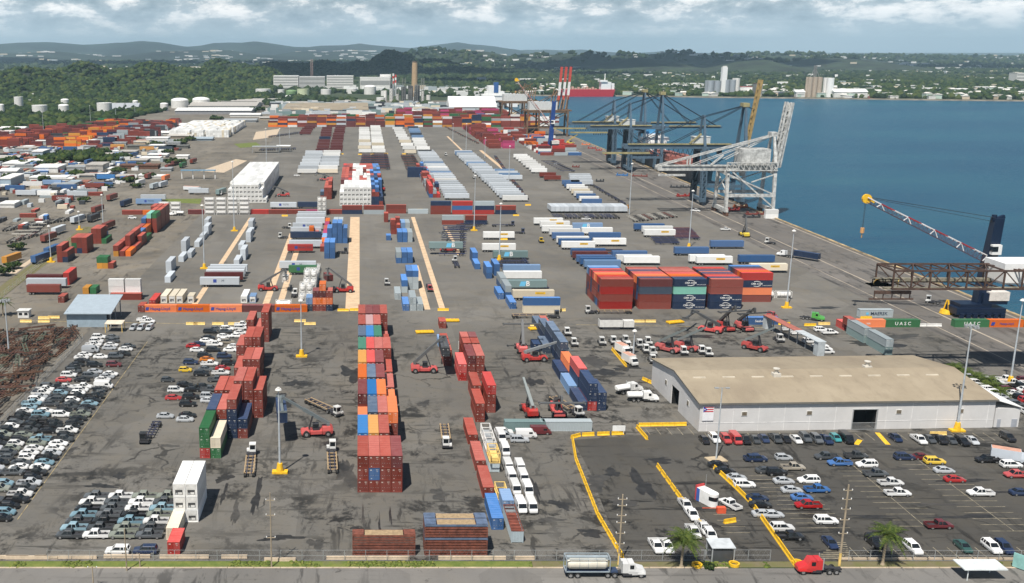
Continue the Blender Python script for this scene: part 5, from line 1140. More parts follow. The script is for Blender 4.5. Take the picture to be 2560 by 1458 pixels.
for i, (px, py, rz, bo, lab) in enumerate([(875, 420, -pi / 2 + .75, 33, 'leftmost red reach stacker parked with raised boom behind warehouse'), (1055, 405, -pi / 2 + .75, 33, 'second red reach stacker parked with raised boom behind warehouse'), (1695, 405, -pi / 2 + .75, 33, 'right red reach stacker parked with raised boom near shelter'), (1270, 235, pi - .6, 22, 'bright red reach stacker parked low before the blue container'), (1415, 215, -pi / 2 + .2, 40, 'reach stacker with upright red mast facing camera by bright red one'), (1590, 215, -pi / 2 + .2, 36, 'reach stacker facing camera in front of the blue container')]):
    u, v = z7(px, py); stacker(u, v, rz, lab, bo, .6, c=(.6, .03, .025) if i == 3 else (.42, .05, .045), spread=i > 2, bc=(.16, .19, .19) if i < 3 else (.05, .055, .06))
stacker(708, 492, pi, 'dark red reach stacker with raised mast beside big white block', 24, .6); stacker(812, 452, pi, 'dark red reach stacker left of mixed white block', 20, .5); stacker(948, 478, pi - .3, 'dark red reach stacker right of mixed white block', 40, .9)
stacker(1120, 630, pi, 'red reach stacker carrying a grey trailer over the pale strip', 50, .3); stacker(1305, 880, pi / 2, 'bright red reach stacker seen from behind beside level boom', 60, .2)
x, y = G(1066, 640); trr = inst(trproto(True, 'x'), 'semi_trailer', (x + 9.5, y + 4, 2.0), 0, CC['e'], 'grey green trailer with white B lifted off the ground by reach stacker', 'trailer'); obj('emblem', MB().prism([(-2.6, -1.0), (-.3, -1.0), (.3, 1.0), (-2.0, 1.0)], -.008, .008).mesh('emblem', INKC), trr, (2.6, -1.315, 2.7)); obj('lettering', textmesh('B', 2.9, INKW, .06), trr, (3.5, -1.345, 2.7))
stacker(1427, 360, -.2, 'yellow reach stacker with raised boom on the quay edge', 35, .9, c=(.75, .55, .03), bc=(.6, .42, .05), spread=False); stacker(1862, 592, pi / 2, 'yellow forklift on the apron left of the water', 70, .1, c=(.75, .55, .03), spread=False)
# road trucks
def truck(kind, x, y, rz, col, label, cat='truck', group=None):
    r = thing(kind, label, cat, (x, y, .03), rz, group)
    if kind in ('tractor_truck', 'tanker_truck'):
        b = MB(); b.loft([ring(.9, 1.15, .6, 2.4, 1.0, 1.4), ring(1.0, 1.2, .6, 2.9, 1.05, 1.4), ring(2.0, 1.2, .6, 2.95, 1.05, 1.4), ring(2.5, 1.15, .6, 1.95, 1.0, 1.3), ring(3.9, .98, .6, 1.65, .8, 1.2), ring(4.2, .85, .65, 1.3, .7, 1.0)])
        b.box(-.2, .9, -1.1, 1.1, 1.0, 2.9)
        for s_ in (-1, 1): b.box(2.7, 4.1, s_ * 1.05 - .2, s_ * 1.05 + .2, .75, 1.05)
        cabo = obj('cab', b.mesh('truck_cab', P_CAR), r, color=col)
        g = MB(); g.add([(2.02, -.98, 2.85), (2.02, .98, 2.85), (2.46, 1.0, 2.02), (2.46, -1.0, 2.02)], [(0, 1, 2, 3)]); g.box(1.15, 1.9, -1.215, 1.215, 1.9, 2.6); obj('windows', g.mesh('windows', GLASS), cabo)
        f = MB(); f.box(-4.2, 3.9, -.45, .45, .6, .9); f.box(-2.6, -.9, -.55, .55, .9, 1.08); f.box(-.1, 1.6, -1.15, -.7, .45, .95); f.box(-.1, 1.6, .7, 1.15, .45, .95); obj('frame', f.mesh('truck_frame', DARKST), r)
        e = MB()
        for s_ in (-1, 1): e.cyl(-.35, s_ * 1.0, .09, 1, 3.4, 8)
        obj('exhaust', e.mesh('exhaust', STEEL), r)
        for xx in (3.3, -1.6, -2.9):
            for s_ in (-1, 1): q_ = MB(); q_.bar((xx, s_ * 1.0 - .18, .52), (xx, s_ * 1.0 + .18, .52), .52, 0, n=14); q_.bar((xx, s_ * 1.18, .52), (xx, s_ * 1.2, .52), .3, 1, n=10); obj('wheel', q_.mesh('wheel', [TYRE, RIM]), r)
    return r
x, y = G(2050, 1436); truck('tractor_truck', x, y + .8, pi, (.60, .02, .02), 'bright red long nosed tractor truck without trailer on the road')
xt_, yt_ = G(1557, 1444); truck('tractor_truck', xt_, yt_ + .8, 0, (.76, .76, .75), 'white long nosed tractor truck pulling a tank on the road')
r = thing('tank_trailer', 'cream tank container riding on a dark blue chassis behind white truck', 'tank trailer', (xt_ - 2.2, yt_ + .8, .03))
t_ = MB(); t_.loft([[(x_, rr * cos(2 * pi * i / 20), 2.65 + rr * sin(2 * pi * i / 20)) for i in range(20)] for (x_, rr) in ((-8.3, .5), (-8.1, .95), (-7.7, 1.18), (-1.2, 1.18), (-.8, .95), (-.6, .5))]); obj('tank', t_.mesh('tank', M('cream_tank', (.66, .62, .52), .5, var=.1)), r)
t_ = MB()
for s_ in (-1.15, 1.15):
    for xx in (-8.5, -.4): t_.bar((xx, s_, 1.25), (xx, s_, 3.9), .08)
    for zz in (1.3, 3.9): t_.bar((-8.5, s_, zz), (-.4, s_, zz), .08)
for xx in (-8.5, -.4): t_.bar((xx, -1.15, 3.9), (xx, 1.15, 3.9), .08); t_.bar((xx, -1.15, 1.3), (xx, 1.15, 1.3), .08)
for xx in (-6, -4.4, -2.8): t_.loft([[(xx + d, 1.2 * cos(2 * pi * i / 20), 2.65 + 1.2 * sin(2 * pi * i / 20)) for i in range(20)] for d in (-.04, .04)])
t_.box(-8.3, -.6, -.5, .5, 3.84, 3.92)
obj('tank_frame', t_.mesh('tank_frame', M('blue_grey_frame', (.28, .33, .36), .6)), r)
t_ = MB(); t_.box(-8.6, 1.2, -.9, .9, .95, 1.25); obj('chassis', t_.mesh('tank_chassis', M('navy_frame', (.03, .05, .10), .5)), r)
for xx in (-7.6, -6.3):
    for s_ in (-1, 1): q_ = MB(); q_.bar((xx, s_ - .2, .52), (xx, s_ + .2, .52), .52, 0, n=14); q_.bar((xx, s_ * 1.2, .52), (xx, s_ * 1.22, .52), .3, 1, n=10); obj('wheel', q_.mesh('wheel', [TYRE, RIM]), r)
# fuel tanker by the warehouse and the second one, box van, parked trailers
def fuel(u, v, rz, lab):
    x, y = G(u, v); r = truck('tanker_truck', x, y + 1, rz, (.75, .75, .73), lab, 'tanker truck')
    t_ = MB(); t_.loft([[(x_, 1.1 * k * cos(2 * pi * i / 16), 1.95 + .85 * k * sin(2 * pi * i / 16)) for i in range(16)] for (x_, k) in ((-4.6, .6), (-4.4, 1), (-.5, 1), (-.3, .6))]); obj('tank', t_.mesh('tank', P_CAR), r, color=(.75, .75, .73))
fuel(1610, 1006, 0.0, 'white fuel tanker truck parked at the warehouse gable'); fuel(1575, 985, .4, 'white tanker partly behind the fuel truck at the gable'); fuel(440, 540, pi, 'white tanker truck in front of silver tank row')
def boxvan(u, v, rz, col, lab, L=6.5, roof=None):
    x, y = G(u, v); r = thing('box_truck', lab, 'truck', (x, y + 1.5, .03), rz); b = MB(); b.box(-L / 2, L / 2 - 1.9, -1.2, 1.2, .8, 3.1); obj('cargo_box', b.mesh('cargo_box', P_TRL), r, color=col)
    rf = MB(); rf.box(-L / 2 + .1, L / 2 - 2, -1.1, 1.1, 3.1, 3.14); obj('roof', rf.mesh('roof', M('van_roof', (.55, .30, .22), .7)), r)
    c = MB(); c.loft([ring(L / 2 - 1.88, 1.15, .5, 2.5, 1.0, 1.3), ring(L / 2 - .8, 1.12, .5, 2.4, 1.0, 1.3), ring(L / 2 - .2, 1.05, .5, 1.5, .95, 1.1), ring(L / 2, .95, .6, 1.2, .9, .9)]); co = obj('cab', c.mesh('cab', P_CAR), r, color=col)
    g = MB(); g.add([(L / 2 - .75, -.95, 2.38), (L / 2 - .75, .95, 2.38), (L / 2 - .2, .95, 1.55), (L / 2 - .2, -.95, 1.55)], [(0, 1, 2, 3)]); obj('windows', g.mesh('windows', GLASS), co)
    w = MB()
    for xx in (-L / 2 + 1.3, L / 2 - 1):
        for s_ in (-1, 1): w.bar((xx, s_ - .15, .45), (xx, s_ + .15, .45), .45, 0, n=12)
    obj('wheel_set', w.mesh('wheel_set', TYRE), r)
boxvan(1578, 914, -pi / 2 + .3, (.74, .74, .72), 'white box truck with reddish roof by the yellow barriers'); boxvan(1560, 888, -pi / 2 + .3, (.74, .74, .72), 'white service truck behind the box truck')
boxvan(482, 478, -.3, (.6, .62, .64), 'pale trailer truck turning on the left yard road', 14); boxvan(551, 488, -pi / 2, (.6, .6, .6), 'white truck coming down the left yard road', 8); boxvan(2533, 1160, -.5, (.55, .60, .66), 'grey blue van body truck cut by the right edge', 8)
x, y = G(2030, 800); truck('tractor_truck', x, y, -.5, (.05, .32, .03), 'bright green tractor truck behind the barriers'); x, y = G(1922, 800); truck('tractor_truck', x, y, .7, (.42, .02, .03), 'dark red tractor truck with open bonnet'); x, y = G(2022, 655); truck('tractor_truck', x - 6, y + 12, 2.2, (.7, .7, .7), 'white tractor truck leading the blue container on the apron'); inst(cproto(12.19, 2.59, True, 'y'), 'shipping_container', (x + 1.0, y + 5, 1.2), radians(38), CC['n'], 'navy container on a moving chassis on the quay apron', 'shipping container')
# ------------------------------------------------------------------ warehouse
WALLM = M('white_metal_cladding', (.62, .61, .60), .55, var=.06, scale=.15)
def roofmat():
    m = bpy.data.materials.new('tan_roof'); m.use_nodes = True; t = m.node_tree; b = t.nodes['Principled BSDF']; b.inputs['Roughness'].default_value = .75
    tc = nd(t, 'ShaderNodeTexCoord'); v = tc.outputs['Object']
    c = ramp(t, tnoise(t, v, .05, 6, .65, .3), [(.3, (.235, .19, .135)), (.5, (.29, .24, .17)), (.72, (.34, .285, .205))])
    st = thr(t, tnoise(t, v, 1.0, 5, .7, .2, stretch=(.35, .02, 1)), .5, 4); c = mixn(t, c, (.17, .135, .095), mth(t, 'MULTIPLY', st, .5))
    sp = nd(t, 'ShaderNodeSeparateXYZ'); lk(t, v, sp.inputs[0]); w = mth(t, 'PINGPONG', sp.outputs[0], .45)
    bm = nd(t, 'ShaderNodeBump'); bm.inputs['Strength'].default_value = .5; bm.inputs['Distance'].default_value = .04; lk(t, mth(t, 'GREATER_THAN', w, .40), bm.inputs['Height']); lk(t, bm.outputs[0], b.inputs['Normal'])
    lk(t, c, b.inputs['Base Color']); return m
TANROOF = roofmat()
wx, wy = 87.3, 246.6; WL, WD, EV, RG = 77.5, 38.5, 7.7, 10.2
wr = thing('warehouse', 'long white warehouse with tan gabled metal roof behind the car park', 'warehouse', (wx, wy, 0), radians(2.1))
w = MB(); dx0, dx1, dz = 40.2, 46.4, 5.4
w.box(0, dx0, 0, .25, 0, EV); w.box(dx1, WL, 0, .25, 0, EV); w.box(dx0, dx1, 0, .25, dz, EV)
w.box(0, WL, WD - .25, WD, 0, EV)
gy0, gy1 = 15.5, 21.5     # big door in the gable
for x0 in (0, WL - .25):
    if x0 == 0:
        w.prismx([(.25, 0), (gy0, 0), (gy0, EV + gy0 * (RG - EV) / (WD / 2)), (.25, EV)], 0, .25); w.prismx([(gy1, 0), (WD - .25, 0), (WD - .25, EV), (gy1, EV + (WD - gy1) * (RG - EV) / (WD / 2))], 0, .25)
        w.prismx([(gy0, 5.6), (gy1, 5.6), (gy1, EV + (WD - gy1) * (RG - EV) / (WD / 2)), (WD / 2, RG), (gy0, EV + gy0 * (RG - EV) / (WD / 2))], 0, .25)
    else: w.prismx([(.25, 0), (WD - .25, 0), (WD - .25, EV), (WD / 2, RG), (.25, EV)], x0, x0 + .25)
obj('wall', w.mesh('warehouse_wall', WALLM), wr)
s_ = MB()
for i in range(12):
    x = 2 + i * 6.7
    if not (dx0 - .3 < x < dx1 + .3): s_.box(x, x + .12, -.06, 0, 0, EV - .25)
s_.box(0, dx0 - .3, -.05, 0, 2.2, 2.28); s_.box(dx1 + .3, WL, -.05, 0, 2.2, 2.28); obj('wall_trim', s_.mesh('wall_trim', M('trim_white', (.74, .73, .72), .5)), wr)
r_ = MB()
for (ya, za, yb, zb) in ((-.5, EV - .02, WD / 2, RG + .05), (WD / 2, RG + .05, WD + .5, EV - .02)): r_.prismx([(ya, za), (yb, zb), (yb, zb + .14), (ya, za + .14)], -.5, WL + .4)
rf = obj('roof', r_.mesh('warehouse_roof', TANROOF), wr)
g = MB(); g.box(-.5, WL + .4, -.62, -.5, EV - .3, EV + .12); g.prismx([(-.5, EV - .3), (WD / 2, RG - .2), (WD / 2, RG + .2), (-.5, EV + .12)], -.56, -.5); g.prismx([(WD / 2, RG - .2), (WD + .5, EV - .3), (WD + .5, EV + .12), (WD / 2, RG + .2)], -.56, -.5)
obj('gutter', g.mesh('gutter', M('gutter_brown', (.16, .15, .13), .6)), rf)
for i in range(9):
    v_ = MB(); v_.box(3.0 + i * 8.0, 6.4 + i * 8.0, WD / 2 - 5.2, WD / 2 - 4.7, RG - .62, RG - .22); obj('roof_vent', v_.mesh('roof_vent', M('vent_cream', (.58, .52, .42), .6)), rf)
for i, (xx, yy) in enumerate([(26, 15), (54, 20.5)]):
    v_ = MB(); v_.box(xx - 1.0, xx + 1.0, yy - .9, yy + .9, RG - .9, RG + .5); v_.cyl(xx, yy, .5, RG + .5, RG + 1.6, 10); v_.cyl(xx, yy, .9, RG + 1.6, RG + 1.8, 10); obj('roof_fan', v_.mesh('roof_fan', M('fan_grey', (.55, .52, .46), .6)), rf)
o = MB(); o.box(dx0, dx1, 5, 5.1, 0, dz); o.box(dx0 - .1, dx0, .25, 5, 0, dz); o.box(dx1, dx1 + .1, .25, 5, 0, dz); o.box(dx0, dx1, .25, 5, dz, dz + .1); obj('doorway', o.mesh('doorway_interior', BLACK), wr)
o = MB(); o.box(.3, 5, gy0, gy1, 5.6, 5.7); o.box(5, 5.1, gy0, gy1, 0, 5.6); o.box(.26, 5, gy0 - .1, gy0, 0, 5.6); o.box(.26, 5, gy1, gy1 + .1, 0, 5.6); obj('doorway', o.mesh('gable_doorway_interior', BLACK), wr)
o = MB(); o.box(dx0 - .25, dx0, -.12, 0, 0, dz + .2); o.box(dx1, dx1 + .25, -.12, 0, 0, dz + .2); o.box(dx0, dx1, -.12, 0, dz, dz + .2); obj('door_frame', o.mesh('door_frame', STEEL), wr)
gt = MB()
for i in range(26): gt.bar((dx0 + .1 + i * .24, -.25, .1), (dx0 + .1 + i * .24, -.25, 1.9), .025)
for z in (.1, 1.9): gt.bar((dx0, -.25, z), (dx1, -.25, z), .05)
obj('folding_gate', gt.mesh('folding_gate', STEEL), wr)
for xx in (11.6, 28.6, 52.1, 68.5):
    q_ = MB(); q_.box(xx - .75, xx + .75, -.1, -.0, 4.1, 5.3); fr = obj('window', q_.mesh('window_frame', OFFW), wr); q_ = MB(); q_.box(xx - .62, xx + .62, -.13, -.1, 4.22, 5.18); obj('louvre', q_.mesh('louvre', M('louvre_brown', (.17, .14, .10), .6)), fr)
for yy in (8.5, 26):
    q_ = MB(); q_.box(-.1, 0, yy - .75, yy + .75, 4, 5.4); fr = obj('window', q_.mesh('window_frame', OFFW), wr); q_ = MB(); q_.box(-.13, -.1, yy - .6, yy + .6, 4.1, 5.3); obj('louvre', q_.mesh('louvre', M('louvre_brown', (.17, .14, .10), .6)), fr)
# banner with a striped flag on the front wall
bn = thing('banner', 'white wall banner with red white and blue striped flag on the warehouse corner', 'banner', (wx + .35, wy - .14, 0), radians(2.1))
q_ = MB(); q_.box(.3, 3.2, -.06, 0, 3.0, 7.0); obj('sheet', q_.mesh('banner_sheet', M('banner_white', (.78, .78, .80), .5, var=.05)), bn)
q_ = MB()
for i in (0, 2, 4): q_.box(.45, 3.05, -.08, -.06, 5.35 + i * .29, 5.35 + i * .29 + .28)
obj('stripes', q_.mesh('flag_stripes', M('flag_red', (.55, .02, .03), .5)), bn)
q_ = MB(); q_.prism([(.45, 5.3), (1.55, 6.05), (.45, 6.85)], -.11, -.08); obj('triangle', q_.mesh('flag_triangle', M('flag_blue', (.02, .05, .35), .5)), bn)
q_ = MB(); q_.prism([(.80 + (.28 if i % 2 == 0 else .11) * sin(i * pi / 5), 6.05 + (.28 if i % 2 == 0 else .11) * cos(i * pi / 5)) for i in range(10)], -.13, -.11); obj('star', q_.mesh('flag_star', WHITE), bn)
# annex with white sloping roof at the right end
an = thing('annex', 'white lean to annex with sloping white roof at the warehouse right end', 'annex', (wx, wy, 0), radians(2.1))
q_ = MB(); q_.box(WL + .42, WL + 7.0, .2, WD, 0, 5.2); obj('wall', q_.mesh('annex_wall', WALLM), an)
q_ = MB(); q_.prism([(WL + .42, 7.4), (WL + 7.5, 5.25), (WL + 7.5, 5.4), (WL + .42, 7.55)], -.2, WD + .4); obj('roof', q_.mesh('annex_roof', M('white_membrane', (.82, .82, .81), .5, var=.04)), an)
for xx in (WL + 1.2, WL + 5):
    q_ = MB(); q_.box(xx, xx + .9 + (xx > WL + 3) * .6, .1, .2, 0, 2.2); obj('door', q_.mesh('annex_door', M('door_grey', (.36, .38, .42), .5)), an)
# kerb ramps, painted lines, stall marks
def quadline(a, b, wd, z, name='painted_line', mat=YELP):
    a, b = Vector((*a, z)), Vector((*b, z)); d = (b - a).normalized(); n_ = Vector((-d.y, d.x, 0)) * wd / 2
    o = MB().add([a - n_, b - n_, b + n_, a + n_], [(0, 1, 2, 3)]).build(name, mat); o['kind'] = 'structure'; return o
LINE = M('worn_line', (.31, .27, .19), .8, var=.45, scale=.6)
mk = MB()
def ln(a, b, wd=.13, z=.034):
    a, b = Vector((*a, z)), Vector((*b, z)); d = (b - a).normalized(); n_ = Vector((-d.y, d.x, 0)) * wd / 2; mk.add([a - n_, b - n_, b + n_, a + n_], [(0, 1, 2, 3)])
for k, (ua, va, ub, vb) in enumerate([(2135, 1166, 2312, 1316), (2295, 1150, 2535, 1328)]):
    A, B = Vector(G(ua, va)), Vector(G(ub, vb)); ln(A, B)
    n_ = int((B - A).length / 2.75)
    for i in range(n_ + 1):
        p = A + (B - A) * i / n_; ln((p.x - 5.2, p.y), (p.x + 5.2, p.y))
A, B = Vector(G(1925, 1190)), Vector(G(2060, 1320))
for i in range(13): p = A + (B - A) * i / 12; ln((p.x - 5, p.y), (p.x + 5.4, p.y))
for i in range(34): ln((94 + i * 2.75, 178.9), (94 + i * 2.75 - .0, 183.8))
for i in range(28): ln((88.5 + i * 2.75, 240.4), (88.5 + i * 2.75, 245.6))
for i in range(6): ln((74.5 + i * .1, 190 + i * 2.8), (79.5, 190 + i * 2.8))
for i in range(9): ln((88 + i * .9, 179.3 + i * .8), (95 + i * .25, 179.3 + i * .8), .25)
for i in range(5): p = G(1612 + i * 27, 1070); ln(p, (p[0], p[1] - 5))
struct('stall_lines', mk.build('stall_lines', LINE))
mk = MB()
for (ua, va, ub, vb) in [(1340, 1150, 1495, 1395)]: pass
for (x, y0, y1) in ((-71.6, 196, 330),): ln((x, y0), (x, y1), .14, .03)
ln(G(60, 802), G(600, 812), .4, .03); ln(G(1440, 812), G(2080, 822), .3, .03)
struct('worn_lines', mk.build('worn_lines', M('worn_yellow', (.40, .31, .15), .8, var=.5, scale=.8)))
quadline(G(2193, 1082), G(2220, 1112), 1.2, .04, 'painted_line', YEL); quadline(G(2140, 1112), G(2150, 1100), 1.2, .042, 'painted_line', YEL)
# ------------------------------------------------------------------ yellow barriers
def barrier_mesh(L=2.9, mat=YEL):
    k = ('bar', L, mat.name)
    if k not in PROTO:
        b = MB(); b.prismx([(-.32, 0), (.32, 0), (.30, .12), (.14, .35), (.10, .95), (-.10, .95), (-.14, .35), (-.30, .12)], -L / 2, L / 2); PROTO[k] = b.mesh('traffic_barrier', mat)
    return PROTO[k]
def barrier(u, v, rz, label, group, L=2.9, mat=YEL):
    x, y = G(u, v); o = obj('traffic_barrier', barrier_mesh(L, mat), None, (x, y, .02), rz); return tag(o, label, 'barrier', group)
def barline(pts, place, step=3.3, L=2.9, mat=YEL):
    P = [Vector(G(*p)) for p in pts]; n = 0
    for a, b in zip(P[:-1], P[1:]):
        d = b - a; k = max(1, int(round(d.length / step)))
        for i in range(k):
            p = a + d * ((i + .5) / k); o = obj('traffic_barrier', barrier_mesh(L, mat), None, (p.x, p.y, .02), atan2(d.y, d.x)); tag(o, '%s yellow barrier, %s from the far end, %s' % ('faded' if mat is YELP else 'bright', ordn(n), place), 'barrier', 'barriers of the ' + place); n += 1
barline([(1432, 1100), (1440, 1150), (1495, 1290), (1558, 1398)], 'curving line left of guard booth', 3.6, 3.2)
barline([(1428, 1097), (1450, 1091), (1490, 1089), (1562, 1086)], 'short run at top of the curve', 3.9, 3.2)
barline([(1642, 1165), (1690, 1232), (1745, 1306), (1796, 1362)], 'middle line behind white pickups', 3.4, 3.0)
barline([(1786, 1172), (1840, 1222), (1880, 1262), (1978, 1402), (1990, 1418)], 'long line edging the car park', 3.0, 2.98)
barline([(1592, 1070), (1618, 1100)], 'short slanted run by warehouse', 3.2); barline([(1596, 1066), (1716, 1064)], 'run facing warehouse corner', 3.3, 3.1)
barline([(1530, 875), (1566, 918)], 'slanted line beside box truck', 3.2); barline([(1607, 950), (1634, 962)], 'pair at the gable', 3.0, 2.7); barline([(1818, 1308), (1830, 1306)], 'lone one near the booth', 4)
for i, (u, v) in enumerate([(858, 778), (888, 777), (1108, 777), (775, 812), (585, 812), (545, 812), (498, 812), (612, 811), (1340, 815), (1400, 778), (2025, 815), (2165, 797), (2060, 812), (1960, 812), (750, 805), (110, 797), (110, 806), (65, 806), (135, 796), (1050, 526), (712, 541), (1320, 514), (755, 433), (792, 433), (854, 386), (900, 387), (930, 387), (965, 385), (1010, 386), (1290, 540), (1260, 600), (480, 812), (2345, 1088), (1625, 806), (1600, 806)]):
    o = barrier(u, v, 0, '%s barrier block lying across the %s @L' % ('bright yellow' if (v < 700 or i in (0, 1, 2, 10, 11, 13)) else 'faded yellow', 'front lane' if v > 700 else 'far aisle'), 'scattered yellow barrier blocks', 4.2 if v > 700 else 3.6, YEL if v < 700 or i in (0, 1, 2, 10, 11, 13) else YELP)
for i in range(11): barrier(2297 + (i % 2) * 38 + (i // 2) * 0, 816 - (i // 2) * .5, 0, 'white barrier block between the two green quay boxes @L', 'white barrier blocks on the quay', 5.2, OFFW) if i < 4 else None
# yellow spreader frames standing about
for i, (u, v, lab) in enumerate([(1127, 806, 'beside the lavender box'), (1062, 835, 'lying on open asphalt'), (1345, 826, 'before the far navy stacks'), (1690, 810, 'near the service trailer')]):
    x, y = G(u, v); f = MB()
    for s_ in (-1.2, 1.2): f.box(-3, 3, s_ - .12, s_ + .12, .3, .7); f.box(s_ * 2.4 - .2, s_ * 2.4 + .2, -1.2, 1.2, .1, .3)
    for s_ in (-3, 0, 3): f.box(s_ - .15, s_ + .15, -1.08, 1.08, .35, .65)
    f.box(-2.8, 2.8, -1.05, 1.05, .45, .5)
    o = f.build('spreader_frame', YEL, None, (x, y + 1.2, .03), .1 * i); tag(o, 'yellow spreader frame ' + lab, 'spreader frame', 'yellow spreader frames')
# ------------------------------------------------------------------ light masts and poles
def mast(u, v, vtop, label, kind=0, base=True, bmat=YEL):
    x, y = G(u, v); h = max(8, HT(y, vtop)); r = thing('light_mast', label, 'light mast', (x, y, 0), 0, 'tall light masts')
    p = MB(); p.cyl(0, 0, .30, .0, h, 12, 0, .13); obj('pole', p.mesh('mast_pole', M('mast_grey', (.50, .54, .57), .45, .2)), r)
    if base: b = MB(); b.cyl(0, 0, .95, 0, 2.4, 10, 0, .6); b.box(-1.8, 1.8, -.9, .9, 0, .5, 0); obj('base', b.mesh('mast_base', bmat), r)
    l = MB()
    if kind == 0: l.cyl(0, 0, .8, h, h + .35, 14, 0, .6); l.cyl(0, 0, .35, h + .35, h + .6, 10)
    else:
        for a in range(8): l.bar((0, 0, h - .2), (1.4 * cos(a * pi / 4), 1.4 * sin(a * pi / 4), h - .3), .05); l.box(1.4 * cos(a * pi / 4) - .25, 1.4 * cos(a * pi / 4) + .25, 1.4 * sin(a * pi / 4) - .25, 1.4 * sin(a * pi / 4) + .25, h - .75, h - .2)
    obj('lamp_head', l.mesh('lamp_head', OFFW if kind == 0 else STEEL), r); return r
for (u, v, vt, lab, k) in [(700, 1182, 975, 'tall grey light mast beside the red left stack', 0), (754, 892, 752, 'light mast on open asphalt above the left lot', 0), (1966, 770, 578, 'light mast on yellow base between block and quay', 0), (2392, 1078, 812, 'tall light mast with ringed lamps before the warehouse right end', 1), (23, 888, 748, 'light mast at the left scrap fence', 1), (511, 672, 514, 'light mast on pale base by silver trailers', 0), (586, 578, 405, 'light mast on the left strip', 0), (128, 656, 566, 'light mast with yellow foot by left road', 0), (1185, 577, 440, 'light mast right of the second strip', 0), (1248, 650, 510, 'light mast among crosswise trailers', 0), (1573, 536, 410, 'thin light mast beside tight white rank', 0), (1722, 620, 478, 'thin light mast near red chassis rows', 0), (2525, 960, 752, 'tall light mast at the right edge by the annex', 0), (258, 560, 488, 'light mast by the three red stacks', 0), (199, 575, 530, 'white light mast by the left road', 0), (1583, 888, 832, 'grey lamp post among yard tractors', 0), (1272, 452, 366, 'thin light mast at lavender trailers', 0), (1132, 355, 310, 'thin light mast on the far aisle', 0), (1165, 378, 310, 'thin light mast by the pink pile', 0), (700, 377, 322, 'thin far mast by yellow checkpoint', 0), (666, 405, 322, 'thin far mast left of silver columns', 0), (724, 345, 318, 'thin far mast behind white trailers', 0), (227, 315, 265, 'far mast before the wood', 0), (110, 345, 281, 'far mast in left piles', 0), (290, 300, 258, 'far mast by the orange piles', 0), (338, 292, 255, 'thin far mast near grey gables', 0), (1212, 395, 345, 'thin far mast right of white tractor', 0)]:
    mast(u, v, vt, lab, k, v > 560 and v != 888)
# parking lot double arm lamp
for (u, v, vt, lab) in [(1790, 1150, 970, 'twin headed lamp post on a yellow island in the car park'), (2400, 1006, 935, 'short twin lamp post behind the tall warehouse mast')]:
    x, y = G(u, v); h = HT(y, vt); r = thing('lamp_post', lab, 'lamp post', (x, y, 0))
    p = MB(); p.cyl(0, 0, .2, 0, h, 10, 0, .12); obj('pole', p.mesh('lamp_pole', M('mast_grey', (.5, .54, .57))), r)
    a = MB(); a.bar((-1.4, 0, h), (1.4, 0, h), .06); obj('arm', a.mesh('lamp_arm', STEEL), r)
    for s_ in (-1.3, 1.3): l = MB(); l.box(s_ - .45, s_ + .45, -.25, .25, h - .15, h + .12); obj('lamp_head', l.mesh('lamp_box', STEEL), r)
x, y = G(1790, 1150); q_ = MB(); q_.prism([(-2.2, 0), (2.2, 0), (2.2, .25), (-2.2, .25)], -1.6, 1.6); o = q_.build('traffic_island', M('island_fill', (.45, .36, .24), .9), None, (x, y, .02), .2); tag(o, 'sandy traffic island edged in yellow around the lamp post', 'traffic island')
def wpole(u, v, vt, lab, arms=(), x0=None, guy=True, r0=.22, foot=None):
    x, y = G(u, v); h = HT(y, vt); r = thing('utility_pole', lab, 'utility pole', (x, y, 0)); p = MB(); p.cyl(0, 0, r0, 0, h, 10, 0, r0 * .7); obj('pole', p.mesh('wood_pole', M('grey_wood_pole', (.33, .27, .19), .85, var=.2)), r)
    if foot: p = MB(); p.cyl(0, 0, r0 * 1.12, 0, foot, 10); obj('foot', p.mesh('pole_foot', YELP), r)
    for i, f in enumerate(arms):
        a = MB(); z = h * f; a.box(-.85, .85, -.06, .06, z - .06, z + .06); am = obj('crossarm', a.mesh('crossarm', M('grey_wood_pole', (.33, .27, .19))), r); c = MB()
        for s_ in (-.8, .8): c.cyl(s_, 0, .09, z + .06, z + .3, 8)
        obj('insulator', c.mesh('insulators', WHITE), am)
wpole(2098, 1414, 1212, 'leaning grey utility pole with white insulators by the palm', (.93, .82, .70, .57, .4), foot=2.6); wpole(1546, 1412, 1236, 'dark utility pole behind the tank truck', (.93, .84, .7, .6, .45, .3), foot=2.4, r0=.18)
wpole(679, 1418, 1232, 'thin grey utility pole on the verge left of flat racks', (.9, .7, .4), r0=.14); wpole(317, 1427, 1322, 'bare pole on the grass verge by the white SUV', (), r0=.14); wpole(234, 1470, 1416, 'short pole with crossarm rising from the lower edge', (.93,), r0=.14); wpole(350, 1418, 1384, 'short stub pole by the road fence', (), r0=.14)
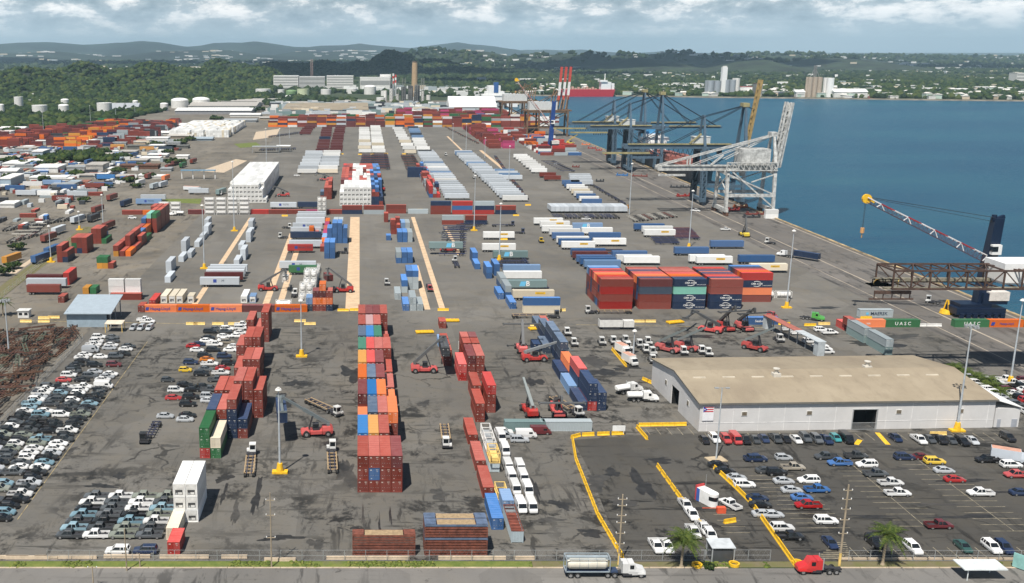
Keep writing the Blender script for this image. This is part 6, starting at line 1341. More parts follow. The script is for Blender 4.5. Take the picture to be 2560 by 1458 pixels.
# ------------------------------------------------------------------ fences
def fence(a, b, h, step, lab, mat=STEEL, z0=0.0):
    a, b = Vector((*a, z0)), Vector((*b, z0)); d = b - a; n = max(1, int(d.length / step)); r = thing('chain_link_fence', lab, 'fence', tuple(a)); pm = MB()
    for i in range(n + 1): p = d * (i / n); pm.cyl(p.x, p.y, .05, 0, h, 6)
    obj('posts', pm.mesh('fence_posts', mat), r); w_ = MB()
    for z in (.08, h * .5, h): w_.bar((0, 0, z), (d.x, d.y, z), .02)
    k = int(d.length / .9)
    for i in range(k):
        p, q = d * (i / k), d * ((i + 1) / k); w_.bar((p.x, p.y, .08), (q.x, q.y, h), .004); w_.bar((p.x, p.y, h), (q.x, q.y, .08), .004)
    obj('wire_mesh', w_.mesh('fence_wire', mat), r)
fence((-60, 178.4), (70.5, 178.4), 2.2, 4, 'chain link fence along the road in front of the container yard'); fence((94, 178.3), (160, 178.3), 2.2, 4, 'chain link fence along the car park kerb'); fence((-93.9, 190), (-93.9, 332), 2.2, 5, 'long fence between left lot and chassis scrap yard')
fence((-141, 372), (-150, 520), 2.2, 6, 'fence along the left yard road'); fence((62, 178.5), (79, 178.5), 2.2, 4, 'fence piece beside the guard shelter')
for i in range(26):
    x = 93.5 + i * 2.9
    o = MB().box(-1.3, 1.3, -.2, .2, 0, .35).build('wheel_stop', CONC, None, (x, 178.75, .03)); tag(o, 'long pale wheel stop, %s from left, below the palm car row' % ordn(i), 'wheel stop', 'wheel stops along the car park kerb')
for i, (u, v, L) in enumerate([(20, 1396, 8), (80, 1397, 10), (165, 1396, 12), (318, 1394, 9), (461, 1395, 9.5), (586, 1395, 5), (700, 1402, 6), (920, 1398, 16), (1180, 1398, 13), (1310, 1398, 4)]):
    x, y = G(u, v); o = MB().prismx([(-.3, 0), (.3, 0), (.18, .6), (-.18, .6)], -L / 2, L / 2).build('concrete_barrier', CONC, None, (x, y, .02)); tag(o, 'low pale concrete barrier by the road fence, %s from left' % ordn(i), 'barrier', 'concrete barriers by the road fence')
# ------------------------------------------------------------------ flat rack stacks
FR = M('flat_rack_red', (.17, .055, .035), .75, var=.3, scale=1.2); FRN = M('flat_rack_blue', (.10, .14, .22), .7, var=.2)
def flatrack(x, y, z, lab, blue=False, top=False):
    m = FRN if blue else FR; r = thing('flat_rack', lab, 'flat rack', (x, y, z), 0, 'stacked flat racks'); b = MB(); b.box(-6.1, 6.1, -1.22, -1.10, .05, .42); b.box(-6.1, 6.1, 1.10, 1.22, .05, .42)
    for i in range(13): b.box(-5.9 + i * .98, -5.8 + i * .98, -1.1, 1.1, .08, .36)
    for s_ in (-1, 1): b.box(s_ * 6.1 - (.2 if s_ > 0 else 0), s_ * 6.1 + (.2 if s_ < 0 else 0), -1.24, 1.24, 0, .5)
    obj('frame', b.mesh('flat_rack_frame', m), r)
    if top:
        d = MB()
        for i in range(8): d.box(-3.7, 3.7, -1.08 + i * .27, -.84 + i * .27, .42, .47)
        obj('deck', d.mesh('timber_deck', WOOD), r)
        for s_ in (-1, 1): e = MB(); e.box(min(s_ * 3.9, s_ * 5.9), max(s_ * 3.9, s_ * 5.9), -1.1, 1.1, .45, .62); obj('end_wall', e.mesh('folded_end_wall', m), r)
x1, y1 = G(881, 1391); x2, y2 = G(1061, 1391)
for i in range(8): flatrack(x1 + 6.1, y1 + 1.3, .02 + i * .56, 'rusty folded flat rack, %s layer of lower pile by the road fence' % (TIER + ['seventh', 'top'])[i], False, i == 7)
for i in range(12):
    for j in range(2): flatrack(x2 + 6.1, y2 + 1.3 + j * 2.6, .02 + i * .56, '%s folded flat rack, %s layer of taller pile, %s file' % ('blue' if i in (6, 11) else 'rusty', (TIER + ['seventh', 'eighth', 'ninth', 'tenth', 'eleventh', 'top'])[i], ('near', 'far')[j]), i in (6, 11), i == 11)
# open top boxes and tank frames in the front line
def opentop(x, y, rz, L, H, col, lab, inner=(.20, .05, .03)):
    r = thing('open_top_container', lab, 'open top container', (x, y, .03), rz, 'open topped containers'); b = MB(); l = L / 2
    corr(b, -l + .15, l - .15, -1.19, .1, H - .12, int(L / .4), .05, 'y'); corr(b, -l + .15, l - .15, 1.19, .1, H - .12, int(L / .4), -.05, 'y'); corr(b, -1.07, 1.07, -l + .02, .1, H - .12, 7, .05, 'x'); corr(b, -1.07, 1.07, l - .02, .1, H - .12, 7, -.05, 'x')
    for sx in (-1, 1):
        for sy in (-1, 1): b.box(sx * 1.22 - (.15 if sx > 0 else 0), sx * 1.22 + (.15 if sx < 0 else 0), sy * l - (.15 if sy > 0 else 0), sy * l + (.15 if sy < 0 else 0), 0, H - .12)
    obj('walls', b.mesh('open_top_walls', P_CONT), r, color=col); q_ = MB(); q_.box(-1.1, 1.1, -l + .1, l - .1, .1, .2)
    for i in range(9): q_.box(-1.1, 1.1, -l + .4 + i * (L - .8) / 8 - .05, -l + .4 + i * (L - .8) / 8 + .05, H - .3, H - .2)
    q_.box(-1.23, -1.08, -l, l, H - .12, H); q_.box(1.08, 1.23, -l, l, H - .12, H); q_.box(-1.08, 1.08, -l, -l + .15, H - .12, H); q_.box(-1.08, 1.08, l - .15, l, H - .12, H); q_.box(-1.05, 1.05, -l + 1.5, l - 3, H - .7, H - .5)
    obj('rusty_inside', q_.mesh('rusty_inside', M('rust_red_inside', (.20, .055, .035), .85, var=.35)), r)
opentop(31.4, 185.6 + 6.1, 0, 12.19, 2.6, (.42, .50, .54), 'pale blue grey open top container with rusty red inside nearest the road'); opentop(31.3, 226.5, 0, 12.19, 2.6, (.42, .50, .54), 'pale grey open top container below the white and yellow frames')
for i, (y, m, lab) in enumerate([(208.5, YELP, 'rusty open frame between lavender box and grey box'), (222.5, YELP, 'yellow cage frame on top of grey open box'), (229.5, OFFW, 'white generator frame on top of grey open box'), (236, OFFW, 'white cage frame at far end of the grey box')]):
    f = MB(); z0, z1 = (0, 1.6) if i == 0 else (2.65, 5.1)
    for sx in (-1.1, 1.1):
        for yy in (-3, 3): f.bar((sx, yy, z0), (sx, yy, z1), .09)
        for zz in (z0 + .1, z1): f.bar((sx, -3, zz), (sx, 3, zz), .08)
        f.bar((sx, -3, z0), (sx, 3, z1), .05)
    for yy in (-3, 0, 3):
        for zz in (z0 + .1, z1): f.bar((-1.1, yy, zz), (1.1, yy, zz), .07)
    r = thing('cage_frame', lab, 'frame', (31.3, y, .03)); obj('frame', f.mesh('cage', m), r)
    q_ = MB(); q_.box(-.9, .9, -2.4, 2.4, z0 + .15, z0 + (1.0 if i else .5)); obj('load', q_.mesh('cage_load', (RUST, YELP, STEEL, STEEL)[i]), r)
# ------------------------------------------------------------------ small buildings in the port
def box_building(name, x0, x1, y0, y1, h, wallm, roofm, lab, cat='building', ov=.3, wins=0, slope=0.0, rz=0.0):
    r = thing(name, lab, cat, (x0, y0, 0), rz); X, Y = x1 - x0, y1 - y0; b = MB(); b.box(0, X, 0, Y, 0, h); obj('wall', b.mesh(name + '_wall', wallm), r)
    q_ = MB(); q_.prismx([(-ov, h + .02), (Y + ov, h + .02 + slope), (Y + ov, h + .25 + slope), (-ov, h + .25)], -ov, X + ov); obj('roof', q_.mesh(name + '_roof', roofm), r)
    for i in range(wins): ww = X / wins; q_ = MB(); q_.box(i * ww + ww * .2, i * ww + ww * .8, -.06, 0, h * .4, h * .75); obj('window', q_.mesh(name + '_window', GLASS), r)
    return r
BLUEG = M('blue_grey_cladding', (.30, .38, .44), .5, var=.08); BLUER = M('blue_grey_roof', (.33, .39, .44), .5, var=.06)
sx0, sy0 = G(168, 818); sh = thing('shed', 'blue grey open ended shed with broad sloping roof at left of orange wall', 'shed', (sx0, sy0, 0))
q_ = MB(); q_.box(0, 14.2, 0, .2, 0, 5.0); q_.box(0, .2, .2, 15, 0, 5.6); obj('wall', q_.mesh('shed_wall', BLUEG), sh)
q_ = MB(); q_.prismx([(-1.2, 5.0), (18, 7.4), (18, 7.65), (-1.2, 5.25)], -.6, 16.2); obj('roof', q_.mesh('shed_roof', BLUER), sh)
q_ = MB()
for yy in (.5, 8, 16):
    for xx in (15.4, .5): q_.bar((xx, yy, 0), (xx, yy, 5.2 + yy * .12), .18)
obj('post', q_.mesh('shed_posts', STEEL), sh); q_ = MB(); q_.box(3, 13, 6, 12, 0, 3.2); obj('booth', q_.mesh('shed_booth', M('dark_interior', (.10, .12, .14), .7)), sh)
def canopy(u, v, X, Y, h, lab, mat, rz=0, name='canopy', pm=STEEL):
    x, y = G(u, v); r = thing(name, lab, 'canopy', (x, y, 0), rz); q_ = MB(); q_.prismx([(0, h), (Y, h + .25), (Y, h + .4), (0, h + .15)], 0, X); obj('roof', q_.mesh(name + '_roof', mat), r)
    for xx in (.2, X - .2):
        for yy in (.2, Y - .2): q_ = MB(); q_.bar((xx, yy, 0), (xx, yy, h), .1); obj('post', q_.mesh(name + '_post', pm), r)
    return r
canopy(262, 832, 6.2, 4.5, 3.0, 'small tan canopy on posts beside the three silver cars', M('tan_canopy', (.66, .58, .46), .6), 0, pm=YELP)
r = canopy(1777, 1408, 4.6, 3.6, 3.0, 'small grey roofed guard shelter by the entrance', M('grey_canopy', (.50, .53, .55), .5)); q_ = MB(); q_.box(.3, 4.2, .3, 3.3, 0, 2.6); obj('booth', q_.mesh('guard_booth_wall', M('dark_booth', (.06, .065, .07), .3)), r)
canopy(630, 383, 26, 8, 6, 'grey canopy of the far gate beside yellow blocks', STEEL); canopy(690, 380, 14, 9, 5.5, 'white flat canopy over the yellow checkpoint', WHITE)
x, y = G(45, 795); box_building('guard_booth', x, x + 4, y, y + 3, 2.6, OFFW, M('booth_roof', (.62, .62, .60)), 'small white guard booth among yellow blocks at left gate', 'booth', wins=2)
# rounded white guard booth in the car park
x, y = G(1790, 1270); r = thing('guard_booth', 'white round nosed guard booth with blue and red end by yellow barrier', 'booth', (x, y, 0), .45); q_ = MB(); n = 10
pts = [(-1.1, 4.8), (-1.1, 1.2)] + [(-1.1 * cos(pi * i / n), 1.2 - 1.3 * sin(pi * i / n)) for i in range(1, n)] + [(1.1, 1.2), (1.1, 4.8)]
q_.loft([[(a, b, z) for a, b in pts] for z in (.1, 3.0)]); obj('body', q_.mesh('booth_body', WHITE), r); q_ = MB(); q_.loft([[(a * 1.02, b * 1.02 - .04, z) for a, b in pts[1:-1]] for z in (1.5, 2.4)], cap=False); obj('windows', q_.mesh('booth_windows', GLASS), r)
q_ = MB(); q_.box(-1.15, 1.15, 4.8, 5.15, .1, 3.5); obj('end_panel', q_.mesh('booth_end', M('booth_red', (.5, .05, .05))), r); q_ = MB(); q_.box(-1.18, -1.1, 3.9, 4.75, .1, 3.0); obj('side_panel', q_.mesh('booth_blue', M('booth_blue_paint', (.05, .12, .4))), r); q_ = MB(); q_.cyl(.6, 4, .04, 3, 6, 6); obj('antenna', q_.mesh('antenna', STEEL), r)
x, y = G(1802, 1282); o = MB().box(-.9, .9, -.5, .5, 0, 1.3).box(-4, -.9, -.05, .05, 1.0, 1.15).build('gate_barrier', M('barrier_red', (.65, .10, .04)), None, (x, y, .02)); tag(o, 'red boom gate cabinet with arm beside the round nosed booth', 'boom gate')
x, y = G(1545, 1085); o = MB().box(-1.6, 1.6, -.1, .1, 1.0, 2.4).box(-1.3, -1.2, -.05, .05, 0, 1.0).box(1.2, 1.3, -.05, .05, 0, 1.0).build('notice_board', WHITE, None, (x, y - .5, .02)); tag(o, 'white notice board behind the yellow barriers', 'sign')
x, y = G(2552, 1425); o = MB().box(-1.5, 1.8, -.1, .1, .2, 3).build('sign_board', M('teal_board', (.25, .48, .45)), None, (x, y, .02), -.9); tag(o, 'pale teal sign board at the right lower corner', 'sign')
x, y = G(2470, 1462); o = MB().box(-4, 4, -2, 2, 2.3, 2.5).cyl(-3, -1.5, .1, 0, 2.3).cyl(3, 1.5, .1, 0, 2.3).build('canopy', M('pale_grey_roof', (.62, .66, .66), .5), None, (x, y + 3, 0)); tag(o, 'pale flat roof poking up at the lower edge', 'canopy')
# service trailer workshop in the middle of the tractor ranks
x, y = G(1500, 825); r = thing('service_trailer', 'white service trailer with dark top among tools behind the tractors', 'trailer', (x, y, 0)); q_ = MB(); q_.box(-.2, 8, 0, 2.6, 1.0, 3.6); obj('body', q_.mesh('service_body', OFFW), r); q_ = MB(); q_.box(-.1, 7.9, .1, 2.5, 3.6, 3.66); obj('roof', q_.mesh('service_roof', M('dark_roof', (.08, .075, .07))), r); q_ = MB(); q_.box(8.3, 12, .2, 2.5, .9, 3.2); obj('cabin', q_.mesh('service_cabin', OFFW), r); q_ = MB(); wheels(q_, (.3, 2.3), (1,), .45); obj('wheel_set', MB().box(1, 7, .2, .5, .0, 1.0).mesh('service_wheels', DARKST), r)
# shelters beside the warehouse yard: container wall with a red roof
x0_, y0_ = 147.0, 313; r = thing('open_shelter', 'open sided shelter with long red and pale roof beside white pickups', 'shelter', (x0_, y0_, 0), .12); q_ = MB(); q_.box(0, 2.4, 33, 35, 0, 4.6); obj('end_wall', MB().box(0, 2.4, 0, 2.5, 0, 4.6).mesh('shelter_end', M('pale_grey_wall', (.46, .5, .52))), r)
for i in range(6): obj('post', MB().bar((1.2, 4 + i * 5.2, 0), (1.2, 4 + i * 5.2, 4.5), .15).mesh('shelter_post', STEEL), r)
obj('end_wall', q_.mesh('shelter_walls', M('pale_grey_wall', (.46, .5, .52))), r); q_ = MB(); q_.box(-.3, 2.7, 0, 14, 4.6, 4.8); obj('roof', q_.mesh('shelter_roof_pale', M('pale_grey_wall', (.46, .5, .52))), r); q_ = MB(); q_.box(-.3, 2.7, 14.02, 35, 4.6, 4.8); obj('roof', q_.mesh('shelter_roof_red', M('faded_red_roof', (.36, .12, .09), .7)), r)
# ------------------------------------------------------------------ palms, bushes, planters
PALM = leafmat('palm_leaves', [(.2, (.022, .042, .008)), (.5, (.05, .08, .014)), (.8, (.12, .14, .03))], 1.2)
def palm(u, v, vtop, lab, seed, lean=.03):
    x, y = G(u, v); h = HT(y, vtop) - 1.2; r = thing('palm_tree', lab, 'palm tree', (x, y, 0), 0, 'palm trees'); rr_ = random.Random(seed); t = MB()
    pts = [(lean * h * (i / 7) ** 2, 0, h * i / 7) for i in range(8)]
    for a, b in zip(pts[:-1], pts[1:]): t.bar(a, b, .26 - .012 * a[2] * 1.0 if a[2] < 8 else .16, 0, n=8)
    t.cyl(0, 0, .42, 0, .5, 8, 0, .28); obj('trunk', t.mesh('palm_trunk', M('palm_bark', (.36, .29, .20), .9, var=.2)), r); top = Vector(pts[-1]); f = MB()
    for k in range(34):
        a = 2 * pi * k / 34 * 1.0 + rr_.uniform(-.2, .2); el = rr_.uniform(-.25, 1.15); L = rr_.uniform(3.2, 4.3); d = Vector((cos(a), sin(a), 0)); sd_ = Vector((-sin(a), cos(a), 0)); prev = top.copy(); n = 9
        for i in range(1, n + 1):
            s_ = i / n; p = top + d * (L * s_ * cos(el * (1 - s_ * .6))) + Vector((0, 0, L * (sin(el) * s_ - .62 * s_ * s_)))
            f.bar(prev, p, .035, 0, n=3); wl = (.95 * sin(pi * min(1, s_ * .9 + .12)) + .1)
            for q in (-1, 1):
                for off in (0, .5):
                    m_ = prev + (p - prev) * off; tip = m_ + sd_ * q * wl + Vector((0, 0, -.34 * wl)) + d * .25; f.add([m_, m_ + (p - prev) * .42, tip], [(0, 1, 2)])
            prev = p
    me = f.mesh('palm_fronds', PALM); a = me.attributes.new('tone', 'FLOAT', 'POINT'); a.data.foreach_set('value', np.repeat(RNG.uniform(.1, .95, len(me.vertices) // 3 + 1), 3)[:len(me.vertices)].astype(np.float32)); obj('crown', me, r)
palm(1703, 1418, 1330, 'palm tree with dense dark crown beside the guard shelter', 3); palm(2206, 1412, 1318, 'palm tree with pale curved trunk on the car park verge', 5, .06)
for i, (u, v) in enumerate([(2385, 930), (2402, 938), (2440, 955), (2462, 962), (2478, 975), (2495, 990)]): palm(u, v, v - 22, 'small palm behind the annex roof, %s from left' % ORD[i], 20 + i)
palm(8, 790, 745, 'palm tree cut by the left edge near the gate', 40)
def bush(x, y, rad, h, lab, n=90, mat=LEAF, grp_=None, name='bush', trunk=0):
    r = thing(name, lab, 'tree' if trunk else 'bush', (x, y, 0), 0, grp_); P = RNG.normal(0, .42, (n, 3)) * np.array([rad, rad, h * .36]); P[:, 2] = np.abs(P[:, 2]) + trunk + (h * .12)
    obj('crown' if trunk else 'foliage', lumps('foliage', P, RNG.uniform(.12, .28, n) * rad, mat, .8, ICO1, .45), r)
    if trunk:
        t = MB(); t.cyl(0, 0, .35, 0, trunk + h * .3, 7, 0, .18); obj('trunk', t.mesh('trunk', M('bark', (.10, .075, .05), .9)), r)
    return r
x, y = G(1773, 1420); bush(x, y, 1.2, 1.6, 'round clipped bush beside the yellow planter', 60)
for i, (u, v) in enumerate([(1742, 1416), (1835, 1414), (1993, 1410)]):
    x, y = G(u, v); q_ = MB(); q_.cyl(0, 0, 1.0, 0, .6, 18); o = MB(); n = 20
    for k in range(n):
        a, b = 2 * pi * k / n, 2 * pi * (k + 1) / n; o.add([(1.0 * cos(a), 1.0 * sin(a), 0), (1.0 * cos(b), 1.0 * sin(b), 0), (1.0 * cos(b), 1.0 * sin(b), .55), (1.0 * cos(a), 1.0 * sin(a), .55), (.72 * cos(a), .72 * sin(a), .55), (.72 * cos(b), .72 * sin(b), .55), (.72 * cos(a), .72 * sin(a), .1), (.72 * cos(b), .72 * sin(b), .1)], [(0, 1, 2, 3), (3, 2, 5, 4), (4, 5, 7, 6)])
    ob = o.build('planter_ring', YEL, None, (x, y, .02)); tag(ob, 'yellow ring planter %s' % ('right of the first palm', 'beside the guard shelter', 'at the end of long yellow barrier')[i], 'planter', 'yellow ring planters')
tf = [(rn, yy) for rn in range(0)]
gx = RNG.uniform(-90, 150, 2600); gy = RNG.uniform(175.8, 178.0, 2600); gk = (np.sin(gx * .21) + np.sin(gx * .57 + 1) + np.sin(gx * .083 + 2)) > np.where(gx < 33, .2, 1.2); gx, gy = gx[gk], gy[gk]; o = obj('verge_tufts', lumps('tufts', np.stack([gx, gy, np.full(len(gx), .05)], 1), RNG.uniform(.12, .5, len(gx)), leafmat('verge_grass', [(.2, (.06, .09, .015)), (.6, (.12, .15, .03)), (.9, (.2, .19, .05))], .8), .5)); tag(o, 'short uneven grass tufts on the verge by the road', 'grass', kind='stuff')
# more roofs and trees of the left industrial strip
LY = [(0, 60, 330, 9, 20, 0), (60, 120, 342, 6, 14, 1), (395, 470, 318, 5, 30, 0), (430, 500, 330, 6, 25, 1), (490, 560, 318, 5, 22, 0), (420, 480, 345, 5, 18, 2), (478, 530, 352, 5, 16, 3), (375, 430, 338, 6, 18, 0), (300, 352, 338, 7, 18, 1), (255, 300, 332, 6, 14, 4), (0, 40, 440, 12, 18, 0), (60, 82, 405, 8, 12, 4), (165, 212, 425, 6, 14, 1), (262, 300, 405, 7, 14, 3), (300, 340, 385, 5, 14, 5), (350, 400, 402, 6, 12, 0), (180, 230, 388, 5, 12, 0), (40, 90, 378, 7, 14, 2), (0, 45, 405, 10, 16, 5), (130, 185, 468, 6, 10, 1), (0, 36, 520, 9, 12, 0), (440, 470, 398, 7, 10, 0), (415, 440, 372, 6, 10, 4), (120, 170, 335, 6, 14, 5), (180, 240, 342, 5, 14, 0), (560, 640, 306, 5, 30, 1), (575, 650, 292, 5, 30, 0), (650, 700, 300, 5, 20, 2)]
# left yard trees
for i, (u, v, w_, h) in enumerate([(25, 406, 9, 7), (140, 405, 16, 8), (205, 402, 18, 9), (262, 405, 15, 8), (170, 392, 14, 8), (300, 398, 12, 7), (432, 412, 8, 9), (455, 410, 5, 6), (508, 322, 9, 9), (585, 320, 8, 9), (528, 325, 6, 8), (632, 280, 12, 12), (655, 278, 10, 11), (320, 455, 7, 5), (340, 470, 5, 4), (45, 625, 5, 4), (35, 672, 4, 3), (8, 690, 4, 6), (60, 415, 9, 6), (390, 365, 8, 6), (475, 352, 7, 6), (240, 386, 14, 7), (110, 398, 12, 7), (470, 340, 8, 6), (30, 330, 14, 7), (90, 322, 16, 8), (150, 330, 12, 6), (215, 352, 9, 6), (60, 362, 10, 6), (345, 352, 8, 5), (375, 445, 6, 5), (300, 432, 8, 5), (190, 440, 7, 5), (110, 452, 6, 4), (30, 452, 9, 6), (420, 385, 6, 6), (455, 360, 8, 6), (540, 300, 9, 7), (600, 312, 8, 6), (120, 415, 9, 6), (250, 425, 6, 5), (350, 420, 6, 5), (270, 470, 5, 4), (210, 505, 5, 3)]):
    x, y = G(u, v); bush(x, y, w_ * .8, h, 'dark green tree in the left yards @L', 120, LEAF, 'trees among the left yards', 'yard_tree', 1.2)
# ------------------------------------------------------------------ ship to shore cranes
CBLUE = M('crane_blue_grey', (.085, .135, .185), .5, .1, var=.12, scale=.3); CDARK = M('crane_dark_blue', (.018, .028, .042), .5, .1, var=.1); CYEL = M('crane_walkway_yellow', (.32, .28, .14), .6, var=.2, scale=.3); CWHITE = M('crane_white', (.50, .50, .48), .55, var=.3, scale=.5); CHOUSE = M('machine_house_grey', (.56, .58, .57), .5, var=.08)  # CDARK: second, darker blue for landside legs, stays and trolleys
BROWN = M('crane_rust_brown', (.16, .095, .05), .75, var=.35, scale=.5); OCHRE = M('boom_ochre', (.36, .25, .10), .6, var=.2)
def lattice(mb, p, q, w, n, r=.12, m=0, h=None):
    """box lattice between two points: four chords, cross braces"""
    p, q = Vector(p), Vector(q); d = (q - p).normalized(); a = Vector((0, 1, 0)) if abs(d.y) < .9 else Vector((1, 0, 0)); e1 = d.cross(a).normalized(); e2 = d.cross(e1).normalized(); h = h or w
    cs = [(e1 * sx * h / 2 + e2 * sy * w / 2) for sx, sy in ((-1, -1), (1, -1), (1, 1), (-1, 1))]
    for c in cs: mb.bar(p + c, q + c, r, m)
    L = (q - p).length
    for i in range(n):
        a_, b_ = p + d * L * i / n, p + d * L * (i + 1) / n
        for k in range(4): mb.bar(a_ + cs[k], b_ + cs[(k + 1) % 4], r * .6, m); mb.bar(a_ + cs[k], a_ + cs[(k + 1) % 4], r * .6, m)
    return mb
def sts(y, label, leg=CBLUE, dark=CDARK, up=False, x0=218, x1=243.5, zg=36, xl=180, xr=292, dy=19, aw=62, al=55, house=True, walk=CYEL, boomm=None):
    r = thing('quay_crane', label, 'quay crane', (0, y, 0), 0, 'ship to shore cranes'); h = dy / 2
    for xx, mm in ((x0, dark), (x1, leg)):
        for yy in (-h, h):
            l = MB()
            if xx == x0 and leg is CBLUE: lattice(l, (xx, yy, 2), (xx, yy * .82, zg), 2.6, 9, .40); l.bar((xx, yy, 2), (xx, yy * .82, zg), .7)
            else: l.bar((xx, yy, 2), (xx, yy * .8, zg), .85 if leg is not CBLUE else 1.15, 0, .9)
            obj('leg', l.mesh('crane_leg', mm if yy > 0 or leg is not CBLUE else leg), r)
    s = MB()
    for xx in (x0, x1): obj('sill_beam', MB().box(xx - .8, xx + .8, -h - 2, h + 2, 2.2, 4.4).mesh('sill_beam', leg), r); obj('cross_beam', MB().box(xx - .6, xx + .6, -h * .85, h * .85, zg - 3.2, zg - 1.4).mesh('cross_beam', leg), r)
    for yy in (-h, h):
        s.box(x0 + .8, x1 - .8, yy * .92 - .6, yy * .92 + .6, 11, 12.8); s.bar((x0, yy * .88, zg - 3), (x1, yy * .92, 12.5), .38); s.bar((x1, yy * .88, zg - 3), ((x0 + x1) / 2, yy * .9, (zg + 12) / 2), .3)
    s.bar((x0, -h, 13), (x0, h, zg - 3), .3); s.bar((x0, h, 13), (x0, -h, zg - 3), .3); obj('portal_brace', s.mesh('portal_brace', leg), r)
    b = MB()
    for xx in (x0, x1):
        for yy in (-h, h):
            for k in (-3, -1, 1, 3): b.box(xx - .6, xx + .6, yy + k * .9 - .6, yy + k * .9 + .6, .1, 2.0)
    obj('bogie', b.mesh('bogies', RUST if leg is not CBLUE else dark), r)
    g = MB()
    for yy in (-3, 3): g.box(xl, x1 + 3, yy - .75, yy + .75, zg - 1.5, zg + 1.3)
    for i in range(9): xx = xl + i * (x1 - xl) / 8; g.box(xx - .3, xx + .3, -2.4, 2.4, zg - .6, zg + .4)
    obj('girder', g.mesh('girder', leg), r); wk = MB(); wk.box(xl + 2, x1 - 8, -4.4, -3.7, zg + 1.2, zg + 2.0); wk.box(xl - 14 if leg is CBLUE else xl, xl + 16, -5.2, -4.2, zg - 4.6, zg - 3.4); wk.bar((x0 - 9, -4.2, zg + 2), (x0 - 2, -4.2, zg + 8), .5)
    obj('walkway', wk.mesh('walkway', walk), r)
    bo = MB(); hinge = (x1 + 3.2, zg)
    if up:
        top = (x1 + 8.5, zg + (xr - x1) * .93)
    else: top = (xr, zg)
    for yy in (-2.2, 2.2): bo.bar((hinge[0], yy, hinge[1]), (top[0], yy, top[1]), .65)
    for i in range(10):
        t = (i + .5) / 10; bo.bar((hinge[0] + (top[0] - hinge[0]) * t, -2.2, hinge[1] + (top[1] - hinge[1]) * t), (hinge[0] + (top[0] - hinge[0]) * t, 2.2, hinge[1] + (top[1] - hinge[1]) * t), .25)
    obj('boom', bo.mesh('boom', boomm or leg), r)
    if not up: wk = MB(); wk.box(x1 + 6, xr - 2, -4.0, -3.3, zg + .8, zg + 1.6); obj('walkway', wk.mesh('boom_walkway', walk), r)
    a = MB()
    for yy in (-h * .8, h * .8): a.bar((x1, yy, zg), (x1, yy * .25, aw), .9, 0, .6)
    obj('mast', a.mesh('a_frame', leg), r); a = MB(); a.box(x1 - 2, x1 + 2, -3, 3, aw - .8, aw + 1.6); obj('mast_head', a.mesh('mast_head', walk if leg is CBLUE else leg), r)
    if al:
        a = MB()
        for yy in (-h * .7, h * .7): a.bar((x0, yy, zg), (x0, yy * .25, al), .8, 0, .5)
        obj('mast', a.mesh('rear_mast', leg), r)
    st = MB()
    for yy in (-2.4, 2.4):
        st.bar((x1, yy * .6, aw), (x0, yy, (al or zg + 6) - 1), .2); st.bar((x0, yy, (al or zg) - 1), (xl + 6, yy, zg + 1), .2); st.bar((x1, yy * .6, aw), (x0 - 20, yy, zg + 1), .18)
        if up: st.bar((x1, yy * .6, aw), (hinge[0] + (top[0] - hinge[0]) * .55, yy, hinge[1] + (top[1] - hinge[1]) * .55), .15)
        else: st.bar((x1, yy * .6, aw), (x1 + (xr - x1) * .5, yy, zg + 1), .2); st.bar((x1, yy * .6, aw), (x1 + (xr - x1) * .92, yy, zg + 1), .2)
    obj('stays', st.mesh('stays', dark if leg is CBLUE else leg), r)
    if house:
        m = MB(); m.box(x0 - 6, x0 + 4, -4, 4, zg + 1.6, zg + 5.8); m.box(x0 - 6.3, x0 + 4.3, -4.2, 4.2, zg + 5.82, zg + 6.2); obj('machinery_house', m.mesh('machinery_house', CHOUSE), r)
    t = MB(); t.box(x0 + 6, x0 + 10, -2.2, 2.2, zg - 2.6, zg - 1.4); t.box(x0 + 10.3, x0 + 12.8, -1.4, 1.4, zg - 5, zg - 2.2); obj('trolley', t.mesh('trolley', dark), r)
    # festoon cable loops beneath the landside girder
    f = MB(); n = 14
    for i in range(n):
        xa = xl + 4 + i * (x0 - 8 - xl) / n; xb = xl + 4 + (i + 1) * (x0 - 8 - xl) / n
        f.bar((xa, -4.4, zg - 1.6), ((xa + xb) / 2, -4.4, zg - 6.2), .12); f.bar(((xa + xb) / 2, -4.4, zg - 6.2), (xb, -4.4, zg - 1.6), .12)
    if leg is CBLUE: obj('cable_loops', f.mesh('cable_loops', dark), r)
    return r
sts(884, 'farthest blue quay crane with lowered boom over the water', zg=35, xl=180, xr=290); sts(832, 'second blue quay crane with lowered boom and twin masts', zg=35.5, xl=184, xr=293)
sts(652, 'nearest blue quay crane with raised yellow ended boom', up=True, zg=36.5, xl=168, xr=288, aw=62, al=56, boomm=OCHRE)
# white crane
r = sts(610, 'white quay crane with upright boom nearest the open quay', leg=CWHITE, dark=CWHITE, up=True, x0=218, x1=246, zg=27.5, xl=178, xr=287, dy=20, aw=47, al=0, house=False, walk=CWHITE)
m = MB(); m.box(226, 243, -7, 5, 29.5, 39); obj('machinery_house', m.mesh('white_machinery_house', CWHITE), r); m = MB(); lattice(m, (217, -9, 29), (247, -9, 29), 1.2, 9, .25, h=4.5); lattice(m, (249.5, 0, 28), (254, 0, 66), 3.5, 8, .45); obj('side_truss', m.mesh('side_truss', CWHITE), r)
m = MB()
for yy in (-2.5, 2.5): m.bar((179, yy, 28.8), (247, yy, 47), .32); m.bar((197, yy, 28), (197, yy, 33.6), .4)
m.bar((218, -9, 28), (246, -9.5, 5), .4); obj('tie_bars', m.mesh('tie_bars', CWHITE), r)
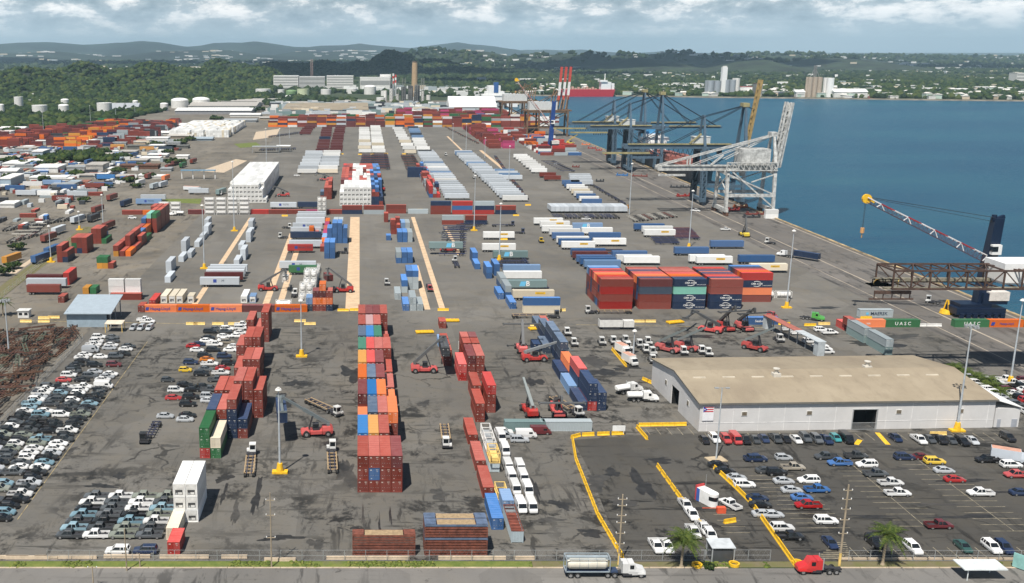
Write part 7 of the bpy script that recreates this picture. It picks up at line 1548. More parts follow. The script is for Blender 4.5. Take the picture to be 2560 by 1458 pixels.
# rusty old cranes at the far berth
def oldcrane(y, lab, strip):
    r = thing('old_quay_crane', lab, 'quay crane', (0, y, 0), 0, 'old brown cranes')
    for xx in (192, 205, 222, 238):
        for yy in (-9, 9): l = MB(); l.bar((xx, yy, .2), (xx, yy, 28.5), .9); obj('leg', l.mesh('old_leg', BROWN), r)
    s = MB()
    for yy in (-9, 9):
        for z in (10, 27.5): s.bar((192, yy, z), (238, yy, z), .7)
        s.bar((192, yy, 27), (222, yy, 10), .4); s.bar((238, yy, 27), (205, yy, 10), .4); s.bar((205, yy, 12), (192, yy, 1), .4)
    for xx in (192, 238): s.bar((xx, -9, 27.5), (xx, 9, 27.5), .7); s.bar((xx, -9, 12), (xx, 9, 27), .4)
    s.box(188, 242, -9.5, 9.5, 28.6, 30); obj('portal', s.mesh('old_portal', BROWN), r)
    m = MB(); m.box(194, 226, -7, 7, 30, 39); obj('machinery_house', m.mesh('old_house', CHOUSE), r); m = MB()
    for i in range(7): m.bar((216 + i * 3.2, -6, 30), (224 + i * 2.6, 4, 53 - i * 1.2), .5)
    m.bar((206, 0, 39), (234, 0, 53), .4); m.bar((212, 2, 39), (228, -3, 51), .4); obj('mast', m.mesh('old_mast', BROWN), r)
    if strip:
        RW = (M('boom_red', (.50, .07, .05), .6), M('boom_white', (.74, .72, .70), .6))
        for k, xx in enumerate((227, 233, 239)):
            for yy in (0,):
                for (z0, z1, c) in ((30, 41, None), (41, 46, 0), (46, 61, 1), (61, 78, 0)):
                    b = MB(); xa, xb = xx + (z0 - 30) * .06, xx + (z1 - 30) * .06; b.bar((xa, -2 + k * 4, z0), (xb, -2 + k * 4, z1), .9 if c is None else 1.3, n=4); obj('boom', b.mesh('old_boom', BROWN if c is None else RW[c]), r)
    return r
oldcrane(1185, 'old rusty brown quay crane with three upright red and white boom tips', True); oldcrane(1400, 'farther old rusty brown crane beside the white gas ship', False)
# ------------------------------------------------------------------ mobile harbour cranes
def mhc(x, y, zt, tipx, tipy, tipz, footz, label, tower, base, boom_w, boom_r, s=1.0, counter=True):
    r = thing('mobile_harbour_crane', label, 'harbour crane', (x, y, 0), 0, 'mobile harbour cranes'); b = MB(); b.box(-9 * s, 9 * s, -4 * s, 4 * s, 1.2, 3.6); b.box(-7.5 * s, 4 * s, -3.2 * s, 3.2 * s, 3.6, 5.0)
    for k in range(7): b.box(-8 * s + k * 2.5 * s, -6.4 * s + k * 2.5 * s, -4.6 * s, -3.6 * s, .05, 1.8); b.box(-8 * s + k * 2.5 * s, -6.4 * s + k * 2.5 * s, 3.6 * s, 4.6 * s, .05, 1.8)
    obj('undercarriage', b.mesh('crane_base', base), r); t = MB(); t.loft([[(2.2 * sx + 1.5, 1.9 * sy, 5) for sx, sy in ((-1, -1), (1, -1), (1, 1), (-1, 1))], [(1.7 * sx + 3.6, 1.5 * sy, zt) for sx, sy in ((-1, -1), (1, -1), (1, 1), (-1, 1))]]); t.bar((1.5, 0, zt - 1), (5.8, 0, zt + .6), .6); t.cyl(2.2, 0, .9, zt, zt + 1.2, 8); obj('tower', t.mesh('crane_tower', tower), r)
    h = MB(); h.box(.5, 9.5, -3.4, 3.4, 5.0, 9.2); obj('machinery_house', h.mesh('crane_house', base), r); h = MB(); h.box(2.5, 9.8, -3.7, -3.4, 6.4, 9.6); h.box(2.2, 9.7, -3.6, 3.5, 9.2, 9.7); obj('house_panel', h.mesh('crane_panel', M('crane_cream', (.66, .62, .57), .5)), r)
    c = MB(); c.box(1.2, 4.6, -3.4, -1.8, footz + 2, footz + 5.6); cc = obj('cab', c.mesh('crane_cab', WHITE), r); c = MB(); c.box(1.1, 3.2, -3.5, -1.9, footz + 3.2, footz + 5.0); obj('windows', c.mesh('crane_cab_glass', GLASS), cc)
    p, q = Vector((1.0, 0, footz)), Vector((tipx - x, tipy - y, tipz)); n = 9
    for i in range(n):
        a_, b_ = p + (q - p) * i / n, p + (q - p) * (i + 1) / n; hw = 1.3 * (1 - .4 * i / n) * s; up_ = Vector((0, 0, 1.35 * (1 - .4 * i / n) * s)); sy = Vector((0, hw, 0)); seg = MB(); seg.bar(a_ + up_ - sy, b_ + up_ - sy, .17); seg.bar(a_ + up_ + sy, b_ + up_ + sy, .17)
        if i % 2 == 0: seg.bar(a_ + up_ - sy, a_ - up_ - sy + (b_ - a_) * .3, .13); seg.bar(a_ + up_ - sy, a_ - up_ - sy - (b_ - a_) * .25, .13) if i else None
        obj('boom', seg.mesh('boom_chord', (boom_w, boom_r)[i % 2]), r); seg = MB(); lattice(seg, a_ - up_ * .05, b_ - up_ * .05, 2 * hw, 3, .075, h=2.5 * (1 - .4 * i / n) * s); obj('boom_lattice', seg.mesh('boom_lattice', M('boom_dark_lattice', (.10, .055, .07), .6)), r)
    k = MB(); k.bar((q.x, -.5, q.z + .3), (q.x, .5, q.z + .3), 1.7, n=14); k.bar((q.x + 1.4, -.4, q.z), (q.x + 2.6, -.4, q.z - .8), .5); obj('sheave_head', k.mesh('sheave_head', YEL), r); w = MB()
    for yy in (-.4, .4): w.bar((3.2, yy, zt), tuple(q + Vector((0, yy, 1))), .07); w.bar((3.2, yy, zt - 1.5), tuple(q + Vector((2, yy, .3))), .05); w.bar((q.x - .3, yy, q.z), (q.x - .3, yy * .4, q.z - 10.5), .04)
    obj('rope', w.mesh('crane_ropes', DARKST), r); k = MB(); k.bar((q.x - .3, 0, q.z - 10.3), (q.x - .3, 0, q.z - 12.2), .7, n=8); k.bar((q.x - .3, 0, q.z - 12.2), (q.x - .3, 0, q.z - 14), .2, n=6); obj('hook', k.mesh('hook_block', M('hook_orange', (.55, .30, .12), .6)), r); return r
NAVY = M('crane_navy', (.004, .013, .038), .45, var=.1); MROY = M('crane_royal', (.015, .055, .22), .45, var=.1)
BRED = M('boom_red_paint', (.36, .03, .035), .55); BWHT = M('boom_white_paint', (.72, .70, .70), .55)
mhc(228.0, 365, 36.5, 183.2, 365, 43.2, 21.5, 'navy blue mobile harbour crane with red and white lattice boom at right', NAVY, NAVY, BWHT, BRED)
x, y = G(1371, 376); mhc(x, y, 47, x - 34, y + 5, 68, 24, 'royal blue far harbour crane with pale red lattice boom', MROY, NAVY, M('boom_pale', (.62, .5, .45), .6), M('boom_pale_red', (.45, .16, .12), .6), 1.1)
for i, (u, v, c, lab) in enumerate([(2365, 784, YEL, 'yellow buoy with lattice top lying on the quay'), (2418, 772, M('buoy_blue', (.03, .16, .42), .5), 'blue float beside the navy harbour crane')]):
    x, y = G(u, v); q_ = MB(); q_.cyl(0, 0, 2.4, .1, 1.5, 16, 0, 2.0) if i == 0 else q_.box(-5, 3, -1.5, 1.5, .6, 2.6)
    if i == 0:
        for a in range(4): q_.bar((1.2 * cos(a * pi / 2), 1.2 * sin(a * pi / 2), 1.5), (.3 * cos(a * pi / 2), .3 * sin(a * pi / 2), 5.2), .15)
        q_.box(2.6, 5.6, -1, 1, .2, 1.5)
    o = q_.build('buoy' if i == 0 else 'float', c, None, (x, y, .02)); tag(o, lab, 'buoy' if i == 0 else 'float')
# rusty truss girder of the crane at the right, seen from its landward end
r = thing('truss_crane', 'rusty brown truss girder crane with white house at the right edge', 'quay crane', (0, 293, 0)); t = MB(); xa, xb, z0, z1, hw = 155, 214, 28.0, 33.4, 5.0
for yy in (-hw, hw):
    for z in (z0, z1): t.bar((xa, yy, z), (xb, yy, z), .25)
    n = 11
    for i in range(n + 1): xx = xa + (xb - xa) * i / n; t.bar((xx, yy, z0), (xx, yy, z1), .2)
    for i in range(n): t.bar((xa + (xb - xa) * i / n, yy, z0 if i % 2 else z1), (xa + (xb - xa) * (i + 1) / n, yy, z1 if i % 2 else z0), .13)
for i in range(12): xx = xa + (xb - xa) * i / 11; t.bar((xx, -hw, z1), (xx, hw, z1), .2); t.bar((xx, -hw, z0), (xx, hw, z0), .2)
for i in range(11): t.bar((xa + (xb - xa) * i / 11, -hw if i % 2 else hw, z1), (xa + (xb - xa) * (i + 1) / 11, hw if i % 2 else -hw, z1), .15)
obj('truss', t.mesh('truss', M('truss_brown', (.075, .042, .03), .75, var=.3)), r)
t = MB(); t.box(xa - 2, xa + 42, -hw + .6, -hw + 1.8, z0 - .2, z0 + .3); t.box(xa - 1, xa + 34, hw - 2, hw - .6, z0 + .5, z0 + 1.4); obj('catwalk', t.mesh('truss_catwalk', M('catwalk_grey', (.22, .20, .15), .8, var=.3)), r)
t = MB(); t.bar((xa - 3.5, -3.0, z0 + 1.4), (xa - 3.5, -2.7, z0 + 1.4), 1.0, n=12); t.box(xa - 4.5, xa + 2, -2, 2, z0 + .1, z0 + .35)
for zz in (.9, 1.6, 2.4): t.bar((xa - 4.8, -2.6, z0 + zz), (xa + 3, -2.6, z0 + zz), .09)
for i in range(5): t.bar((xa - 4.8 + i * 1.9, -2.6, z0), (xa - 4.8 + i * 1.9, -2.6, z0 + 2.4), .09); obj('drum', t.mesh('truss_drum', YELP), r)
t = MB(); t.bar((xa - 4.5, -4, z0 - 1.2), (xa + 6, -4, z0 - 1.2), .45); t.bar((xa - 6, -4, z0 - 3.2), (xa + 7, -4, z0 - 3.2), .2)
for i in range(5): t.bar((xa - 4.5 + i * 2.6, -4, z0 - 1.2), (xa - 4.5 + i * 2.6, -4, z0 - 3.2), .12)
obj('hanging_frame', t.mesh('hanging_frame', M('truss_brown', (.13, .075, .05))), r)
t = MB(); t.box(188.5, 212, -2.5, 7.5, z0 + .8, z0 + 7.0); obj('machinery_house', t.mesh('truss_house', M('house_white', (.76, .76, .75), .5, var=.05)), r)
t = MB()
for xx in (216, 241):
    for yy in (-9, 9): t.bar((xx, yy, .1), (xx, yy, z0), .9)
    t.box(xx - .8, xx + .8, -9, 9, 3, 5)
for yy in (-hw, hw): t.box(xb, 250, yy - .6, yy + .6, z0 - .4, z0 + 1.4)
obj('portal', t.mesh('truss_portal', M('truss_brown', (.13, .075, .05))), r)
# ------------------------------------------------------------------ ships
def hull(mb, x, y0, y1, hw, z0, z1, bow=14, m=0, flare=1.0):
    pts = [(-hw, y1), (hw, y1), (hw, y0 + bow), (hw * .75, y0 + bow * .55), (hw * .35, y0 + bow * .2), (0, y0), (-hw * .35, y0 + bow * .2), (-hw * .75, y0 + bow * .55), (-hw, y0 + bow)]
    mb.loft([[(x + a * .96, (b - y0) * .985 + y0 + .015 * (y1 - y0), z0) for a, b in pts], [(x + a, b, z1) for a, b in pts]], m)
r = thing('cargo_ship', 'dark hulled cargo ship with white bridge berthed behind blue cranes', 'ship', (0, 0, 0)); h_ = MB(); hull(h_, 258.5, 758, 925, 12.5, -2.7, 9.5, 22); obj('hull', h_.mesh('ship_hull', M('ship_black', (.02, .022, .028), .5)), r)
h_ = MB(); h_.box(247, 270, 782, 890, 9.5, 10.0); obj('deck', h_.mesh('ship_deck', M('ship_deck_red', (.20, .08, .06), .7)), r); h_ = MB(); h_.box(249.5, 267.5, 892, 912, 10, 19); h_.box(247, 270, 893, 902, 19, 22); h_.box(251, 266, 895, 908, 22, 24.5); obj('bridge', h_.mesh('ship_bridge', WHITE), r)
h_ = MB(); h_.box(253, 261, 906, 912, 24.5, 31); obj('funnel', h_.mesh('ship_funnel', M('funnel_blue', (.05, .25, .5), .5)), r); h_ = MB(); h_.cyl(264, 897, .4, 24, 36, 8); h_.box(261.5, 266.5, 896.6, 897.4, 32, 32.5)
obj('ship_mast', h_.mesh('ship_mast', WHITE), r)
for i in range(9): h_ = MB(); h_.box(249 + (i % 3) * 6.5, 255 + (i % 3) * 6.5, 786 + (i // 3) * 34, 812 + (i // 3) * 34, 10, 12.2 + (i % 2)); obj('hatch', h_.mesh('ship_hatch', M('hatch_red', (.26, .09, .07), .7)), r)
SHIPRED = M('tanker_red', (.42, .02, .035), .5)
r = thing('tanker_ship', 'long red tanker with white bridge aft moored across the bay', 'ship', (0, 0, 0)); yy = 2296; a, b = XU(1398, yy), XU(1534, yy); h_ = MB(); hw = 12
h_.loft([[(a + 6, yy - hw, -2.7), (b - 4, yy - hw, -2.7), (b - 4, yy + hw, -2.7), (a + 6, yy + hw, -2.7)], [(a, yy - hw, 13), (b, yy - hw, 13), (b, yy + hw, 13), (a, yy + hw, 13)]]); obj('hull', h_.mesh('tanker_hull', SHIPRED), r)
h_ = MB(); h_.box(XU(1499, yy), XU(1524, yy), yy - 10, yy + 10, 13, 29); h_.box(XU(1496, yy), XU(1514, yy), yy - 12, yy + 12, 29, 33); h_.cyl(XU(1510, yy), yy, 1, 33, 47, 8); h_.box(XU(1526, yy), XU(1533, yy), yy - 6, yy + 6, 13, 26); obj('bridge', h_.mesh('tanker_bridge', WHITE), r)
h_ = MB()
for i in range(11): h_.box(a + 14 + i * 6.4, a + 18 + i * 6.4, yy - 4, yy + 4, 13, 15 + (i * 7 % 5))
obj('deck_gear', h_.mesh('tanker_gear', M('deck_buff', (.5, .36, .28), .7)), r)
r = thing('gas_ship', 'white superstructured gas ship with blue funnel behind the brown cranes', 'ship', (0, 0, 0)); yy = 1840; a, b = XU(1178, yy), XU(1262, yy); h_ = MB(); h_.box(a + 8, b, yy - 14, yy + 14, -2.8, 10); obj('hull', h_.mesh('gas_ship_hull', M('ship_black', (.02, .022, .028))), r)
h_ = MB(); h_.box(a + 24, b - 3, yy - 12, yy + 12, 10, 26); h_.box(a + 28, b - 10, yy - 12, yy + 10, 26, 36); h_.box(a + 18, b + 2, yy - 13, yy + 13, 18, 21); obj('bridge', h_.mesh('gas_bridge', WHITE), r); h_ = MB(); h_.box(a + 38, a + 46, yy - 12.5, yy - 4, 24, 42); obj('funnel', h_.mesh('gas_funnel', M('funnel_navy', (.03, .10, .28), .5)), r)
h_ = MB(); h_.dome(a + 12, yy, 11, 8, 10, 18); obj('tank_dome', h_.mesh('gas_dome', WHITE), r)
# berth basin behind the brown cranes: dark water edge is the quay wall
for i, (u, v, L) in enumerate([(1737, 238.5, 30), (1860, 241.5, 26), (1905, 242.5, 40), (1985, 246, 22), (2175, 249, 16)]):
    x, y = G(u, v, -2.6); q_ = MB(); q_.loft([[(-L / 2 + 2, -3, 0), (L / 2 - 2, -3, 0), (L / 2 - 2, 3, 0), (-L / 2 + 2, 3, 0)], [(-L / 2, -3.6, 3), (L / 2, -3.6, 3), (L / 2, 3.6, 3), (-L / 2, 3.6, 3)]]); q_.box(-L * .3, -L * .1, -2, 2, 3, 7 if i != 2 else 12); o = q_.build('barge', (DARKST, M('barge_rust', (.25, .09, .07), .7), M('barge_blue', (.06, .09, .18), .6))[i % 3], None, (x, y, -2.8)); tag(o, 'small dark vessel at the far waterfront, %s from left' % ORD[i], 'boat', 'small vessels at the far shore')
# clutter under the cranes: orange and red spreaders and gangways
for i, (u, v, c, L) in enumerate([(1465, 363, 'o', 9), (1480, 372, 'R', 8), (1497, 377, 'R', 6), (1520, 388, 'R', 5), (1410, 360, 'R', 9), (1560, 421, 'r', 12), (1600, 442, 'r', 12), (1710, 492, 'R', 10), (1738, 500, 'R', 6), (1852, 520, 'o', 9), (1835, 528, 'R', 7), (1890, 538, 'r', 12), (1880, 545, 'k', 10), (1556, 440, 'B', 9), (1440, 419, 'r', 6), (1500, 455, 'k', 6), (1690, 470, 'k', 8), (1720, 470, 'k', 8), (1545, 520, 'y', 14)]):
    x, y = G(u, v); q_ = MB(); q_.box(-L / 2, L / 2, -1.2, 1.2, .2, .9)
    for s_ in (-.4, .1, .45): q_.box(L * s_ - .3, L * s_ + .3, -1.3, 1.3, .9, 1.7 + abs(s_))
    o = q_.build('quay_spreader' if c not in 'kB' else 'quay_gear', P_MACH, None, (x, y + 1, .02), random.uniform(-.5, .2), color=CC[c]); tag(o, '%s spreader gear lying near crane legs @N'%  CNAME[c], 'crane gear', 'gear under the quay cranes')
# ------------------------------------------------------------------ far industry
def far_tank(x, y, rad, h, lab, col=None, dome=True, grp_='white storage tanks'):
    r = thing('storage_tank', lab, 'storage tank', (x, y, 0), 0, grp_); q_ = MB(); q_.cyl(0, 0, rad, 0, h, 26); obj('shell', q_.mesh('tank_shell', col or OFFW), r); q_ = MB()
    if dome: q_.dome(0, 0, rad * 1.01, h, rad * .28, 26)
    else: q_.cyl(0, 0, rad * 1.01, h, h + .5, 26)
    obj('roof', q_.mesh('tank_roof', col or WHITE), r)
for i, (u, v, w_, h) in enumerate(TANKS):
    x, y = G(u, v); rad = w_ / 2 / PXM(y); hh = h / PXM(y) * .95; far_tank(x, y, rad, hh, 'white storage tank at the edge of green hills @L', None, i not in (0, 1, 4))
GRN = M('tank_green', (.16, .26, .12), .6); LIM = M('tank_lime', (.50, .55, .36), .6)
for i, (u, v, w_, h, c) in enumerate([(658, 237, 38, 16, None), (703, 240, 17, 18, None), (729, 243, 28, 17, GRN), (758, 244, 30, 24, LIM), (815, 236, 26, 14, None), (880, 234, 28, 14, None), (925, 236, 30, 22, None), (720, 249, 14, 10, None), (952, 255, 22, 12, None), (1015, 248, 14, 12, None), (1040, 252, 16, 10, None), (960, 240, 16, 14, None)]):
    x, y = G(u, v); far_tank(x, y, w_ / 2 / PXM(y), h / PXM(y) * .85, '%s storage tank of the power station group @L' % ('green' if c is GRN else 'lime banded' if c is LIM else 'pale'), c, i in (2, 6, 7), 'tanks by the power station')
def block(u0, u1, v, h_px, depth, name, lab, wall=OFFW, roof=WHITE, bands=0, cat='building', grp_=None, gable=0):
    x0, y0 = G(u0, v); x1 = XU(u1, y0); h = h_px / PXM(y0); r = thing(name, lab, cat, (x0, y0, 0), 0, grp_); X = x1 - x0; q_ = MB(); q_.box(0, X, 0, depth, 0, h); obj('wall', q_.mesh(name + '_wall', wall), r); q_ = MB()
    if gable: q_.prismx([(-1, h), (depth / 2, h + gable), (depth + 1, h)], -1, X + 1)
    else: q_.box(-.4, X + .4, -.4, depth + .4, h + .02, h + .7)
    obj('roof', q_.mesh(name + '_roof', roof), r)
    for i in range(bands): q_ = MB(); z = h * (i + .35) / bands; q_.box(1, X - 1, -.3, 0, z, z + h / bands * .38); obj('window_band', q_.mesh(name + '_band', M('band_dark', (.30, .30, .29), .4)), r)
    return r
block(684, 746, 224, 33, 40, 'office_block', 'long white banded office block, left of the far row', bands=5); block(748, 812, 224, 31, 30, 'office_block', 'grey fronted middle block of the far white row', M('grey_front', (.42, .42, .41)), bands=3); block(817, 883, 222, 31, 40, 'office_block', 'long white banded office block right of the grey fronted one', bands=5); block(900, 975, 222, 27, 40, 'office_block', 'plain white block with small green windows beside the striped chimneys', bands=1); block(950, 977, 221, 33, 30, 'office_block', 'taller white end block beside the striped chimneys', bands=2)
block(690, 880, 196, 7, 60, 'office_block', 'flat white rear building behind the banded blocks'); block(640, 690, 208, 10, 50, 'office_block', 'low pale building left of the banded blocks')
def chimney(u, v, vt, w_px, label, bands, w2=None):
    x, y = G(u, v); h = HT(y, vt); rad = w_px / 2 / PXM(y); r = thing('chimney', label, 'chimney', (x, y, 0)); z = 0
    for k, (f, m) in enumerate(bands): q_ = MB(); r0 = rad * (1 - .15 * z / h); z1 = z + f * h; r1 = rad * (1 - .15 * z1 / h); q_.cyl(0, 0, r0, z, z1, 18, 0, r1); obj('shaft' if len(bands) == 1 or k == 0 else 'band', q_.mesh('chimney_section', m), r); z = z1
TANCON = M('chimney_tan', (.42, .29, .17), .85, var=.15); STR = M('stripe_red', (.55, .05, .04), .6)
chimney(1036, 245, 153, 16, 'tall tan concrete chimney tower above the power station', [(.96, TANCON), (.04, M('chimney_cap', (.12, .09, .07)))])
chimney(983, 240, 184, 5, 'red and white striped chimney, left of the pair', [(.55, STEEL), (.12, STR), (.11, WHITE), (.11, STR), (.11, WHITE)][:]); chimney(989, 240, 187, 5, 'red and white striped chimney, right of the pair', [(.5, STEEL), (.12, WHITE), (.13, STR), (.12, WHITE), (.13, STR)])
x, y = G(780, 222); h = HT(y, 148); q_ = MB(); lattice(q_, (0, 0, 0), (0, 0, h), 5, 12, .35); o = q_.build('radio_mast', M('mast_red_grey', (.34, .24, .22), .7), None, (x, y, 0)); tag(o, 'tall red grey lattice radio mast behind the white office blocks', 'radio mast')
x, y = G(1022, 255); r = thing('power_station', 'dark grey steel framed power station under the tan chimney', 'power station', (x, y, 0)); q_ = MB(); rr_ = random.Random(5)
for i in range(3): q_.box(-14 + i * 13, -5 + i * 13, 0, 26, 0, 18 + rr_.uniform(0, 16))
obj('boiler_house', q_.mesh('boiler_house', M('plant_grey', (.07, .07, .068), .7, var=.3, scale=.1)), r); q_ = MB()
for i in range(6): lattice(q_, (-34 + i * 12, -6, 0), (-34 + i * 12, -6, rr_.uniform(25, 46)), 5, 7, .28)
obj('steel_frame', q_.mesh('plant_frame', M('plant_steel', (.22, .22, .21), .6)), r); q_ = MB()
for i in range(8): q_.cyl(-45 + i * 12, 10 + (i % 3) * 12, 3 + i % 2, 0, rr_.uniform(12, 26), 14)
obj('vessels', q_.mesh('plant_vessels', OFFW), r)
block(1075, 1115, 236, 6, 30, 'turbine_hall', 'low yellow roofed hall right of the tan chimney', OFFW, YELP); block(1048, 1075, 240, 8, 30, 'turbine_hall', 'pale machine hall under the tan chimney')
block(706, 920, 284, 9, 230, 'transit_shed', 'broad tan roofed transit shed behind the orange wall', OFFW, TANROOF, cat='shed', gable=4); block(1125, 1240, 278, 10, 70, 'transit_shed', 'white gabled shed near the brown cranes', M('grey_gable', (.42, .44, .45)), WHITE, cat='shed', gable=16); block(438, 628, 286, 9, 60, 'transit_shed', 'long white roofed warehouse right of the far container piles', M('mid_grey_wall', (.25, .25, .26)), WHITE, cat='shed', gable=3); block(470, 640, 271, 6, 110, 'transit_shed', 'broad grey roofed warehouse behind the long white one', OFFW, CONCG, cat='shed', gable=4); block(530, 690, 259, 5, 110, 'transit_shed', 'flat pale works building left of the storage tanks', OFFW, CONCG, cat='shed'); block(640, 790, 262, 5, 40, 'transit_shed', 'low dark roofed works by lime tank', M('dark_wall', (.12, .13, .14)), CONCG, cat='shed'); block(830, 935, 258, 5, 40, 'transit_shed', 'low dark works left of the power station', M('dark_wall', (.12, .13, .14)), CONCG, cat='shed')  # the long white roofed warehouse has even mid grey walls
GG = M('gable_grey', (.33, .35, .37), .6)
for i, (u, v) in enumerate([(290, 275), (325, 275)]): block(u - 18, u + 18, v + 4, 6, 40, 'gabled_shed', 'grey gabled shed behind the orange piles, %s of two' % ('left', 'right')[i], GG, GG, cat='shed', gable=9)
for i, (u0, u1, v, hp, d, c, lab) in enumerate([(90, 235, 362, 9, 14, STEEL, 'long open fronted pale canopy building at left'), (246, 292, 358, 14, 22, GLASS, 'dark glass fronted office beside the long canopy'), (82, 108, 400, 20, 22, BLUEG, 'pale blue two storey building by the bushes'), (86, 145, 432, 12, 25, WHITE, 'white roofed open shed in the left truck yard'), (75, 165, 452, 7, 12, OFFW, 'flat white canopy building in the left truck yard'), (215, 258, 432, 18, 22, CONCG, 'grey curved roof hangar in left truck yard'), (7, 62, 420, 10, 25, WHITE, 'white topped shed near the left edge'), (0, 28, 470, 22, 30, BLUEG, 'blue fronted depot at the left edge'), (300, 395, 423, 8, 12, RUST, 'long rusty roofed shed in left yard'), (330, 365, 328, 8, 20, BLUEG, 'pale blue shed before the white piles'), (365, 420, 355, 9, 15, OFFW, 'grey white shed right of the glass office'), (5, 28, 352, 22, 16, OFFW, 'white stepped office at far left'), (318, 470, 372, 6, 12, M('roof_dark', (.12, .12, .11)), 'long dark roofed depot left of the round lawn'), (0, 100, 247, 5, 30, OFFW, 'long low white wall building among the left tanks'), (30, 110, 256, 5, 25, STEEL, 'low grey works below the left tanks')]):
    block(u0, u1, v, hp, d, 'depot', lab, c if c is not WHITE else OFFW, WHITE if c in (STEEL, OFFW, WHITE, GLASS, BLUEG) else c, cat='building', grp_='buildings of the left yards')
sheet('lawn', [G(585, 360), (G(640, 356)), G(655, 366), G(600, 370)], .05, GRASS); sheet('lawn', [G(400, 498), G(505, 497), G(500, 510), G(420, 506)], .05, GRASS); sheet('path', [G(500, 428), G(590, 398), G(618, 402), G(560, 432)], .045, CONC); sheet('path', [G(640, 330), G(700, 322), G(690, 342), G(632, 350)], .045, CONC)
sheet('lawn', [(-148, 350), (-141, 350), (-147, 560), (-154, 560)], .045, DRYGRASS); sheet('path', [G(22, 684), G(88, 640), G(100, 640), G(40, 684)], .05, CONC)
LYM = [(OFFW, WHITE), (STEEL, STEEL), (M('tan_wall', (.42, .34, .24), .8), CONCG), (BLUEG, BLUER), (M('red_shed', (.26, .08, .05), .7), M('red_shed_roof', (.30, .12, .08), .7)), (M('dark_wall', (.12, .13, .14)), CONCG)]
for (u0, u1, v, hp, d, k) in LY: block(u0, u1, v, hp, d, 'yard_shed', '%s shed in the left industrial strip @L' % ('white roofed', 'grey steel', 'tan walled', 'blue grey', 'rust red', 'dark walled')[k], LYM[k][0], LYM[k][1], cat='shed', grp_='sheds of the left industrial strip', gable=1.6 if d > 15 else 0)
rl = random.Random(31)
for i in range(52):
    u, v = rl.uniform(5, 470), rl.uniform(328, 470)
    if u > 430 - (v - 328) * .2: continue
    k = rl.choice((0, 0, 0, 1, 1, 2, 3, 4, 5)); w = rl.uniform(18, 52); block(u, u + w, v, rl.uniform(3.5, 6.5), rl.uniform(7, 15), 'yard_shed', '%s shed in the left industrial strip @L' % ('white roofed', 'grey steel', 'tan walled', 'blue grey', 'rust red', 'dark walled')[k], LYM[k][0], LYM[k][1], cat='shed', grp_='sheds of the left industrial strip')
# toll gate with white posts on the left yard road
x, y = G(455, 447); r = thing('entry_gate', 'white framed entry gate with blue canopy over the left road', 'gate', (x, y, 0), 0); q_ = MB()
for i in range(4): q_.bar((i * 8.5, 0, 0), (i * 8.5, 0, 6.2), .3)
obj('posts', q_.mesh('gate_posts', WHITE), r); q_ = MB(); q_.box(-.5, 26, -2, 2, 6.2, 6.8); obj('canopy', q_.mesh('gate_canopy', M('gate_blue', (.16, .30, .42), .5)), r)
# ------------------------------------------------------------------ far shore: silos and houses
def silo(u, v, vt, w_px, n, lab, mat, tower=None, towermat=WHITE):
    x, y = G(u, v); h = HT(y, vt); rad = w_px / n / 2 / PXM(y); r = thing('grain_silo', lab, 'silo', (x, y, 0))
    for i in range(n):
        for j in range(2): q_ = MB(); q_.cyl((i - (n - 1) / 2) * rad * 2, j * rad * 2, rad * .99, 0, h, 18); obj('silo_bin', q_.mesh('silo_bin', mat), r)
    if tower:
        q_ = MB(); W_ = tower[1] / PXM(y); H_ = HT(y, tower[0]); q_.box(tower[2] / PXM(y), tower[2] / PXM(y) + W_, -rad * 1.2, rad * 2, 0, H_); obj('elevator_tower', q_.mesh('elevator_tower', towermat), r)
    return r, x, y, h, rad
SILOG = M('silo_steel', (.40, .43, .46), .4, .3); SILOC = M('silo_concrete', (.42, .34, .26), .85, var=.2)
silo(1783, 238, 202, 34, 2, 'squat steel grain silos left of white tower', SILOG); silo(1822, 238, 200, 30, 2, 'steel silos right of the tall white tower', SILOG); silo(1840, 237, 196, 14, 1, 'white grain silo beside the red trimmed mill', OFFW)
x, y = G(1806, 238); q_ = MB(); q_.box(-5.5, 5.5, -5, 5, 0, HT(y, 168)); r = thing('elevator_tower', 'slim tall white tower between the steel silos', 'tower', (x, y, 0)); obj('shaft', q_.mesh('tower_shaft', WHITE), r); q_ = MB(); q_.box(-3, 4, -4, 4, HT(y, 168), HT(y, 165)); obj('top', q_.mesh('tower_top', OFFW), r)
block(1850, 1880, 234, 16, 20, 'mill', 'white mill building with red trim on the waterfront', WHITE, M('mill_red', (.4, .08, .08)))
r, x, y, h, rad = silo(2034, 243, 193, 36, 3, 'tall tan concrete silos with steel headframe', SILOC); q_ = MB(); lattice(q_, (0, rad, h), (0, rad, h + 24), 4, 5, .5); q_.bar((-10, rad, h), (0, rad, h + 20), .6); q_.bar((10, rad, h), (0, rad, h + 20), .6); obj('headframe', q_.mesh('headframe', M('plant_steel', (.22, .22, .21))), r)
silo(2072, 243, 195, 18, 1, 'white silo block beside the tan silos', WHITE); block(2085, 2168, 244, 14, 30, 'port_shed', 'white arched roof shed right of the white silo', OFFW, WHITE, gable=6); block(1990, 2012, 243, 12, 25, 'port_shed', 'pale gabled shed left of tan silos', OFFW, WHITE, gable=5); block(1925, 1985, 240, 9, 20, 'port_shed', 'dark blue roofed low shed by the waterfront', M('blue_low', (.06, .10, .18)), STEEL)
block(2540, 2572, 208, 24, 40, 'apartment_block', 'pale apartment block at the right edge above the far trees', OFFW, OFFW, 3); block(1888, 1905, 240, 30, 20, 'loading_frame', 'grey loading gantry left of the raised boom on far shore', M('plant_steel', (.22, .22, .21)), RUST)
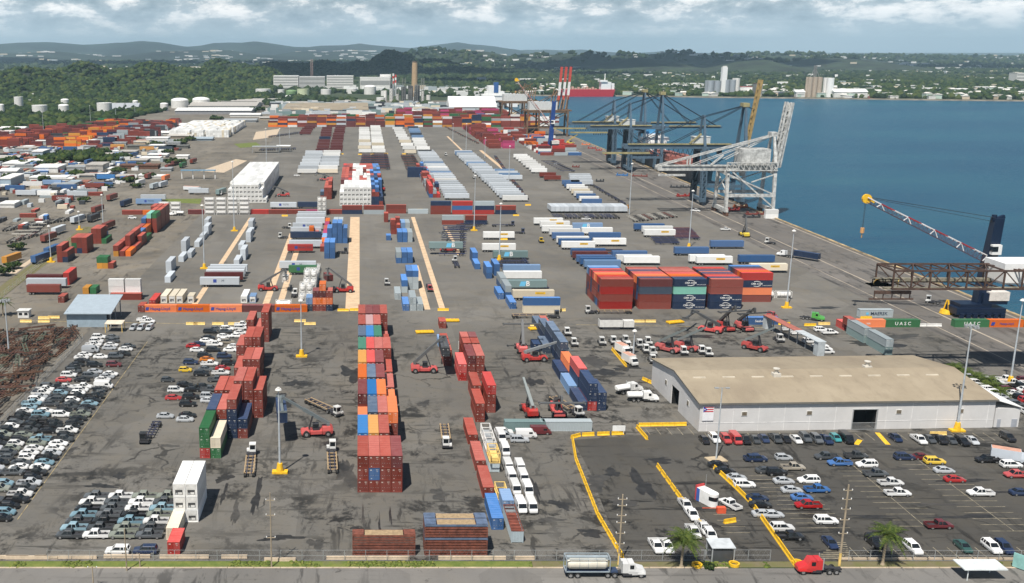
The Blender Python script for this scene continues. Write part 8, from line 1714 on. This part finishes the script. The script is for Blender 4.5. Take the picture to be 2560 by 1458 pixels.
FW = [(1120, 1325, 196, 4), (1300, 1420, 203, 5), (1420, 1490, 208, 4), (1490, 1592, 203, 4), (1475, 1530, 178, 6), (1530, 1640, 176, 5), (1085, 1140, 177, 4), (1145, 1215, 177, 5), (1235, 1300, 177, 3), (1390, 1460, 174, 4), (1660, 1700, 177, 3), (1790, 1900, 175, 4), (1900, 2060, 174, 5), (1760, 1800, 180, 4), (2175, 2265, 179, 5), (2285, 2330, 174, 3), (2370, 2400, 173, 4), (2425, 2470, 173, 3), (2320, 2375, 184, 4), (2215, 2245, 192, 3), (2460, 2520, 201, 6), (2180, 2215, 206, 5), (2230, 2275, 206, 5), (2500, 2556, 228, 7), (2300, 2390, 228, 6), (2395, 2450, 230, 6), (1700, 1760, 215, 5), (1660, 1695, 219, 5), (1200, 1290, 190, 5), (1320, 1400, 216, 4), (2100, 2140, 176, 3)]
for i, (u0, u1, v, hp) in enumerate(FW): block(u0, u1, v, hp, 60, 'far_warehouse', 'long low white roofed warehouse beyond the bay @L', OFFW, WHITE, cat='warehouse', grp_='white warehouses beyond the bay')
HM = [M('house_white_wall', (.62, .60, .56), .7), M('house_cream_wall', (.55, .45, .33), .7), M('house_rust_roof', (.32, .15, .10), .8), M('house_grey_roof', (.42, .43, .44), .7), M('house_green_wall', (.45, .55, .48), .7)]
def house_mesh(i):
    k = ('house', i)
    if k not in PROTO:
        b = MB(); b.box(-6, 6, -5, 5, 0, 4.6 + (i % 3) * 1.5, 0); h = 4.6 + (i % 3) * 1.5
        if i % 2: b.prism([(-6.6, h), (6.6, h), (0, h + 2.4)], -5.6, 5.6, 1)
        else: b.box(-6.4, 6.4, -5.4, 5.4, h, h + .5, 1)
        PROTO[k] = b.mesh('house', [HM[(0, 1, 4)[i % 3]], HM[(3, 0, 2, 0)[i % 4]] if i % 2 else HM[0]])
    return PROTO[k]
rh = random.Random(77); nh = 0
while nh < 270:
    x = rh.uniform(250, 1950); s_ = float(np.interp(x, [p[0] for p in SHORE], [p[1] for p in SHORE])); y = s_ + 8 + rh.expovariate(1 / 210)
    if y > s_ + 900 or rh.random() < (.75 if x < 700 else .1): continue
    o = obj('small_house', house_mesh(rh.randrange(12)), None, (x, y, 0), rh.uniform(0, pi)); o.scale = (rh.uniform(.8, 1.7), rh.uniform(.8, 1.5), rh.uniform(.8, 1.3)); tag(o, 'small pale house among the trees on the far shore', 'house', 'small houses on the far shore'); nh += 1
# distant town specks on the plain behind, as one sprinkled mass
def specks(n, x0, x1, y0, y1, seed, hf=None, s0=10, s1=34):
    r_ = np.random.default_rng(seed); x = r_.uniform(x0, x1, n); y = r_.uniform(y0, y1, n); k = nz(x, y, .0042, seed) > .2; x, y = x[k], y[k]; z = np.maximum(hf(x, y), 0) if hf else np.zeros_like(x)
    return [dict(x=a, y=b, z=c, L=float(r_.uniform(s0, s1)), H=float(r_.uniform(5, 12)), ori='x', c=r_.choice(list('wwwGcw'))) for a, b, c in zip(x, y, z)]
town = specks(900, 100, 4200, 2500, 5200, 3) + specks(1300, -1500, 8000, 5200, 9000, 5, far_h, 18, 60) + specks(900, -5000, 6000, 8500, 12500, 8, mtn_h, 30, 90) + specks(160, -1600, -700, 3900, 7000, 2, None, 18, 60) + specks(260, -160, 330, 1750, 2700, 6, None, 8, 26)
o = obj('distant_town', boxes_mesh('distant_town', town, P_STUFF)); tag(o, 'pale specks of the distant town spread over the plain and lower hills', 'town', kind='stuff')
# works clutter between the far stacks and the power station
wk = [dict(x=float(RNG.uniform(-150, 235)), y=float(RNG.uniform(1560, 1900)), z=0, L=float(RNG.uniform(5, 26)), H=float(RNG.uniform(3, 9)), ori='x', c=str(RNG.choice(list('wGcSGwke')))) for _ in range(330)] + [dict(x=float(RNG.uniform(-430, -175)), y=float(RNG.uniform(540, 1040)), z=0, L=float(RNG.uniform(3, 11)), H=float(RNG.uniform(1.2, 3)), ori=str(RNG.choice(['x', 'y'])), c=str(RNG.choice(list('wGkSkrrbwc')))) for _ in range(900)]
o = obj('works_clutter', boxes_mesh('works_clutter', wk, P_STUFF)); tag(o, 'jumble of small sheds, plant and parked vehicles in the works and left yards', 'works clutter', kind='stuff')
# heaps of old chassis in the fenced scrap yard
sc = MB(); rs_ = random.Random(8)
for i in range(620):
    y = rs_.uniform(205, 342); x = rs_.uniform(-132, -96.5); z = rs_.uniform(.3, 2.4); a = rs_.choice((0, 0, .05, 1.5, .4, -.3)) + rs_.uniform(-.15, .15); L = rs_.uniform(4, 11); d = Vector((sin(a), cos(a), rs_.uniform(-.05, .05))) * L / 2; p = Vector((x, y, z)); n_ = Vector((d.y, -d.x, 0)).normalized() * .5
    k = rs_.choice((0, 0, 0, 1, 2, 3))
    for s_ in (-1, 1): sc.bar(p - d + n_ * s_, p + d + n_ * s_, .11, k)
    for f in (-.9, -.3, .3, .9): sc.bar(p + d * f - n_ * 1.6, p + d * f + n_ * 1.6, .1, k)
    if i % 3 == 0:
        for s_ in (-1, 1): q_ = p + d * .8 + n_ * s_ * 1.7; sc.bar(q_ - n_ * .3, q_ + n_ * .3, .48, 4, n=10)
o = sc.build('chassis_scrap', [M('scrap_brown', (.115, .058, .034), .8, var=.3), M('scrap_green', (.10, .12, .085), .7), M('scrap_dark', (.035, .033, .03), .7), M('scrap_red', (.11, .05, .035), .7), TYRE]); tag(o, 'tangled heap of rusty old chassis frames behind the left fence', 'scrap', kind='stuff')
x, y = G(115, 825)
for i in range(3): ob = obj('container_chassis', chproto(12.6, 'x'), None, (x - 3 + i * 4, y - i * 3.5, .03), .5, (.14, .07, .045)); tag(ob, 'rusty loose chassis above the scrap heap, %s of three' % ORD[i], 'chassis', 'loose rusty chassis')
# ------------------------------------------------------------------ clouds overhead, out of frame, whose shadows darken the hills
def cloud(x, y, z, sx, sy, n):
    P = RNG.normal(0, .45, (n, 3)) * np.array([sx, sy, 60]) + np.array([x, y, z]); o = obj('cloud', lumps('cloud', P, RNG.uniform(.18, .4, n) * min(sx, sy), M('cloud_white', (.85, .85, .86), 1.0), .35, ICO2, .2)); o['kind'] = 'structure'
for (x, y, sx, sy, n) in ((-150, 4700, 850, 900, 60), (1500, 5600, 900, 700, 50), (3300, 6300, 1100, 600, 50), (-1500, 7600, 1600, 900, 60)):
    z = 1500; cloud(x - .46 / .577 * 0 - z * .253, y - z * .484, z, sx, sy, n)
# ------------------------------------------------------------------ ordinals for things told apart only by place
LB = {}
for o in bpy.data.objects:
    if o.parent is None and '@' in o.get('label', ''): LB.setdefault(o['label'], []).append(o)
for lab, os_ in LB.items():
    left = '@L' in lab; tok = ' @L' if left else ' @N'
    os_.sort(key=(lambda o: o.location.x * PXM(o.location.y)) if left else (lambda o: o.location.y))
    for i, o in enumerate(os_):
        w = '' if len(os_) == 1 else (', %s from left' if left else ', %s nearest') % ordn(i)
        o['label'] = lab.replace(', @N', w).replace(', @L', w).replace(tok, w)
# ------------------------------------------------------------------ the air
hz = MB().box(-9500, 16500, -400, 21500, -4.5, 345)
ho = hz.build('haze', bpy.data.materials.new('air')); ho['kind'] = 'stuff'
hm = ho.data.materials[0]; hm.use_nodes = True; hm.node_tree.nodes.clear()
pv = nd(hm.node_tree, 'ShaderNodeVolumePrincipled'); pv.inputs['Density'].default_value = 4.8e-5; pv.inputs['Color'].default_value = (.56, .82, 1.0, 1); pv.inputs['Anisotropy'].default_value = 0
om = nd(hm.node_tree, 'ShaderNodeOutputMaterial'); lk(hm.node_tree, pv.outputs[0], om.inputs['Volume'])
